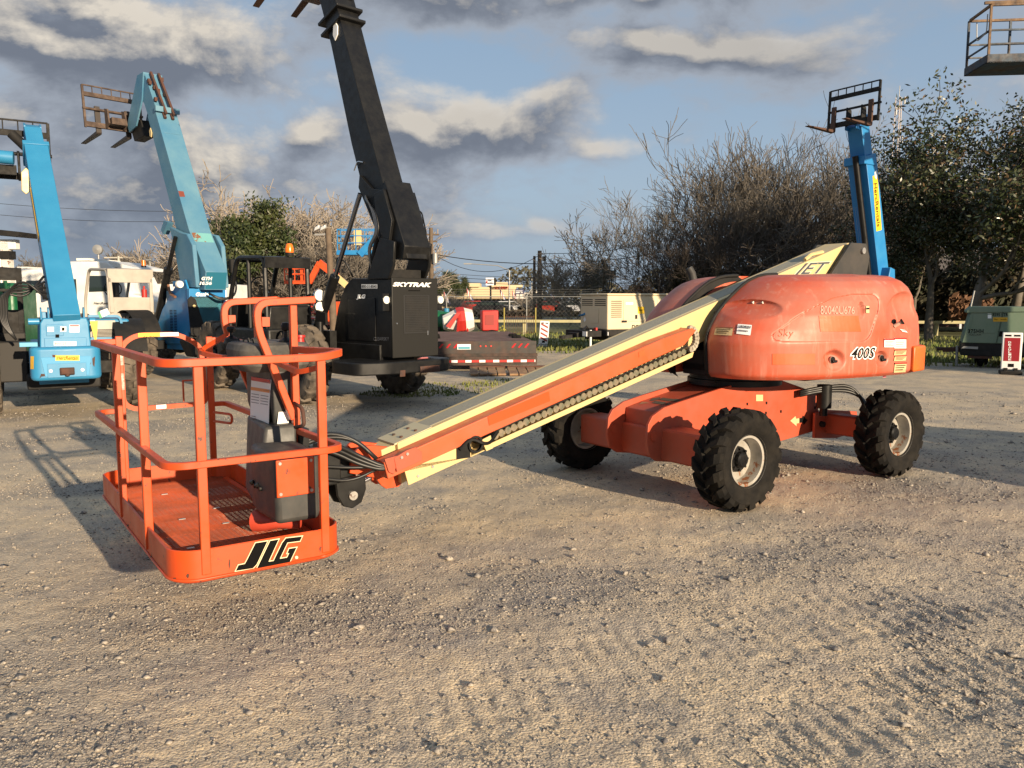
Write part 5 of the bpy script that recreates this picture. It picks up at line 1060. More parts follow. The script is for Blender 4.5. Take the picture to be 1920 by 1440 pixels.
# ---- green compressor at right edge
def green_compressor():
    a = radians(-27); q = gnd(1812, 690)
    T = thing('air_compressor', 'sage green towable air compressor with a slanted front, at the right edge of the yard', 'compressor', (q.x-.05, q.y+.3, 0), a)
    b = M().prism([(.05, .62), (.22, 1.42), (.30, 1.52), (2.9, 1.52), (3.0, .62)], 0, 1.3).obj('housing', GRNP, T, bevel=.02)
    M().prism([(.12, 1.44), (.22, 1.54), (3.05, 1.54), (3.08, 1.46), (.12, 1.38)], -.03, 1.33).obj('roof', GRNP, b, bevel=.015)
    M().prism([(.05, .30), (.04, .62), (3.0, .62), (3.0, .28)], .02, 1.28).obj('frame', BLKM, T, bevel=.01)
    M().prism([(.22, .88), (.28, 1.36), (.82, 1.36), (.78, .88)], -.012, 0).obj('front_door', GRNP, b, bevel=.004)
    M().prism([(.80, .64), (.90, 1.42), (.93, 1.42), (.83, .64)], -.010, 0).obj('seam', mat('green_seam', (.05, .08, .05), .6), b); M().prism([(2.02, .64), (2.02, 1.42), (2.05, 1.42), (2.05, .64)], -.010, 0).obj('seam', mat('green_seam', (.05, .08, .05), .6), b)
    dr = M().beam((.1, .65, .42), (-.35, .65, .40), .18, .12).cyl((-.35, .65, .42), (-.5, .65, .42), .05).beam((.2, .1, .3), (.75, .1, .3), .1, .14).obj('drawbar', RUSTM, T)
    M().cyl((-.02, .45, .02), (-.02, .45, .52), .035).box(-.08, .04, .39, .51, 0, .03).obj('jack_leg', GALV, dr)
    M().tube(fillet([(-.2, .6, .42), (.05, .4, .2), (.2, .4, .15), (.3, .5, .4)], .1, 4), .012, 6).obj('cable', HOSE, dr)
    M().prism([(.05, .48), (.42, .47), (.42, .53), (.10, .535)], -.01, .0).obj('silver_strip', GALV, dr)
    for s in (.1, 1.2): wheel(T, 1.9, s, .33, .2, .19, 1 if s > 1 else -1, WHT, RUB, 'skid', .012, 24)
    wheel(T, .55, .7, .16, .1, .08, -1, BLKM, RUB, 'skid', .01, 16)
    M().cyl((.25, .9, 1.54), (.31, .9, 1.95), .02).obj('mast', GALV, b); M().cyl((2.15, -.06, .95), (2.15, -.06, 1.28), .06).cyl((2.15, -.06, 1.28), (2.15, -.06, 1.34), .03).obj('fire_extinguisher', RED, b, smooth=40)
    M().box(-.02, .03, .0, .1, .98, 1.10).obj('marker_lamp', WLAB, b)
    tb = bvh([b]+list(b.children)[:3])
    decal(tb, text_mesh('375HH', .02, 0, 1.1), Q(1815, 617, 1844, 625), 'lettering', BLKT, b, .006); decal(tb, text_mesh('8595 LTR', .01), Q(1861, 587, 1890, 593), 'lettering', BLKT, b, .006)
    decal(tb, rect_mesh(1, 1), Q(1862, 595, 1889, 603), 'yellow_plate', mat('dull_amber', (.6, .33, .01), .5), b, .006); decal(tb, text_mesh('HercRentals', .0, .1), Q(1864, 597, 1887, 600), 'lettering', BLKT, b, .010)
    decal(tb, rect_mesh(1, 1), Q(1852, 588, 1859, 597), 'label', WLAB, b, .006); decal(tb, rect_mesh(1, 1), Q(1871, 621, 1880, 631), 'opening', BLKT, b, .005); decal(tb, text_mesh('SULLAIR', .0), Q(1817, 626.5, 1840, 629), 'lettering', BLKT, b, .006)
green_compressor()
# ---- two upright barricade panels
def panel_board(name, lab, u, v, w, h, red, group=None):
    q = gnd(u, v); T = thing(name, lab, 'barricade', q, radians(-26 if red else 4))
    b = M().box(-w/2, w/2, -.03, .03, .10, h).obj('panel', WLAB, T, bevel=.02, seg=3)
    M().box(-w/2-.02, w/2+.02, -.22, .22, 0, .07).box(-w*.35, -w*.15, -.05, .05, .05, .14).box(w*.15, w*.35, -.05, .05, .05, .14).obj('foot', BLKM if red else mat('light_foot', (.35, .34, .32), .7), T, bevel=.01)
    M().box(-w*.38, -w*.06, -.033, -.03, h-.09, h-.05).box(w*.06, w*.38, -.033, -.03, h-.09, h-.05).box(-w*.15, w*.15, -.033, -.03, .16, .24).obj('slot', BLKT, b)
    return T, b
T, b = panel_board('barricade', 'white barricade board with a tall red DEADLINE sign, before the green compressor', 1894, 701, .40, .96, True)
rd = M().box(-.155, .155, -.036, -.03, .30, .84).obj('red_face', mat('deep_red', (.28, .008, .015), .5), b)
tb = bvh([rd])
for i, ch in enumerate('DEADLINE'): decal(tb, text_mesh(ch, .03), Q(1890.5, 640+i*4.6, 1896, 643.6+i*4.6), 'lettering', WLAB, rd, .003)
T, b = panel_board('barricade', 'white barricade board with slanting brown-red stripes, beside the tan compressor', 1018, 651, .34, .94, False)
T.rotation_euler = (0, radians(4), radians(5))
for k in range(4): M().add([(-.13, -.032, .32+.16*k), (.13, -.032, .20+.16*k), (.13, -.032, .27+.16*k), (-.13, -.032, .39+.16*k)], [(0, 1, 2, 3)]).obj('stripe', mat('stripe_red', (.25, .03, .02), .6), b)
# ---- flatbed trailer
def trailer():
    q = gnd(1005, 692); a = radians(100)
    # local x: forward (away), y: left ; rear edge at x=0
    T = thing('flatbed_trailer', 'low flatbed trailer with rusty deck and red and white tape along its tail', 'trailer', (q.x, q.y, 0), radians(96))
    dk = M().box(0, 6.6, 0, 2.7, .62, .67).obj('deck', mat('rusty_deck', (.10, .045, .03), .8, col2=(.16, .09, .07), scale=2.5), T)
    for i in range(14): pass
    M().box(-.02, .03, .0, 2.7, .40, .70).obj('tail_board', mat('dark_tail_board', (.03, .028, .026), .6, col2=(.06, .03, .02), scale=4), T)
    M().box(-.06, .02, -.03, 2.73, .33, .40).box(-.16, .05, 0, 2.7, .12, .33).obj('rear_sill', mat('rusty_sill', (.07, .04, .03), .8, col2=(.03, .025, .02), scale=5), T)
    tp = M().box(-.166, -.16, .04, 2.66, .19, .25).obj('tape_white', WLAB, T)
    for i in range(8): M().box(-.170, -.166, .06+.34*i, .06+.34*i+.19, .19, .25).obj('red_block', RED, tp)
    for y in (.20, .36, .52, 1.95, 2.13, 2.31): M().prism([(y-.03, .64), (y+.02, .64), (y+.10*(1 if y < 1 else 1), .54), (y+.06, .53)], -.026, -.022, 'yz').obj('tail_lamp', mat('lamp_red', (.45, .01, .015), .3), T)
    M().box(-.030, -.022, 1.62, 1.95, .50, .63).obj('licence_plate', WLAB, T); M().box(-.032, -.030, 1.64, 1.93, .51, .57).obj('plate_print', mat('plate_blue', (.08, .3, .38), .5), T)
    for y in (1.12, 1.25, 1.38): M().cyl((-.03, y, .58), (-.02, y, .58), .022).obj('lamp', REDP, T)
    M().box(.2, 5.1, .6, .75, .45, .64).box(.2, 5.1, 1.95, 2.1, .45, .64).obj('frame_rail', BLKM, T)
    for x in (2.2, 3.1):
        for s in (.25, 2.45): wheel(T, x, s, .38, .24, .2, 1 if s > 1 else -1, WHT, RUB, 'skid', .012, 24)
    M().beam((5.2, 1.35, .6), (6.6, 1.35, .5), .2, .15).cyl((6.3, 1.35, 0), (6.3, 1.35, .6), .05).obj('drawbar', BLKM, T)
    M().prism([(-.2, .3), (.0, .3), (.15, .02), (-.3, .02)], 2.3, 2.7).obj('rear_stand', BLKM, T)
    return T
trailer()
def ramps():
    for i, (u0, u1, v) in enumerate(((882, 952, 688), (956, 1030, 688))):
        A_ = gnd(u0, v+17); T = thing('loading_ramp', ['left wooden loading ramp lying on gravel behind the rusty flatbed trailer', 'right wooden loading ramp lying on gravel behind the rusty flatbed trailer'][i], 'ramp', (A_.x, A_.y, 0), radians(4), 'loading ramps of the trailer')
        w = (u1-u0)/1500*A_.y; f = M()
        for k in range(4): f.add([(k*w/4, 0, .05), (k*w/4+w/4-.03, 0, .05), (k*w/4+w/4-.03, .9, .13), (k*w/4, .9, .13), (k*w/4, 0, .01), (k*w/4+w/4-.03, 0, .01), (k*w/4+w/4-.03, .9, .09), (k*w/4, .9, .09)], [(0, 1, 2, 3), (0, 4, 5, 1), (1, 5, 6, 2), (4, 7, 6, 5), (0, 3, 7, 4)])
        f.obj('planks', mat('ramp_wood', (.30, .18, .09), .8, col2=(.18, .10, .06), scale=4), T)
        M().box(0, w, .86, .94, .06, .16).obj('hinge_bar', RUSTM, T)
ramps()
# ---- concrete mixer
def mixer():
    q = gnd(886, 650); T = thing('concrete_mixer', 'towable concrete mixer with a red and white striped drum, behind the flatbed trailer', 'concrete mixer', q, radians(8)); T.scale = (1.06, 1.06, 1.06)
    dr = M().lathe([(.0, -.62), (.20, -.62), (.24, -.60), (.43, -.12), (.45, .12), (.34, .42), (0, .46)], 8, (-.30, 0, .92), 'x').obj('drum', mat('drum_white', (.6, .58, .54), .5), T, smooth=20)
    dr.rotation_euler = (0, radians(-6), 0)
    M().lathe([(.455, -.14), (.47, .0), (.455, .14)], 8, (-.30, 0, .93), 'x').obj('drum_band', RED, dr)
    st = M().lathe([(.262, -.56), (.435, -.15), (.437, -.15), (.27, -.56)], 8, (-.30, 0, .92), 'x')
    M().prism([(-.85, .82), (-.45, 1.22), (-.30, 1.22), (-.72, .72)], -.44, -.425).obj('stripe', RED, dr)
    M().box(.30, .86, -.35, .35, .55, 1.25).obj('engine_box', RED, T, bevel=.04); M().box(.40, .70, -.36, -.35, .75, 1.10).obj('vent', mat('dark_red', (.25, .015, .01), .5), T)
    M().rail([(-.75, -.3, .42), (.9, -.3, .42)], .07).rail([(-.75, .3, .42), (.9, .3, .42)], .07).rail([(-.55, -.42, .42), (-.5, -.44, 1.0)], .06).rail([(-.2, -.3, .42), (-.2, -.3, .9)], .05).obj('frame', RED, T)
    for s in (-.5, .5): wheel(T, .62, s, .30, .17, .17, 1 if s > 0 else -1, WHT, RUB, 'skid', .01, 20)
    M().tube([(-.75, .2, .4), (-.95, .2, .5), (-1.0, .2, 1.1)], .03, 6).obj('stand', BLKM, T)
mixer()
def tank():
    q = gnd(826, 648); T = thing('green_tank', 'dark green rounded tank between the black machine and the concrete mixer', 'tank', q, 0)
    M().tube([(-.8, .4, .85), (-.6, .4, .9), (.42, .4, .80), (.5, .4, .7)], [.30, .48, .46, .30], 20).box(-.7, .4, .05, .75, .2, .6).obj('shell', DKGR, T, smooth=40)
    M().box(-.7, .5, 0, .8, .0, .22).obj('skid_base', BLKM, T); M().lathe([(.0, 0), (.10, 0), (.10, .12), (0, .14)], 14, (.2, .4, 1.25), 'z').obj('lid', mat('lid_blue', (.03, .2, .35), .5), T)
    M().box(-.1, .0, -.1, .0, .5, .7).obj('gauge', BLKM, T)
tank()
# ---- green site tank and white post at the far left
def left_stuff():
    T = thing('storage_tank', 'dark green storage tank with a white number, seen through the black cab at far left', 'tank', (-13.6, 20.5, 0), radians(15))
    b = M().box(-1.8, .85, 0, 1.8, .3, 2.15).obj('shell', DKGR, T, bevel=.12, seg=3); M().box(-1.7, .8, -.06, 1.86, .1, .32).obj('base', BLKM, T)
    for x in (-1.2, -.3, .6): M().box(x, x+.08, -.05, 0, .35, 2.2).obj('rib', DKGR, b)
    tb = bvh([b]); decal(tb, text_mesh('4', .03), Q(83, 549, 90, 558), 'lettering', WLAB, b, .08); M().box(-1.0, .4, -.3, -.06, .9, 1.15).obj('white_pipe', WLAB, T, bevel=.05)
    T = thing('light_gantry', 'rusty white steel post with a dark roof beam, behind the black cab at left', 'gantry', (-15.6, 25.0, 0), 0)
    M().rail([(0, 0, 0), (0, 0, 3.55)], .24, (1, 0, 0)).obj('post', mat('flaking_white', (.62, .60, .55), .6, spots=(.2, .08, .04), sscale=6, sth=.6), T)
    M().box(-3, .35, -.12, .12, 3.25, 3.55).obj('arm', WHT, T, bevel=.02); M().prism([(-3.2, 3.95), (.75, 3.60), (.8, 3.74), (-3.2, 4.15)], -.6, .6).obj('roof_beam', BLKM, T)
    M().box(-.17, .17, -.17, .17, 2.95, 3.2).box(-.5, .42, -.2, .2, 1.98, 2.05).obj('bracket', BLKM, T)
left_stuff()
# ---- white trucks
def truck(o, a, lab, big):
    T = thing('truck', lab, 'truck', o, a, 'white lorries parked behind the telehandlers')
    # local x forward (right in the picture), -y faces the camera
    b = M().prism([(0, .9), (0, 2.55), (.15, 2.9), (1.55, 2.9), (1.95, 2.55), (2.25, 1.9), (3.4, 1.62), (3.55, 1.0), (3.5, .8), (.9, .8)], -1.05, 1.05).obj('cab', WHT, T, bevel=.06, seg=3)
    M().prism([(.95, 1.95), (1.0, 2.45), (1.55, 2.45), (1.95, 1.98)], -1.065, -1.05).obj('side_window', GLS, b); M().box(-.02, 0, -.8, .8, 1.7, 2.4).obj('rear_window', GLS, b)
    M().box(.15, .55, -1.065, -1.05, 1.6, 2.35).obj('sleeper_window', GLS, b)
    M().box(.90, 2.0, -1.062, -1.05, .95, 1.90).obj('door', WHT, b, bevel=.01)
    M().prism([(1.55, 2.92), (2.35, 2.72), (2.45, 2.62), (1.75, 2.72)], -.95, .95).obj('sun_visor', WHT, b)
    ex = M().tube(fillet([(-.15, -1.0, .9), (-.15, -1.0, 3.4), (-.35, -1.0, 3.7)], .15, 4), .075, 12).obj('exhaust_stack', STL, T, smooth=40); M().cyl((-.15, -1.0, 1.2), (-.15, -1.0, 2.85), .11).obj('heat_shield', STL, ex, smooth=40)
    M().box(-5.2, 3.2, -.45, .45, .70, .95).obj('frame', BLKM, T)
    for x in (2.9, -2.6, -3.8):
        for s in (1, -1): wheel(T, x, s*.95, .5, .3, .28, s, STL, RUB, 'skid', .015, 24)
    M().box(2.0, 2.9, -1.02, 1.02, .55, .9).box(3.45, 3.65, -1.1, 1.1, .45, .85).obj('bumper', CHR, T, bevel=.03)
    M().box(1.9, 2.0, -1.4, -1.15, 1.7, 2.3).obj('mirror', BLK, T, bevel=.02); M().box(.5, .9, -.9, .9, 2.93, 3.0).obj('roof_light', LENS, T)
    if big:
        M().box(-5.2, -.5, -1.2, 1.2, .95, 1.1).obj('flat_deck', BLKM, T)
        tb = bvh([b]+list(b.children)); decal(tb, text_mesh('HercRentals', .02, .15), Q(176, 566, 210, 571), 'lettering', BLKT, b, .008)
    M().box(-.35, -.05, -.7, .7, 1.0, 1.9).obj('air_tank', BLKM, T)
truck((-14.1, 26.3, 0), radians(-4), 'white truck with a tall chrome exhaust stack, behind the open grey cab', True)
truck((-20.0, 33.0, 0), radians(-8), 'white truck farther back at far left, with a curved exhaust stack', False)
T = thing('box_trailer', 'low white box trailer beyond the grey cab at left', 'trailer', (-15.5, 34, 0), radians(-3)); M().box(-2.0, 3.5, 0, 2.4, .9, 2.35).obj('box', WHT, T, bevel=.04); M().box(-2, 3.5, .2, 2.2, .6, .9).obj('frame', BLKM, T)
for x in (-1, 0): 
    for s in (.2, 2.2): wheel(T, x, s, .45, .26, .25, 1 if s > 1 else -1, WHT, RUB, 'skid', .015, 24)
# ---- distant lifts
def far_lift_blue():
    Y = 44; c = at(668, 470, Y); T = thing('boom_lift', 'distant blue boom lift, its raised basket beside a wooden pole', 'boom lift', (c.x+4, Y, 0), 0)
    def q(u, v): p = at(u, v, Y); return Vector((p.x-c.x-4, 0, p.z))
    a = q(633, 470); w = 2.0; m = M()
    for z in (0, .42, .8, 1.15):
        m.rail([a+Vector((0, 0, z)), a+Vector((w, .0, z)), a+Vector((w, .9, z)), a+Vector((0, .9, z)), a+Vector((0, 0, z))], .05)
    for x in (0, .5, 1.0, 1.5, 2.0):
        for y in (0, .9): m.rail([a+Vector((x, y, 0)), a+Vector((x, y, 1.15))], .045, (1, 0, 0))
    m.obj('guard_rails', BLUC, T); M().box(a.x-.05, a.x+w+.05, -.05, .95, a.z-.22, a.z).obj('floor', BLUC, T)
    M().box(a.x+.9, a.x+1.3, 0, .3, a.z+.3, a.z+1.1).obj('control_box', CRM, T)
    j0 = q(678, 476); j1 = q(705, 440)
    M().beam(q(675, 478), q(708, 442), .3, .36).obj('jib', BLUC, T); M().beam(q(706, 440), q(730, 560), .34, .4, (1, 0, 0)).obj('boom', BLUC, T)
    M().box(q(700, 560).x, q(770, 560).x, -.9, 1.2, .6, 1.7).obj('turntable', BLUC, T, bevel=.1)
    for x in (1.2, 3.0):
        for s in (-.8, 1.1): wheel(T, x, s, .45, .3, .22, 1 if s > 0 else -1, WHT, RUB, 'skid', .03, 17)
far_lift_blue()
def far_lift_orange():
    Y = 40; c = at(600, 520, Y); T = thing('boom_lift', 'distant orange articulated boom lift seen past the black cab', 'boom lift', (c.x+2, Y, 0), 0)
    def q(u, v): p = at(u, v, Y); return Vector((p.x-c.x-2, 0, p.z))
    a = q(534, 527); w = q(572, 527).x-a.x; m = M(); O2 = ORG
    for z in (0, .35, .62): m.rail([a+Vector((0, 0, z)), a+Vector((w, .0, z)), a+Vector((w, .7, z)), a+Vector((0, .7, z)), a+Vector((0, 0, z))], .05)
    for x in (0, .5, 1.0):
        for y in (0, .7): m.rail([a+Vector((x, y, 0)), a+Vector((x, y, .62))], .045, (1, 0, 0))
    m.obj('guard_rails', O2, T); M().box(a.x-.03, a.x+w+.05, 0, .7, a.z-.14, a.z).obj('floor', O2, T); M().box(a.x+.75, a.x+1.0, .1, .6, a.z, a.z+.7).obj('control_box', O2, T)
    M().beam(q(580, 530), q(600, 492), .22, .26).obj('jib', O2, T); M().beam(q(598, 492), q(632, 518), .28, .34).obj('boom', O2, T); M().beam(q(628, 516), q(665, 548), .24, .3).obj('cream_boom', CRM, T)
    M().box(q(600, 560).x, q(680, 560).x, -.8, 1.0, .6, 1.6).obj('turntable', O2, T, bevel=.1)
    for x in (.6, 2.2):
        for s in (-.8, 1.1): wheel(T, x, s, .42, .3, .22, 1 if s > 0 else -1, WHT, RUB, 'skid', .03, 17)
far_lift_orange()
# ---- row of low red machines seen under the trees (scissor lifts)
def red_row():
    for i, (u, Y, w) in enumerate(((445, 42, 1.9), (480, 43, 1.8), (515, 41, 2.2), (552, 42, 2.2), (588, 44, 1.6))):
        c = at(u, 560, Y); lab = ['first', 'second', 'third', 'fourth', 'fifth'][i]+' red scissor lift from the left in the far row under the trees'
        T = thing('scissor_lift', lab, 'scissor lift', (c.x, Y, 0), 0, 'red scissor lifts parked in a row')
        h = 1.05+.12*(i % 3)
        M().box(-w/2, w/2, -.4, .4, .3, .75).obj('base', RED, T, bevel=.03)
        m = M()
        for z in (h, h+.28, h+.5): m.rail([(-w/2, -.4, z), (w/2, -.4, z), (w/2, .4, z), (-w/2, .4, z), (-w/2, -.4, z)], .05)
        for k in range(4): m.rail([(-w/2+w*k/3, -.4, h), (-w/2+w*k/3, -.4, h+.5)], .04, (1, 0, 0)); m.rail([(-w/2+w*k/3, .4, h), (-w/2+w*k/3, .4, h+.5)], .04, (1, 0, 0))
        m.obj('guard_rails', RED if i != 2 else ORG, T); M().beam((-w/2, 0, .75), (w/2, 0, h), .5, .08).beam((w/2, 0, .75), (-w/2, 0, h), .5, .08).obj('scissor_arms', WHT if i % 2 else RED, T)
        M().box(-w*.12, w*.12, -.42, -.40, .5, .68).obj('label', WLAB, T)
        for x in (-w*.38, w*.38):
            for s in (-.35, .35): wheel(T, x, s, .2, .12, .1, 1 if s > 0 else -1, WHT, RUB, 'skid', .008, 14)
red_row()
T = thing('shed', 'small reddish shed with a pale metal roof behind the black machine', 'building', at(640, 560, 62).to_tuple()[:2]+(0,), radians(10))
M().box(-1.0, 6, 0, 4, 0, 1.9).obj('wall', mat('brick_red', (.14, .06, .045), .8), T); M().prism([(-.3, 1.85), (2.0, 3.3), (4.3, 1.85)], -1.4, 6.4, 'yz').obj('roof', mat('metal_roof', (.45, .45, .47), .5), T); M().box(1.2, 1.9, -.02, 0, .6, 1.6).box(3.2, 3.9, -.02, 0, .6, 1.6).obj('window', WLAB, T)
# ---- fences
def rail_fence():
    T = thing('rail_fence', 'weathered yellowish horizontal rail fence on the grass beyond the gravel', 'fence', (0, 38.5, 0), 0)
    y_ = mat('yellowed_wood', (.40, .36, .19), .8, col2=(.32, .30, .18), scale=3)
    m = M(); m.rail([(-2.5, 0, .68), (30, -1.2, .62)], .13); m.obj('rail', y_, T)
    for x in (-2.4, 1.0-.4, 4.8, 8.6, 12.4, 16.2, 20, 24, 28): M().rail([(x, .1-.04*x, 0), (x, .1-.04*x, .66)], .15, (1, 0, 0)).obj('post', y_, T)
rail_fence()
def post(u0, v1, Y, lab):
    c = at(u0, v1, Y); return c
def hurdle():
    c = at(975, 600, 35); T = thing('wire_hurdle', 'small rusty wire fence panel with yellow end posts on the grass', 'fence', (c.x, 35, 0), radians(3))
    m = M(); w = at(1012, 600, 35).x-at(953, 600, 35).x
    for i in range(15): m.rail([(-w/2+w*i/14, 0, .1), (-w/2+w*i/14, 0, 1.0+.05*(i % 2))], .018, (1, 0, 0))
    m.rail([(-w/2, 0, .95), (w/2, 0, .95)], .025).rail([(-w/2, 0, .25), (w/2, 0, .25)], .025); m.obj('bars', RUSTM, T)
    for s in (-1, 1): M().rail([(s*w/2, 0, 0), (s*w/2, 0, 1.35)], .05, (1, 0, 0)).obj('post', mat('yellow_post', (.28, .23, .05), .7), T)
hurdle()
WIRE = mat('fence_wire', (.16, .16, .155), .5, .5)
def chain_fence():
    T = thing('chain_link_fence', 'grey chain link fence with barbed wire and leaning post tops beyond the rail fence', 'fence', (0, 0, 0), 0)
    Yf = lambda x: 44-.05*x; x0, x1 = -8.0, 40.0
    for x in np.arange(x0, x1, 4.4):
        y = Yf(x); M().tube([(x, y, 0), (x, y, 1.9), (x+.3, y, 2.3)], .035, 6).obj('post', GALV, T)
    M().tube([(x0, Yf(x0), 1.85), (x1, Yf(x1), 1.85)], .022, 5).obj('top_rail', GALV, T)
    for k in range(3): M().tube([(x0+.1*k, Yf(x0), 1.98+.13*k), (x1, Yf(x1), 1.98+.13*k)], .008, 4).obj('barbed_wire', WIRE, T)
    m = M(); h = 1.8; s = .16
    x = x0; s = .24
    while x < x1:
        m.beam((x, Yf(x), .05), (x+h, Yf(x+h), .05+h), .0045, .0045); m.beam((x+h, Yf(x+h)+.01, .05), (x, Yf(x)+.01, .05+h), .0045, .0045); x += s
    m.obj('wire_mesh', WIRE, T)
chain_fence()
# ---- poles and wires
def pole(name, lab, u, vtop, Y, r, cross=(), extras=None, m=WOOD, group=None):
    c = at(u, vtop, Y); T = thing(name, lab, 'pole', (c.x, c.y, 0), 0, group)
    p = M().tube([(0, 0, 0), (0, 0, c.z)], [r*1.2, r*.85], 10).obj('shaft', m, T, smooth=40)
    for dz, w in cross: M().box(-w, w, -.06, .06, c.z-dz-.06, c.z-dz+.06).obj('cross_arm', m, T)
    return T, c
P1, c1 = pole('utility_pole', 'tall utility pole with two short cross arms, right of the black machine', 808, 427, 60, .16, ((.5, .6), (1.0, .45)), group='utility poles')
M().cyl((.3, -.2, c1.z-2.6), (.3, -.2, c1.z-1.9), .2).obj('transformer', GALV, P1, smooth=40)
for x in (-.5, 0, .5): M().cyl((x, 0, c1.z-.45), (x, 0, c1.z-.1), .04).obj('insulator', mat('porcelain', (.3, .25, .2), .3), P1)
P2, c2 = pole('utility_pole', 'thick wooden utility pole with a small black floodlight, left of the pale bare tree', 1012, 470, 58, .17, (), group='utility poles')
M().box(.18, .45, -.2, .1, c2.z-.75, c2.z-.4).obj('floodlight', BLK, P2, bevel=.03)
pole('utility_pole', 'thinner bare wooden pole standing just left of the pole with the small floodlight', 1002, 480, 60, .11, (), group='utility poles')
P4, c4 = pole('floodlight_pole', 'leaning wooden pole with a pair of floodlights, beside the distant blue basket', 622, 428, 36, .15)
P4.rotation_euler = (0, radians(-2), 0)
for x in (-.42, -.15): fl_ = M().prism([(x-.16, c4.z-.12), (x+.08, c4.z-.02), (x+.10, c4.z+.14), (x-.1, c4.z+.05)], -.25, .0).obj('floodlight', mat('lamp_grey', (.55, .56, .55), .35, .3), P4, bevel=.02)
M().box(-.6, .1, -.05, .05, c4.z-.3, c4.z-.22).obj('bracket', GALV, P4)
P5, c5 = pole('street_lamp', 'slim grey street lamp post with a long curved arm in front of the beige store', 955, 507, 85, .09, (), m=GALV)
M().tube([(0, 0, c5.z), (-1.2, 0, c5.z+.5), (-4.2, 0, c5.z+.7)], .05, 6).box(-4.8, -4.0, -.15, .15, c5.z+.62, c5.z+.75).obj('lamp_arm', GALV, P5)
for lab, u, v, Y in (('small dark street lamp beyond the thin wooden pole', 997, 521, 95), ('small white lamp post between the trees left of the faded blue machine', 281, 488, 60)):
    Pn, cn = pole('street_lamp', lab, u, v, Y, .06, (), m=GALV); M().box(-.45, .15, -.12, .12, cn.z-.02, cn.z+.10).obj('lamp_head', GALV if Y < 90 else BLK, Pn)
P8, c8 = pole('utility_pole', 'pale utility pole with two long cross arms far behind the white truck', 222, 480, 75, .12, ((.15, 1.3), (1.1, 1.5)), m=mat('pale_pole', (.4, .38, .33), .7), group='utility poles')
P9, c9 = pole('floodlight_pole', 'thin post with a round floodlight above the white truck cab', 184, 468, 40, .05, (), m=GALV); M().lathe([(0, -.15), (.24, -.1), (.24, .05), (.1, .2), (0, .2)], 14, (0, 0, c9.z), 'y').obj('floodlight', GALV, P9, smooth=40)
def wire(a, b, sag, lab, r=.02):
    A_, B_ = Vector(a), Vector(b); pts = [A_.lerp(B_, t)-Vector((0, 0, sag*4*t*(1-t))) for t in np.linspace(0, 1, 15)]
    c = pts[0]; T = tag(M().tube([p-c for p in pts], r, 4).obj('overhead_wire', mat('wire_black', (.02, .02, .02), .6), None), lab, 'wire', 'overhead wires'); T.location = c
wire((c1.x, 60, c1.z-1.8), (c2.x, 58, c2.z-.3), 1.3, 'slack overhead wire from the transformer pole to the floodlight pole')
wire((c1.x, 60, c1.z-1.9), (c2.x+10, 58, 5.3), .9, 'lower overhead wire sloping from the transformer pole past the store sign', .03)
wire(at(830, 512, 80), at(1180, 519, 80), .3, 'upper one of the three level wires above the beige store roof', .02)
wire(at(820, 518, 80), at(1180, 524, 80), .3, 'middle one of the three level wires above the beige store roof', .025)
wire(at(815, 525, 80), at(1180, 531, 80), .3, 'lowest one of the three level wires above the beige store roof', .025)
wire(at(-30, 379, 45), at(420, 395, 45), .2, 'higher of two thin wires crossing the sky at left', .012)
wire(at(-30, 400, 45), at(420, 412, 45), .25, 'lower of two thin wires crossing the sky at left', .012)
wire((c2.x, 58, c2.z-.2), (c2.x+12, 56, 6.6), .5, 'thin wire running right from the floodlight pole into the pale tree', .02)
# ---- radio mast
def mast():
    Y = 190; c = at(1686, 182, Y); T = thing('radio_mast', 'tall lattice radio mast rising behind the trees at right', 'mast', (c.x, Y, 0), 0); H = c.z; m = M(); w = 1.1
    C3 = [(w*cos(a), w*sin(a)) for a in (.3, .3+2.094, .3+4.189)]
    k = lambda z: 1.25-.6*z/H
    for x, y in C3: m.rail([(x*k(0), y*k(0), 0), (x*k(H), y*k(H), H)], .16, (1, 0, 0))
    z = 0; i = 0
    while z < H-1.4:
        for j in range(3):
            a = C3[j]; b = C3[(j+1) % 3]; m.beam((a[0]*k(z), a[1]*k(z), z), (b[0]*k(z), b[1]*k(z), z+1.4), .09, .09)
        z += 1.4
    m.obj('lattice', mat('mast_grey', (.30, .27, .26), .6, .3), T)
    for z, dx in ((H*.98, .9), (H*.93, -.9), (H*.80, .8), (H*.62, -1.0), (H*.45, 1.0)): M().cyl((dx, -.8, z-.8), (dx, -.8, z+.8), .2).obj('antenna', GALV, T)
    M().cyl((0, 0, H), (0, 0, H+2.5), .08).obj('tip', GALV, T)
mast()
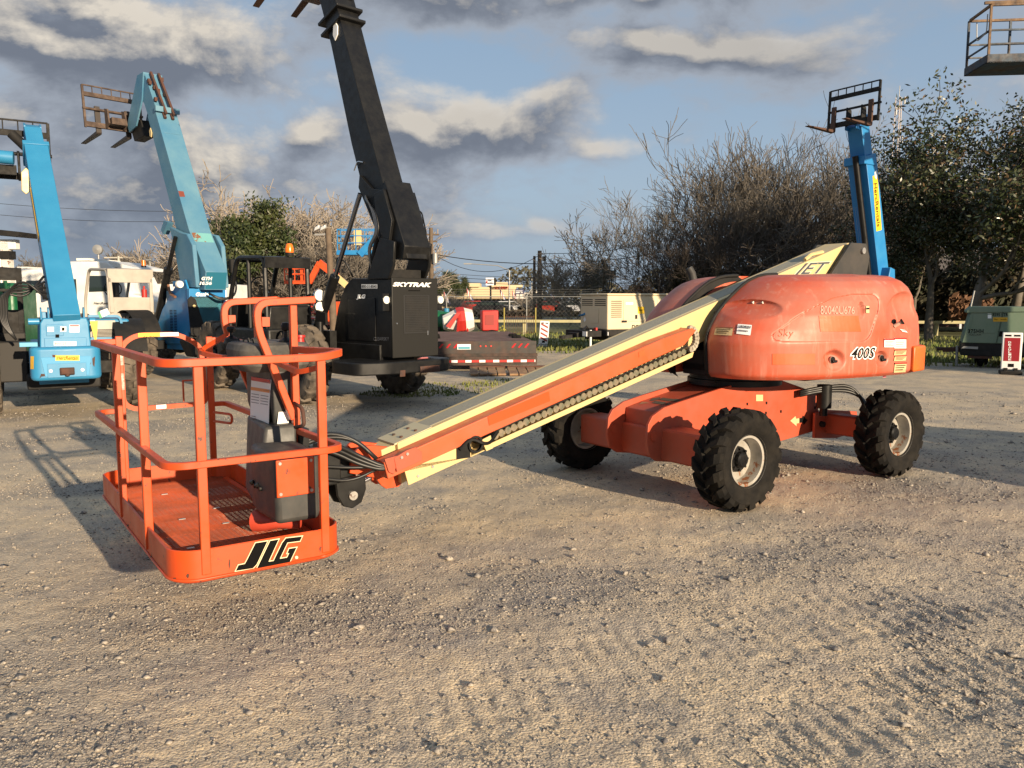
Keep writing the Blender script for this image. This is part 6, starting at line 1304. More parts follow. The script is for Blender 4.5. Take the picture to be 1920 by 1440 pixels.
# ---- store building, sign, flags
def store():
    Y = 150; x0 = at(812, 560, Y).x; x1 = at(1012, 560, Y).x; T = thing('store_building', 'long low beige store with raised parapet blocks across the road', 'building', (x0, Y, 0), 0)
    w = x1-x0; S = mat('beige_stucco', (.55, .44, .27), .8, col2=(.50, .41, .27), scale=.3); S2 = mat('white_stucco', (.62, .58, .52), .8)
    zz = lambda v: at(900, v, Y).z
    bd = M().box(0, w*.78, 0, 25, 0, zz(538)).obj('wall', S, T); M().box(w*.78, w, -1, 22, 0, zz(549)).box(w*.93, w+.5, -1, 20, 0, zz(545)).obj('white_wing', S2, T)
    M().box(w*.30, w*.44, -.5, 8, zz(538), zz(531)).box(w*.55, w*.70, -.6, 9, zz(538), zz(529)).box(w*.02, w*.1, .5, 8, zz(538), zz(533)).box(w*.7, w*.84, 1, 9, zz(538), zz(534)).obj('parapet', S, bd)
    M().box(w*.03, w*.72, -1.8, 0, zz(560), zz(556)).obj('canopy', mat('canopy_tan', (.35, .27, .17), .8), bd); M().box(w*.02, w*.72, -.1, 0, .3, zz(562)).obj('shop_window', GLS, bd)
    tb = bvh([bd]+list(bd.children)); decal(tb, text_mesh('HOME DECOR', .03), Q(927, 537, 953, 541.5), 'lettering', RED, bd, .3)
    T2 = thing('store_sign', 'grey and white pylon sign on a dark post in front of the beige store', 'sign', at(920, 560, 110).to_tuple()[:2]+(0,), 0)
    z = lambda v: at(920, v, 110).z
    M().box(-.12, .12, -.12, .12, 0, z(535)).obj('post', BLK, T2); b = M().box(-.65, .45, -.2, .2, z(535), z(521)).obj('board', WLAB, T2); M().box(.45, .72, -.2, .2, z(535), z(521)).obj('side', BLKM, T2)
    tb = bvh([b]); decal(tb, text_mesh('ABC', .03), Q(914, 523.5, 924, 527.5), 'lettering', mat('navy_print', (.02, .03, .10), .5), b, .03); decal(tb, text_mesh('LOANS', .02), Q(914, 529, 924, 532.5), 'lettering', mat('navy_print', (.02, .03, .10), .5), b, .03); decal(tb, poly_mesh([[(911, 531), (913, 524), (914.5, 531)]]), None, 'red_mark', RED, b, .03)
    T3 = thing('store_sign', 'smaller dark blue and white sign lower down, right of the pylon sign', 'sign', at(974, 560, 105).to_tuple()[:2]+(0,), 0)
    z = lambda v: at(974, v, 105).z; M().box(-.1, .1, -.1, .1, 0, z(550)).obj('post', GALV, T3); b = M().box(-.55, .6, -.1, .1, z(551), z(542)).obj('board', mat('navy_board', (.05, .05, .12), .5), T3); M().box(-.45, .4, -.12, -.1, z(549), z(547)).obj('white_line', WLAB, b); M().box(-.45, .4, -.12, -.1, z(546), z(545)).obj('white_line', WLAB, b)
    fr = mat('flag_red', (.40, .08, .08), .8); fw = mat('flag_white', (.6, .6, .62), .8); fb = mat('flag_navy', (.03, .04, .12), .8)
    for i, (u, v) in enumerate(((837, 551), (880, 545), (942, 545), (965, 549), (1038, 552))):
        lab = ['first striped flag from the left, drooping before the store', 'striped flag drooping left of the pylon sign', 'striped flag drooping right of the pylon sign', 'flag half hidden left of the smaller blue sign', 'dark flag by the thick utility pole'][i]
        c = at(u, v, 100); T4 = thing('flag', lab, 'flag', (c.x, c.y, 0), 0, 'flags along the road')
        M().tube([(0, 0, 0), (-.35, 0, c.z+.5)], .03, 5).obj('staff', GALV, T4); zt_ = c.z+.4
        for k, m in enumerate((fb if i == 4 else fr, fw, fr, fw, fb)):
            M().add([(-.35+.14*k, 0, zt_-.25*k), (-.35+.14*(k+1), .1, zt_-.25*(k+1)), (-.1+.14*(k+1), 0, zt_-.25*(k+1)-.5), (-.25+.14*k, -.1, zt_-.25*k-.75)], [(0, 1, 2, 3)]).obj('stripe', m, T4)
store()
# ---- cars across the road
CARM = {}
def car(u, Y, col, lab, suv=False, a=0):
    c = at(u, 570, Y); T = thing('parked_car', lab, 'car', (c.x, Y, 0), a, 'cars parked across the road')
    P_ = mat('car_'+col[0], col[1], .25, .2); h = .15 if suv else 0
    b = M().prism([(-2.2, .35), (-2.25, .85+h), (-1.9, 1.0+h), (-1.5, 1.45+h), (.5, 1.48+h), (1.15, 1.02+h), (2.1, .88+h), (2.25, .6), (2.2, .35)] if not suv else [(-2.2, .4), (-2.25, 1.1), (-2.1, 1.7), (.6, 1.75), (1.2, 1.15), (2.1, 1.05), (2.25, .7), (2.2, .4)], -.85, .85).obj('body', P_, T, bevel=.08, seg=2)
    M().prism([(-1.4, 1.05+h), (-1.2, 1.38+h), (.4, 1.40+h), (.95, 1.05+h)], -.87, .87).obj('window', GLS, b)
    for x in (-1.4, 1.4):
        for s in (-.78, .78):
            k = 'carwheel'
            wheel(T, x, s, .33, .2, .2, 1 if s > 0 else -1, GALV, RUB, 'skid', .006, 20)
    for s in (-.6, .6): M().box(2.2, 2.27, s-.18, s+.18, .66, .8).obj('headlight', LENS, b); M().box(-2.27, -2.2, s-.15, s+.15, .75, .92).obj('tail_light', RED, b)
DKC = ('black', (.015, .015, .018)); WHC = ('white', (.6, .6, .6)); RDC = ('red', (.25, .03, .02)); GYC = ('grey', (.08, .085, .09)); SLC = ('silver', (.35, .36, .38))
for u, Y, c, lab, s in ((893, 100, ('bright_red', (.45, .03, .02)), 'bright red pickup parked under the store canopy', False), (925, 88, DKC, 'first black car from the left, in front of the store', False), (957, 90, WHC, 'white car in front of the store, right of the lamp post', False), (982, 91, DKC, 'black off-road car right of the white car', True), (1006, 90, GYC, 'grey car half behind the thin wooden pole', False), (1036, 88, RDC, 'dark red car right of the thick utility pole', False), (1052, 93, DKC, 'tall black off-road car behind the dark red car', True), (1076, 88, SLC, 'silver car partly hidden by the tan compressor', False)): car(u, Y, c, lab, s)
# ---- brick house behind the fence at right
T = thing('brick_house', 'low dark brick house with a grey roof, half hidden by the dark trees at right', 'building', (22, 50, 0), radians(-3))
M().box(-1, 14, 0, 8, 0, 3.2).obj('wall', mat('dark_brick', (.10, .05, .04), .85, col2=(.14, .07, .06), scale=3), T); M().prism([(-.8, 3.0), (4, 5.0), (8.8, 3.0)], -1.6, 14.6, 'yz').obj('roof', mat('shingle', (.12, .11, .11), .9), T)
M().box(-1.8, 14.8, -1.0, -.85, 3.0, 3.18).obj('gutter', mat('pale_gutter', (.4, .4, .4), .5), T); M().box(2, 3.2, -.03, 0, 1.2, 2.4).box(6, 7.2, -.03, 0, 1.2, 2.4).obj('window', GLS, T)
# ================================================================== GROUND
def vnoise(x, y, seed=0):
    xi = np.floor(x).astype(np.int64); yi = np.floor(y).astype(np.int64); xf = x-xi; yf = y-yi
    u = xf*xf*(3-2*xf); v = yf*yf*(3-2*yf)
    def h(a, b):
        n = (a*374761393+b*668265263+seed*1442695) & 0xffffffff; n = ((n ^ (n >> 13))*1274126177) & 0xffffffff; return ((n ^ (n >> 16)) & 0xffff)/65535.
    return (h(xi, yi)*(1-u)+h(xi+1, yi)*u)*(1-v)+(h(xi, yi+1)*(1-u)+h(xi+1, yi+1)*u)*v
def fbm(x, y, o, s=0, g=.5):
    r = 0; a = 1; t = 0
    for i in range(o): r = r+a*vnoise(x, y, s+i); t += a; a *= g; x = x*2.03+11.3; y = y*2.03+7.1
    return r/t
def gravelly(x, y):
    a = radians(22); u = x*cos(a)+y*sin(a); v = -x*sin(a)+y*cos(a)
    return np.clip((fbm(u*.42+3.3, v*1.25+1.7, 6, 140, .58)-.47)*5.2, 0, 1)*np.clip((fbm(x*2.3, y*2.3, 4, 160, .6)-.25)*3, 0, 1)
def ground_z(x, y):
    d = np.sqrt(x*x+y*y); f = np.clip((24-d)/14, 0, 1)
    z = (fbm(x*.9, y*.9, 3, 5)-.5)*.030+(fbm(x*4, y*4, 3, 9)-.5)*.016*f
    z += np.where(d < 11, (fbm(x*17, y*17, 3, 21)-.5)*.012, 0)
    # loose gravel patches are rougher
    g = gravelly(x, y); z += np.where(d < 9, g*np.abs(vnoise(x*34, y*34, 60)-.5)*.014, 0)
    # tyre ruts: bars across a track running from the near left to the right
    for (cx, cy, an, wd, L_, sp, dp) in ((2.0, 4.35, 27, .34, 3.2, .115, .015), (2.6, 3.75, 29, .30, 3.0, .11, .013), (1.9, 2.6, 20, .26, 2.2, .10, .010), (-.5, 6.6, 65, .28, 1.6, .12, .007)):
        a = radians(an); u = (x-cx)*cos(a)+(y-cy)*sin(a); u = u+(fbm(x*6, y*6, 2, 91)-.5)*.03; v =.10*np.sin(u*1.1)+ -(x-cx)*sin(a)+(y-cy)*cos(a)
        m = np.clip((wd-np.abs(v))/.08, 0, 1)*np.clip((L_-np.abs(u))/1.1, 0, 1)*(.35+.65*np.clip((fbm(x*1.9+5, y*1.9, 3, 88)-.35)*4.5, 0, 1)); z += m*(np.clip(np.sin((u-.22*v)*2*pi/sp)*1.8, -1, .7)*dp*.5*(.4+fbm(x*5, y*5, 2, 77))-.006)
    m = np.ones_like(x)
    return z-.012
def build_ground():
    ds = [-60., -30, -12, -5, -2, 0, .6]; y = 1.0
    ys = list(ds)
    while y < 26: ys.append(y); y += max(.011, y*y*.0011)
    while y < 700: ys.append(y); y *= 1.10
    ys = np.array(ys); NX = 600; t = np.linspace(-1, 1, NX)
    V = []; 
    for yy in ys:
        half = max(14., abs(yy)*.95+2) if yy < 26 else yy*1.6+10
        # dense inside the view, sparse at the flanks
        c = min(.95*max(yy, 1.2), half); x = np.sign(t)*np.where(np.abs(t) < .96, np.abs(t)/.96*c, c+(np.abs(t)-.96)/.04*(half*(1 if yy > 26 else 1.5)+40-c))
        V.append(np.stack([x, np.full(NX, yy)], 1))
    V = np.array(V); X = V[..., 0]; Y = V[..., 1]; Z = ground_z(X, Y)
    Z = np.where(Y > 24, -.006-.0*Y, Z)
    co = np.stack([X, Y, Z], -1).reshape(-1, 3); ny = len(ys)
    i, j = np.meshgrid(np.arange(ny-1), np.arange(NX-1), indexing='ij'); a = (i*NX+j).ravel(); F = np.stack([a, a+1, a+NX+1, a+NX], 1)
    me = bpy.data.meshes.new('ground'); me.vertices.add(len(co)); me.vertices.foreach_set('co', co.ravel().astype(np.float32))
    me.loops.add(F.size); me.loops.foreach_set('vertex_index', F.ravel()); me.polygons.add(len(F)); me.polygons.foreach_set('loop_start', np.arange(0, F.size, 4)); me.polygons.foreach_set('loop_total', np.full(len(F), 4)); me.polygons.foreach_set('use_smooth', np.ones(len(F), bool)); me.update(); me.validate()
    o = bpy.data.objects.new('ground', me); COL.objects.link(o); o['kind'] = 'structure'
    at_ = me.attributes.new('gravelly', 'FLOAT', 'POINT'); at_.data.foreach_set('value', (gravelly(X, Y)*np.clip((40-Y)/20, .3, 1)).ravel().astype(np.float32))
    m = bpy.data.materials.new('gravel_ground'); m.use_nodes = True; nt = m.node_tree; N = nt.nodes; L = nt.links; b = N['Principled BSDF']; b.inputs['Roughness'].default_value = .95; b.inputs['Specular IOR Level'].default_value = .15
    tc = N.new('ShaderNodeTexCoord')
    def nz(s, d=6, r=.6, sc=(1, 1, 1)):
        mp = N.new('ShaderNodeMapping'); mp.inputs[3].default_value = sc; L.new(tc.outputs['Object'], mp.inputs[0]); n = N.new('ShaderNodeTexNoise'); n.inputs['Scale'].default_value = s; n.inputs['Detail'].default_value = d; n.inputs['Roughness'].default_value = r; L.new(mp.outputs[0], n.inputs[0]); return n.outputs[0]
    def rmp(f, a, c, lo=0, hi=1): n = N.new('ShaderNodeMapRange'); n.inputs[1].default_value = a; n.inputs[2].default_value = c; n.inputs[3].default_value = lo; n.inputs[4].default_value = hi; L.new(f, n.inputs[0]); return n.outputs[0]
    def mx(f, a, c, bt='MIX'):
        n = N.new('ShaderNodeMix'); n.data_type = 'RGBA'; n.blend_type = bt
        for k, q in ((0, f), (6, a), (7, c)):
            if hasattr(q, 'links'): L.new(q, n.inputs[k])
            else: n.inputs[k].default_value = q if k == 0 else (*q, 1)
        return n.outputs[2]
    an = N.new('ShaderNodeAttribute'); an.attribute_name = 'gravelly'
    cur = mx(rmp(nz(.5, 8, .66, (1, 1.4, 1)), .44, .62), (.64, .505, .325), (.47, .395, .295))
    cur = mx(rmp(an.outputs['Fac'], 0, 1, 0, .85), cur, (.215, .195, .17))
    cur = mx(rmp(nz(1.7, 8, .68), .45, .68), cur, (.26, .235, .21))
    cur = mx(rmp(nz(.9, 5, .6), .55, .8), cur, (.62, .47, .30))
    vo = N.new('ShaderNodeTexVoronoi'); vo.inputs['Scale'].default_value = 75; L.new(tc.outputs['Object'], vo.inputs[0])
    sp = N.new('ShaderNodeSeparateColor'); L.new(vo.outputs['Color'], sp.inputs[0])
    cur = mx(rmp(sp.outputs[0], 0, 1, .0, .42), cur, mx(rmp(sp.outputs[1], 0, 1), (.16, .145, .135), (.60, .53, .43)))
    v3 = N.new('ShaderNodeTexVoronoi'); v3.inputs['Scale'].default_value = 170; L.new(tc.outputs['Object'], v3.inputs[0]); s3 = N.new('ShaderNodeSeparateColor'); L.new(v3.outputs['Color'], s3.inputs[0])
    cur = mx(rmp(s3.outputs[0], .35, 1, .0, .55), cur, mx(rmp(s3.outputs[1], 0, 1), (.14, .125, .115), (.70, .62, .50)))
    cur = mx(rmp(nz(24, 4, .7), .56, .72, 0, .55), cur, (.19, .165, .145))
    L.new(cur, b.inputs['Base Color'])
    bm = N.new('ShaderNodeBump'); bm.inputs['Strength'].default_value = .7; bm.inputs['Distance'].default_value = .012
    ad = N.new('ShaderNodeMath'); ad.operation = 'ADD'; L.new(nz(55, 5, .7), ad.inputs[0]); m2 = N.new('ShaderNodeMath'); m2.operation = 'MULTIPLY'; L.new(vo.outputs['Distance'], m2.inputs[0]); m2.inputs[1].default_value = -.7; L.new(m2.outputs[0], ad.inputs[1]); L.new(ad.outputs[0], bm.inputs['Height']); L.new(bm.outputs[0], b.inputs['Normal'])
    me.materials.append(m)
build_ground()
def sheet(name, x0, x1, y0f, y1f, z, m, n=60, kind='structure'):
    b = M(); xs = np.linspace(x0, x1, n); 
    vs = [(x, y0f(x), z) for x in xs]+[(x, y1f(x), z) for x in xs]
    b.add(vs, [(i, i+1, i+1+n, i+n) for i in range(n-1)]); o = b.obj(name, m, None); o['kind'] = kind; return o
GRS = mat('grass_ground', (.055, .075, .016), .95, col2=(.15, .14, .05), scale=.5, lo=.35, hi=.7, bump=.6, bscale=14)
GRS2 = mat('dry_grass_ground', (.13, .13, .04), .95, col2=(.20, .18, .09), scale=.2, bump=.4, bscale=6)
edge = lambda x: 26.5+.9*float(fbm(np.array([x*.5]), np.array([3.]), 3, 3)[0])-1.0*min(1, max(0, (x-6)/6))-(4.2 if x > 9.2 else 0)*min(1, (x-9.2)/1.5)+(6 if x < -3 else 0)
sheet('lawn', -6, 60, edge, lambda x: 47, .004, GRS, 160)
sheet('verge', -160, 200, lambda x: 47, lambda x: 78, .004, GRS2)
ROAD = mat('asphalt', (.085, .085, .088), .9, col2=(.11, .105, .10), scale=.5)
sheet('road', -250, 300, lambda x: 64, lambda x: 72, .010, ROAD)
sheet('far_verge', -250, 300, lambda x: 78, lambda x: 84, .006, mat('green_verge', (.09, .12, .03), .95))
sheet('parking_lot', -80, 120, lambda x: 84, lambda x: 145, .008, ROAD)
# gravel stones
def stones():
    rng = np.random.default_rng(4); N_ = 270000
    v = rng.random(N_)**.75; yy = 1.35+v*0; r = rng.random(N_)
    yy = 1.25*np.exp(r*np.log(15/1.25)); xx = (rng.random(N_)*2-1)*(.92*yy+.5)
    dens = gravelly(xx, yy)*.45+fbm(xx*1.7, yy*1.7, 3, 51)*.8+.03
    keep = rng.random(N_) < np.clip((dens-.50)*4.2, .20, 1)
    xx = xx[keep]; yy = yy[keep]; n = len(xx); s = .0018+.0058*rng.random(n)**4+.0007*yy*rng.random(n); s = np.where(rng.random(n) < .02, s*2.7, s)
    zz = ground_z(xx, yy)
    base = np.array([(1, 0, 0), (-1, 0, 0), (0, 1, 0), (0, -1, 0), (0, 0, .7), (0, 0, -.7), (.6, .6, .35), (-.6, -.6, .3)]); tri = np.array([(0, 6, 4), (6, 2, 4), (2, 1, 4), (1, 7, 4), (7, 3, 4), (3, 0, 4), (0, 5, 2), (0, 2, 6), (2, 5, 1), (1, 5, 3), (1, 3, 7), (3, 5, 0)])
    a = rng.random(n)*2*pi; ca, sa = np.cos(a), np.sin(a); B = base[None]*(.65+.7*rng.random((n, 8, 1))); B = B*np.stack([1+.7*rng.random(n), .8+.4*rng.random(n), .7+.5*rng.random(n)], 1)[:, None]*s[:, None, None]
    X = B[..., 0]*ca[:, None]-B[..., 1]*sa[:, None]+xx[:, None]; Y = B[..., 0]*sa[:, None]+B[..., 1]*ca[:, None]+yy[:, None]; Z = B[..., 2]+(zz+s*.25)[:, None]
    co = np.stack([X, Y, Z], -1).reshape(-1, 3); F = (tri[None]+(np.arange(n)*8)[:, None, None]).reshape(-1, 3)
    me = bpy.data.meshes.new('gravel'); me.vertices.add(len(co)); me.vertices.foreach_set('co', co.ravel().astype(np.float32)); me.loops.add(F.size); me.loops.foreach_set('vertex_index', F.ravel().astype(np.int32)); me.polygons.add(len(F)); me.polygons.foreach_set('loop_start', np.arange(0, F.size, 3)); me.polygons.foreach_set('loop_total', np.full(len(F), 3)); me.update()
    o = bpy.data.objects.new('gravel', me); COL.objects.link(o); tag(o, 'loose pale and dark gravel stones scattered over the dirt yard', 'gravel', kind='stuff')
    me.materials.append(mat('stone', (.25, .225, .195), .9, col2=(.50, .43, .34), scale=23, lo=.42, hi=.72, spots=(.13, .12, .115), sscale=37, sth=.50))
stones()
def tufts():
    rng = np.random.default_rng(9); b = M(); n = 14000
    for k in range(n):
        x = rng.uniform(-4, 26); e = edge(x); y = e+(rng.random()**1.6)*14
        if rng.random() < .06: y = e-rng.random()*1.5
        h = rng.uniform(.05, .15)*(1.3 if rng.random() < .1 else 1); a = rng.random()*pi; w = h*.30; lx = rng.uniform(-.5, .5)*h
        b.v += [(x-w*cos(a), y-w*sin(a), 0), (x+w*cos(a), y+w*sin(a), 0), (x+lx, y+lx*.5, h)]; k3 = len(b.v); b.f.append((k3-3, k3-2, k3-1))
    for (gx, gy, r) in ((-1.15, 15.6, 1.0), (-1.9, 14.7, .6), (.2, 16.5, .8)):
        for k in range(500):
            a0 = rng.random()*2*pi; rr = r*sqrt(rng.random()); x = gx+rr*cos(a0)*1.6; y = gy+rr*sin(a0); h = rng.uniform(.015, .05); a = rng.random()*pi; w = h*.5
            b.v += [(x-w*cos(a), y-w*sin(a), -.01), (x+w*cos(a), y+w*sin(a), -.01), (x, y, h)]; k3 = len(b.v); b.f.append((k3-3, k3-2, k3-1))
    o = b.obj('grass', mat('grass_blades', (.085, .12, .02), .9, col2=(.20, .19, .06), scale=.8, lo=.35, hi=.65)); tag(o, 'short uneven grass on the lawn beyond the gravel', 'grass', kind='stuff')
tufts()
# ================================================================== TREES
BARK = mat('grey_bark', (.14, .125, .105), .9, col2=(.10, .08, .06), scale=2)
BARKP = mat('pale_bark', (.30, .265, .215), .9, col2=(.20, .17, .13), scale=2)
TWIG = mat('brown_twigs', (.115, .10, .082), .9); TWIGP = mat('pale_twigs', (.26, .22, .175), .9); TWIGD = mat('dark_twigs', (.055, .042, .033), .9)
LEAFD = mat('magnolia_leaf', (.022, .036, .011), .38, col2=(.045, .05, .018), scale=.9); LEAFU = mat('bronze_leaf', (.085, .05, .02), .6)
LEAFG = mat('evergreen_leaf', (.022, .038, .008), .55, col2=(.055, .062, .014), scale=.7)
LEAFB = mat('undergrowth_leaf', (.022, .026, .010), .8, col2=(.05, .035, .018), scale=.6)
def grow(rng, start, dirv, length, rad, levels, wood, twigs, tips, spread=.55, nb=3, up=.15, jit=.16, minr=.012, shrink=.72, keepl=1):
    segs = 4; p = start.copy(); d = dirv.normalized(); pts = [p.copy()]; rs = [rad]
    for i in range(segs):
        d = (d+Vector((rng.gauss(0, jit), rng.gauss(0, jit), rng.gauss(0, jit)+up*.3))).normalized(); p = p+d*length/segs; pts.append(p.copy()); rs.append(max(minr, rad*(1-.42*(i+1)/segs)))
    (wood if levels > keepl else twigs).tube(pts, rs, 6 if levels > 3 else (4 if levels > 1 else 3), cap=False)
    if levels == 0: tips.append((p, d)); return
    if levels <= 2: tips.append((p, d))
    for k in range(nb+(1 if rng.random() < .5 else 0)):
        t = rng.uniform(.35, 1.0) if k else 1.0; i = min(segs-1, int(t*segs)); q = pts[i].lerp(pts[i+1], t*segs-i) if i < segs else pts[-1]
        ax = Vector((rng.gauss(0, 1), rng.gauss(0, 1), rng.gauss(0, 1))).normalized(); nd = (d+ax*spread*(.7 if k == 0 else 1.25)+Vector((0, 0, up))).normalized()
        grow(rng, q, nd, length*shrink*rng.uniform(.75, 1.15), max(minr, rs[min(segs, i+1)]*(.78 if k == 0 else .6)), levels-1, wood, twigs, tips, spread, nb, up, jit, minr, shrink, keepl)
def leafcloud(rng, tips, per, sz, r, m=None, fl=.8):
    b = m or M()
    for p, d in tips:
        for k in range(per):
            q = p+Vector((rng.gauss(0, r), rng.gauss(0, r), rng.gauss(0, r*.8))); a = Vector((rng.gauss(0, 1), rng.gauss(0, 1), rng.gauss(0, .6))).normalized(); c = a.orthogonal().normalized(); e = a.cross(c); th = rng.random()*6.28; u = (c*cos(th)+e*sin(th))*sz*rng.uniform(.6, 1.3); w = a.cross(u.normalized())*sz*.42
            b.add([q-u, q+w, q+u, q-w], [(0, 1, 2, 3)])
    return b
TP = {}
def tree_mesh(kind, seed):
    key = (kind, seed)
    if key in TP: return TP[key]
    rng = random.Random(seed); wood = M(); tw = M(); tips = []
    if kind == 'bare':       # ~10 m, wide crown
        for k in range(rng.choice((2, 3))):
            grow(rng, Vector((rng.uniform(-.2, .2), rng.uniform(-.2, .2), 0)), Vector((rng.uniform(-.3, .3), rng.uniform(-.3, .3), 1)), 3.0, .17, 6, wood, tw, tips, .58, 2, .09, .18, .018, .76, 2)
    elif kind == 'shrub':    # many stems, fan shaped
        for k in range(6):
            a = k*1.05+rng.random()*.6; grow(rng, Vector((.4*cos(a), .4*sin(a), 0)), Vector((.7*cos(a), .7*sin(a), 1)), 2.9, .085, 5, wood, tw, tips, .55, 3, .12, .15, .010, .75, 2)
    elif kind == 'far':
        for k in range(6):
            a = k*1.05+rng.random()*.6; grow(rng, Vector((.4*cos(a), .4*sin(a), 0)), Vector((.6*cos(a), .6*sin(a), 1)), 2.9, .09, 5, wood, tw, tips, .58, 3, .10, .16, .024, .74, 2)
    elif kind == 'oak':      # grey, crooked, big limbs
        grow(rng, Vector((0, 0, 0)), Vector((.05, 0, 1)), 2.8, .28, 6, wood, tw, tips, .78, 2, .07, .24, .016, .78, 2)
    elif kind in ('magnolia', 'evergreen'):
        grow(rng, Vector((0, 0, 0)), Vector((0, 0, 1)), 3.2, .24, 5, wood, tw, tips, .62, 3, .14, .15, .012, .76, 2)
    zmax = max(v[2] for v in tw.v); TP[key] = (wood, tw, tips, zmax); return TP[key]
TM = {}
def tree(name, lab, kind, seed, pos, h, rz, mats, group, leaf=None, wx=1.0):
    T = thing(name, lab, 'tree', pos, rz, group); wood, tw, tips, zmax = tree_mesh(kind, seed); s = h/zmax; T.scale = (s*wx, s*wx, s)
    key = (kind, seed, mats[0].name, mats[1].name)
    if key in TM:
        for o in TM[key]: c = o.copy(); COL.objects.link(c); c.parent = T
        return T
    L_ = [wood.obj('trunk', mats[0], T, smooth='all'), tw.obj('crown_twigs', mats[1], T)]
    if leaf: L_ += leaf(T, tips)
    TM[key] = L_; return T
def gx(u, Y): return at(u, 560, Y).x
def ht(v, Y): return at(960, v, Y).z
# far hedge line at left
i = 0
ordn = ['1st', '2nd', '3rd', '4th', '5th', '6th', '7th', '8th', '9th', '10th', '11th', '12th', '13th', '14th']
gl = 'bare brown trees in the far line at left'
for u, v, Y in ((-30, 470, 95), (10, 470, 100), (60, 478, 105), (105, 488, 100), (150, 490, 105), (195, 462, 95), (232, 458, 98), (262, 460, 92), (295, 470, 96), (325, 468, 92), (350, 466, 88)):
    tree('bare_tree', ordn[i]+' bare brown tree from the left in the far line', 'far', 11+i % 2, (gx(u, Y), Y+i % 3*2, 0), ht(v-8, Y), i*1.7, (BARK, TWIG), gl, wx=1.15); i += 1
gm_ = 'bare trees behind the two middle telehandlers'
for u, v, Y, kd, sd_, mt_, lab in ((485, 385, 66, 'far', 11, (BARK, TWIGP), 'hazy bare tree behind the evergreen crown'), (560, 372, 68, 'far', 12, (BARK, TWIGP), 'fine-twigged bare tree above the black cab'), (615, 380, 70, 'far', 11, (BARK, TWIGP), 'fine-twigged bare tree left of the distant basket'), (672, 388, 70, 'far', 12, (BARK, TWIGP), 'fine-twigged bare tree behind the lift cylinder'), (430, 372, 66, 'far', 12, (BARK, TWIGP), 'fine-twigged bare tree right of the faded blue boom'), (410, 352, 60, 'oak', 31, (BARKP, TWIGP), 'pale bare tree left of the evergreen'), (375, 400, 62, 'bare', 21, (BARK, TWIGP), 'bare tree just right of the faded blue boom'), (520, 345, 58, 'oak', 32, (BARKP, TWIGP), 'tall pale crooked bare tree above the evergreen'), (590, 368, 62, 'oak', 31, (BARKP, TWIGP), 'pale bare tree between evergreen and black boom'), (650, 375, 60, 'oak', 31, (BARKP, TWIGP), 'pale bare tree right beside the black boom'), (570, 430, 50, 'far', 12, (BARK, TWIG), 'brown bushy bare tree behind the black cab'), (520, 445, 52, 'far', 11, (BARK, TWIG), 'brown bushy bare tree below the evergreen crown'), (640, 450, 52, 'far', 12, (BARK, TWIG), 'brown bushy bare tree left of the distant blue basket'), (690, 440, 60, 'far', 12, (BARK, TWIG), 'brown bushy bare tree behind the distant blue basket'), (460, 440, 55, 'far', 12, (BARK, TWIG), 'brown bushy bare tree at the foot of the evergreen'), (720, 470, 66, 'far', 12, (BARK, TWIG), 'bushy bare tree partly hidden by the black machine')):
    tree('bare_tree', lab, kd, sd_, (gx(u, Y), Y, 0), ht(v, Y)*1.06, u*.37, mt_, gm_, wx=1.2 if kd == 'far' else 1)
def leaves(mt_, per, sz, r, nm='leaves', extra=None, seed=3):
    def f(T, tips):
        rng = random.Random(seed); out = [leafcloud(rng, tips, per, sz, r).obj(nm, mt_, T)]
        if extra: out.append(leafcloud(rng, tips, max(1, per//5), sz, r*1.05).obj('bronze_leaves', extra, T))
        return out
    return f
tree('evergreen_tree', 'dense green evergreen tree left of the black cab', 'evergreen', 41, (gx(478, 50), 50, 0), ht(372, 50), .5, (BARK, TWIGD), None, leaves(LEAFG, 20, .17, .34), wx=1.0)
tree('evergreen_tree', 'dark green tree behind the faded blue machine cheek', 'evergreen', 41, (gx(430, 54), 54, 0), ht(405, 54), 2.5, (BARK, TWIGD), None, leaves(LEAFG, 20, .17, .34), wx=.9)
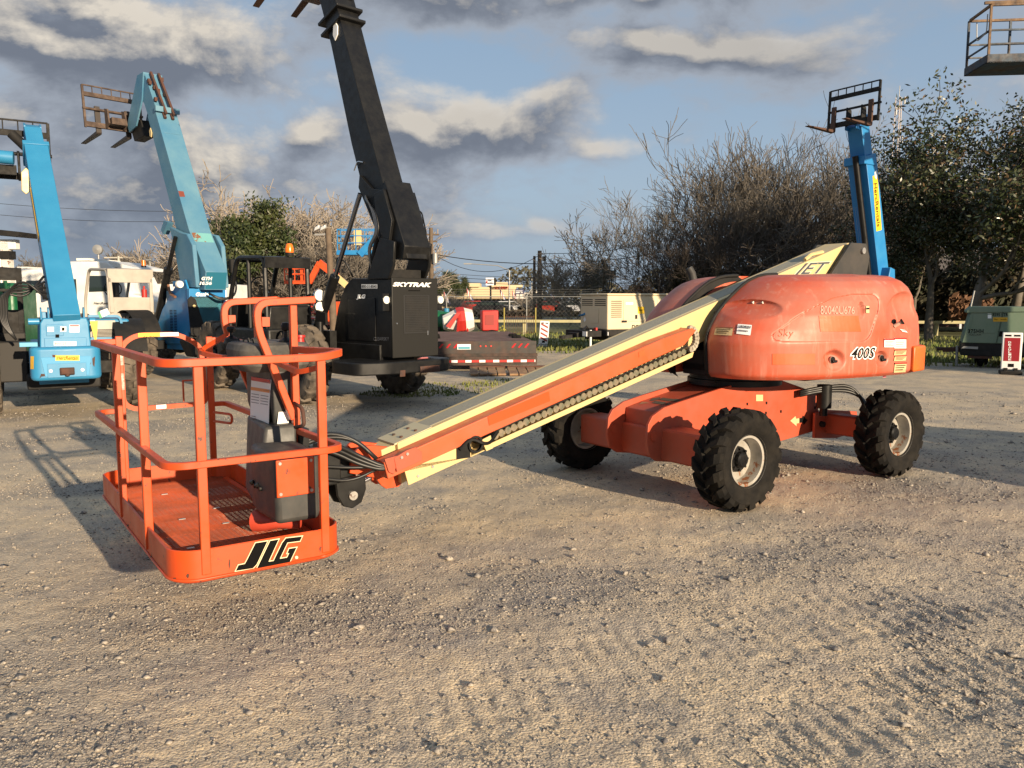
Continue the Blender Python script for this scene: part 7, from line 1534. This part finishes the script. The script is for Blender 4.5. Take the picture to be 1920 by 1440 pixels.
# right of centre
gr_ = 'bare trees behind the boom lift'
for u, v, Y, kd, sd_, mt_, lab, wx in (
    (1078, 455, 58, 'far', 12, (BARKP, TWIGP), 'pale spreading bare tree left of the tan compressor', 1.15), (1100, 490, 57, 'oak', 31, (BARKP, TWIGP), 'pale low bare tree with hanging moss behind the tan compressor', 1.1),
    (1158, 376, 50, 'bare', 22, (BARK, TWIG), 'dark spreading bare tree above the tan compressor', 1.1), (1205, 440, 52, 'bare', 22, (BARK, TWIGD), 'smaller dark bare tree above the hood exhaust', 1.0),
    (1305, 345, 46, 'shrub', 12, (BARK, TWIG), 'bare many-stemmed tree at the left end of the tall thicket', 1.0), (1350, 300, 48, 'shrub', 11, (BARK, TWIG), 'second many-stemmed tree of the tall thicket from the left', 1.1), (1420, 262, 46, 'shrub', 13, (BARK, TWIG), 'third many-stemmed tree of the tall thicket', 1.15),
    (1490, 250, 47, 'shrub', 12, (BARK, TWIG), 'tallest many-stemmed bare tree in the thicket left of the blue boom', 1.0), (1560, 255, 46, 'shrub', 11, (BARK, TWIG), 'many-stemmed bare tree right behind the far forks', 1.0), (1620, 275, 48, 'shrub', 13, (BARK, TWIG), 'many-stemmed bare tree behind the upright blue boom', 1.0), (1680, 290, 50, 'shrub', 12, (BARK, TWIG), 'many-stemmed bare tree below the radio mast', 1.0),
    (1320, 420, 42, 'shrub', 13, (BARK, TWIGD), 'low dark bare bush above the far hood', 1.1), (1400, 400, 42, 'bare', 22, (BARK, TWIGD), 'low dark bare tree behind the hood top', 1.3), (1500, 400, 43, 'shrub', 11, (BARK, TWIGD), 'low dark bare bush left of the boom upright', 1.5), (1240, 450, 45, 'shrub', 11, (BARK, TWIGD), 'low dark bare bush right of the tan compressor roof', .9)):
    tree('bare_tree', lab, kd, sd_, (gx(u, Y), Y, 0), ht(v, Y)*(1.12 if u > 1240 else 1.0), u*.91, mt_, gr_, wx=wx)
# hanging moss
def moss():
    rng = random.Random(8); b = M(); Y = 55
    for u, v, n in ((1125, 500, 16), (1140, 515, 18), (1112, 520, 8), (1330, 470, 8), (1195, 470, 6)):
        for k in range(n):
            c = at(u+rng.uniform(-14, 14), v+rng.uniform(-12, 12), Y+rng.uniform(-1.5, 1.5)); l = rng.uniform(.6, 1.7)
            for j in range(5):
                x = rng.uniform(-.12, .12); b.add([c+Vector((x-.02, 0, 0)), c+Vector((x+.03, .03, 0)), c+Vector((x+rng.uniform(-.1, .1), 0, -l*rng.uniform(.6, 1)))], [(0, 1, 2)])
    o = b.obj('spanish_moss', mat('moss', (.13, .12, .085), .95)); tag(o, 'grey-green hanging moss draped in the pale bare trees', 'moss', kind='stuff')
moss()
gmag = 'dark magnolia trees at right'
for u, v, Y, sd_, rz, lab, wx in ((1835, 140, 31, 51, .4, 'tall dark magnolia with bronze leaf undersides at the right edge', 1.12), (1745, 250, 34, 52, 2.1, 'dark magnolia right of the upright blue boom', 1.05), (1900, 235, 35, 52, 4.0, 'dark magnolia behind the tallest one at the right edge', 1.2), (1700, 380, 36, 51, 5.0, 'low dark magnolia beside the boom upright', 1.2)):
    tree('magnolia_tree', lab, 'magnolia', sd_, (gx(u, Y), Y, 0), ht(v, Y), rz, (BARK, TWIGD), gmag, leaves(LEAFD, 27, .10, .33, extra=LEAFU, seed=sd_), wx=wx)
def bush_mass(name, lab, cat, boxes, mt_, n, sz, seed):
    rng = random.Random(seed); b = M(); tot = sum(w for *_, w in boxes); FT = [float(q) for q in fbm(np.arange(0, 60, .05), np.full(1200, 3.3+seed), 4, 31)]
    for u0, u1, v0, v1, Y, w in boxes:
        for k in range(int(n*w/tot)):
            u = rng.uniform(u0, u1); top = v0+(v1-v0)*.75*FT[int(abs(u*.018)/.05) % 1200]
            v = v1-(v1-top)*rng.random()**1.05; q = at(u, v, Y+rng.uniform(-2.5, 2.5)); 
            if q.z < .02: continue
            a = Vector((rng.gauss(0, 1), rng.gauss(0, 1), rng.gauss(0, .7))).normalized(); c = a.orthogonal().normalized()*sz*rng.uniform(.4, 1.2); w_ = a.cross(c)*.45; b.add([q-c, q+w_, q+c, q-w_], [(0, 1, 2, 3)])
    o = b.obj(name, mt_); tag(o, lab, cat, kind='stuff'); return o
bush_mass('undergrowth', 'dark tangled evergreen undergrowth below the bare trees', 'undergrowth', [(1260, 1760, 455, 602, 50, 4), (1120, 1260, 520, 602, 50, .6), (1250, 1700, 470, 600, 44, 3), (1680, 2100, 410, 600, 42, 3.0)], LEAFB, 42000, .26, 5)
bush_mass('undergrowth', 'brown dry vines and brush along the right fence', 'undergrowth', [(1780, 1860, 530, 600, 40, 1), (1190, 1330, 520, 600, 46, 1)], mat('dry_vines', (.12, .06, .03), .9), 2600, .22, 6)
bush_mass('hedge', 'low brown dry hedge along the far side of the road', 'hedge', [(800, 1110, 580, 592, 79, 2), (380, 700, 545, 590, 64, 2), (-100, 400, 535, 590, 85, 2)], mat('brown_hedge', (.11, .08, .055), .95, col2=(.08, .07, .04), scale=.4), 16000, .30, 7)
gf = 'distant round green trees left of the store'
for u, v, Y, lab in ((835, 508, 130, 'leftmost distant green tree left of the store sign'), (853, 512, 132, 'middle distant green tree left of the store sign'), (872, 519, 135, 'rightmost low distant green tree left of the store sign')):
    T = tree('evergreen_tree', lab, 'evergreen', 41, (gx(u, Y), Y, 0), ht(v, Y), u, (BARK, TWIGD), gf, leaves(LEAFG, 20, .17, .34), wx=.8)
for u, v, Y, lab in ((840, 540, 70, 'small bare sapling behind the chain link fence, left one'), (857, 545, 72, 'small bare sapling behind the chain link fence, right one'), (992, 540, 88, 'small bare tree against the white wing of the store')):
    tree('bare_tree', lab, 'shrub', 11, (gx(u, Y), Y, 0), ht(v, Y), u, (BARKP, TWIGP), 'small bare saplings near the store', wx=1.1)
# far horizon wood
def wood_line():
    rng = random.Random(3); b = M()
    for k in range(26000):
        u = rng.uniform(-600, 2500); Y = rng.uniform(230, 260); hgt = 4+5*abs(sin(u*.011)+.5*sin(u*.037)); q = at(u, 560, Y); q.z = rng.random()**.7*hgt; s = rng.uniform(.3, .8)
        a = Vector((rng.gauss(0, 1), rng.gauss(0, 1), rng.gauss(0, 1))).normalized(); c = a.orthogonal().normalized()*s; w_ = a.cross(c)*.7; b.add([q-c, q+w_, q+c, q-w_], [(0, 1, 2, 3)])
    tag(b.obj('distant_wood', mat('far_wood', (.07, .065, .04), .95)), 'far hazy wood along the horizon', 'wood', kind='stuff')
wood_line()
for nm, x, y in (('yellow', 0, 0),):
    c = gnd(940, 655); b = M(); rng = random.Random(2)
    T = thing('wildflower', 'yellow flowering weed on the grass beside the mixer', 'plant', (c.x, c.y, 0))
    s = M(); fl_ = M()
    for k in range(9): a = rng.uniform(-.15, .15); h = rng.uniform(.3, .8); x = rng.uniform(-.12, .12); s.tube([(x, 0, 0), (x+a, rng.uniform(-.1, .1), h)], .008, 4); [fl_.box(x+a+dx-.02, x+a+dx+.02, -.02, .02, h-dz-.02, h-dz+.02) for dx, dz in ((0, 0), (.05, .08), (-.05, .12), (.03, .2))]
    s.obj('stem', LEAFG, T); tag(fl_.obj('flower', mat('flower_yellow', (.35, .32, .04), .7), T), kind='stuff')

# unseen copy of the blue machine, added right of view to cast gravel shade
_src = [o for o in bpy.data.objects if o.name.startswith('telehandler') and 'yellow sticker' in o.get('label', '')][0]
_c = copy_tree(_src); _c.location = (10.3, 4.3, 0); _c.rotation_euler = (0, 0, radians(150)); _c['label'] = 'unseen blue telehandler added right of view, only to cast the gravel shadow'
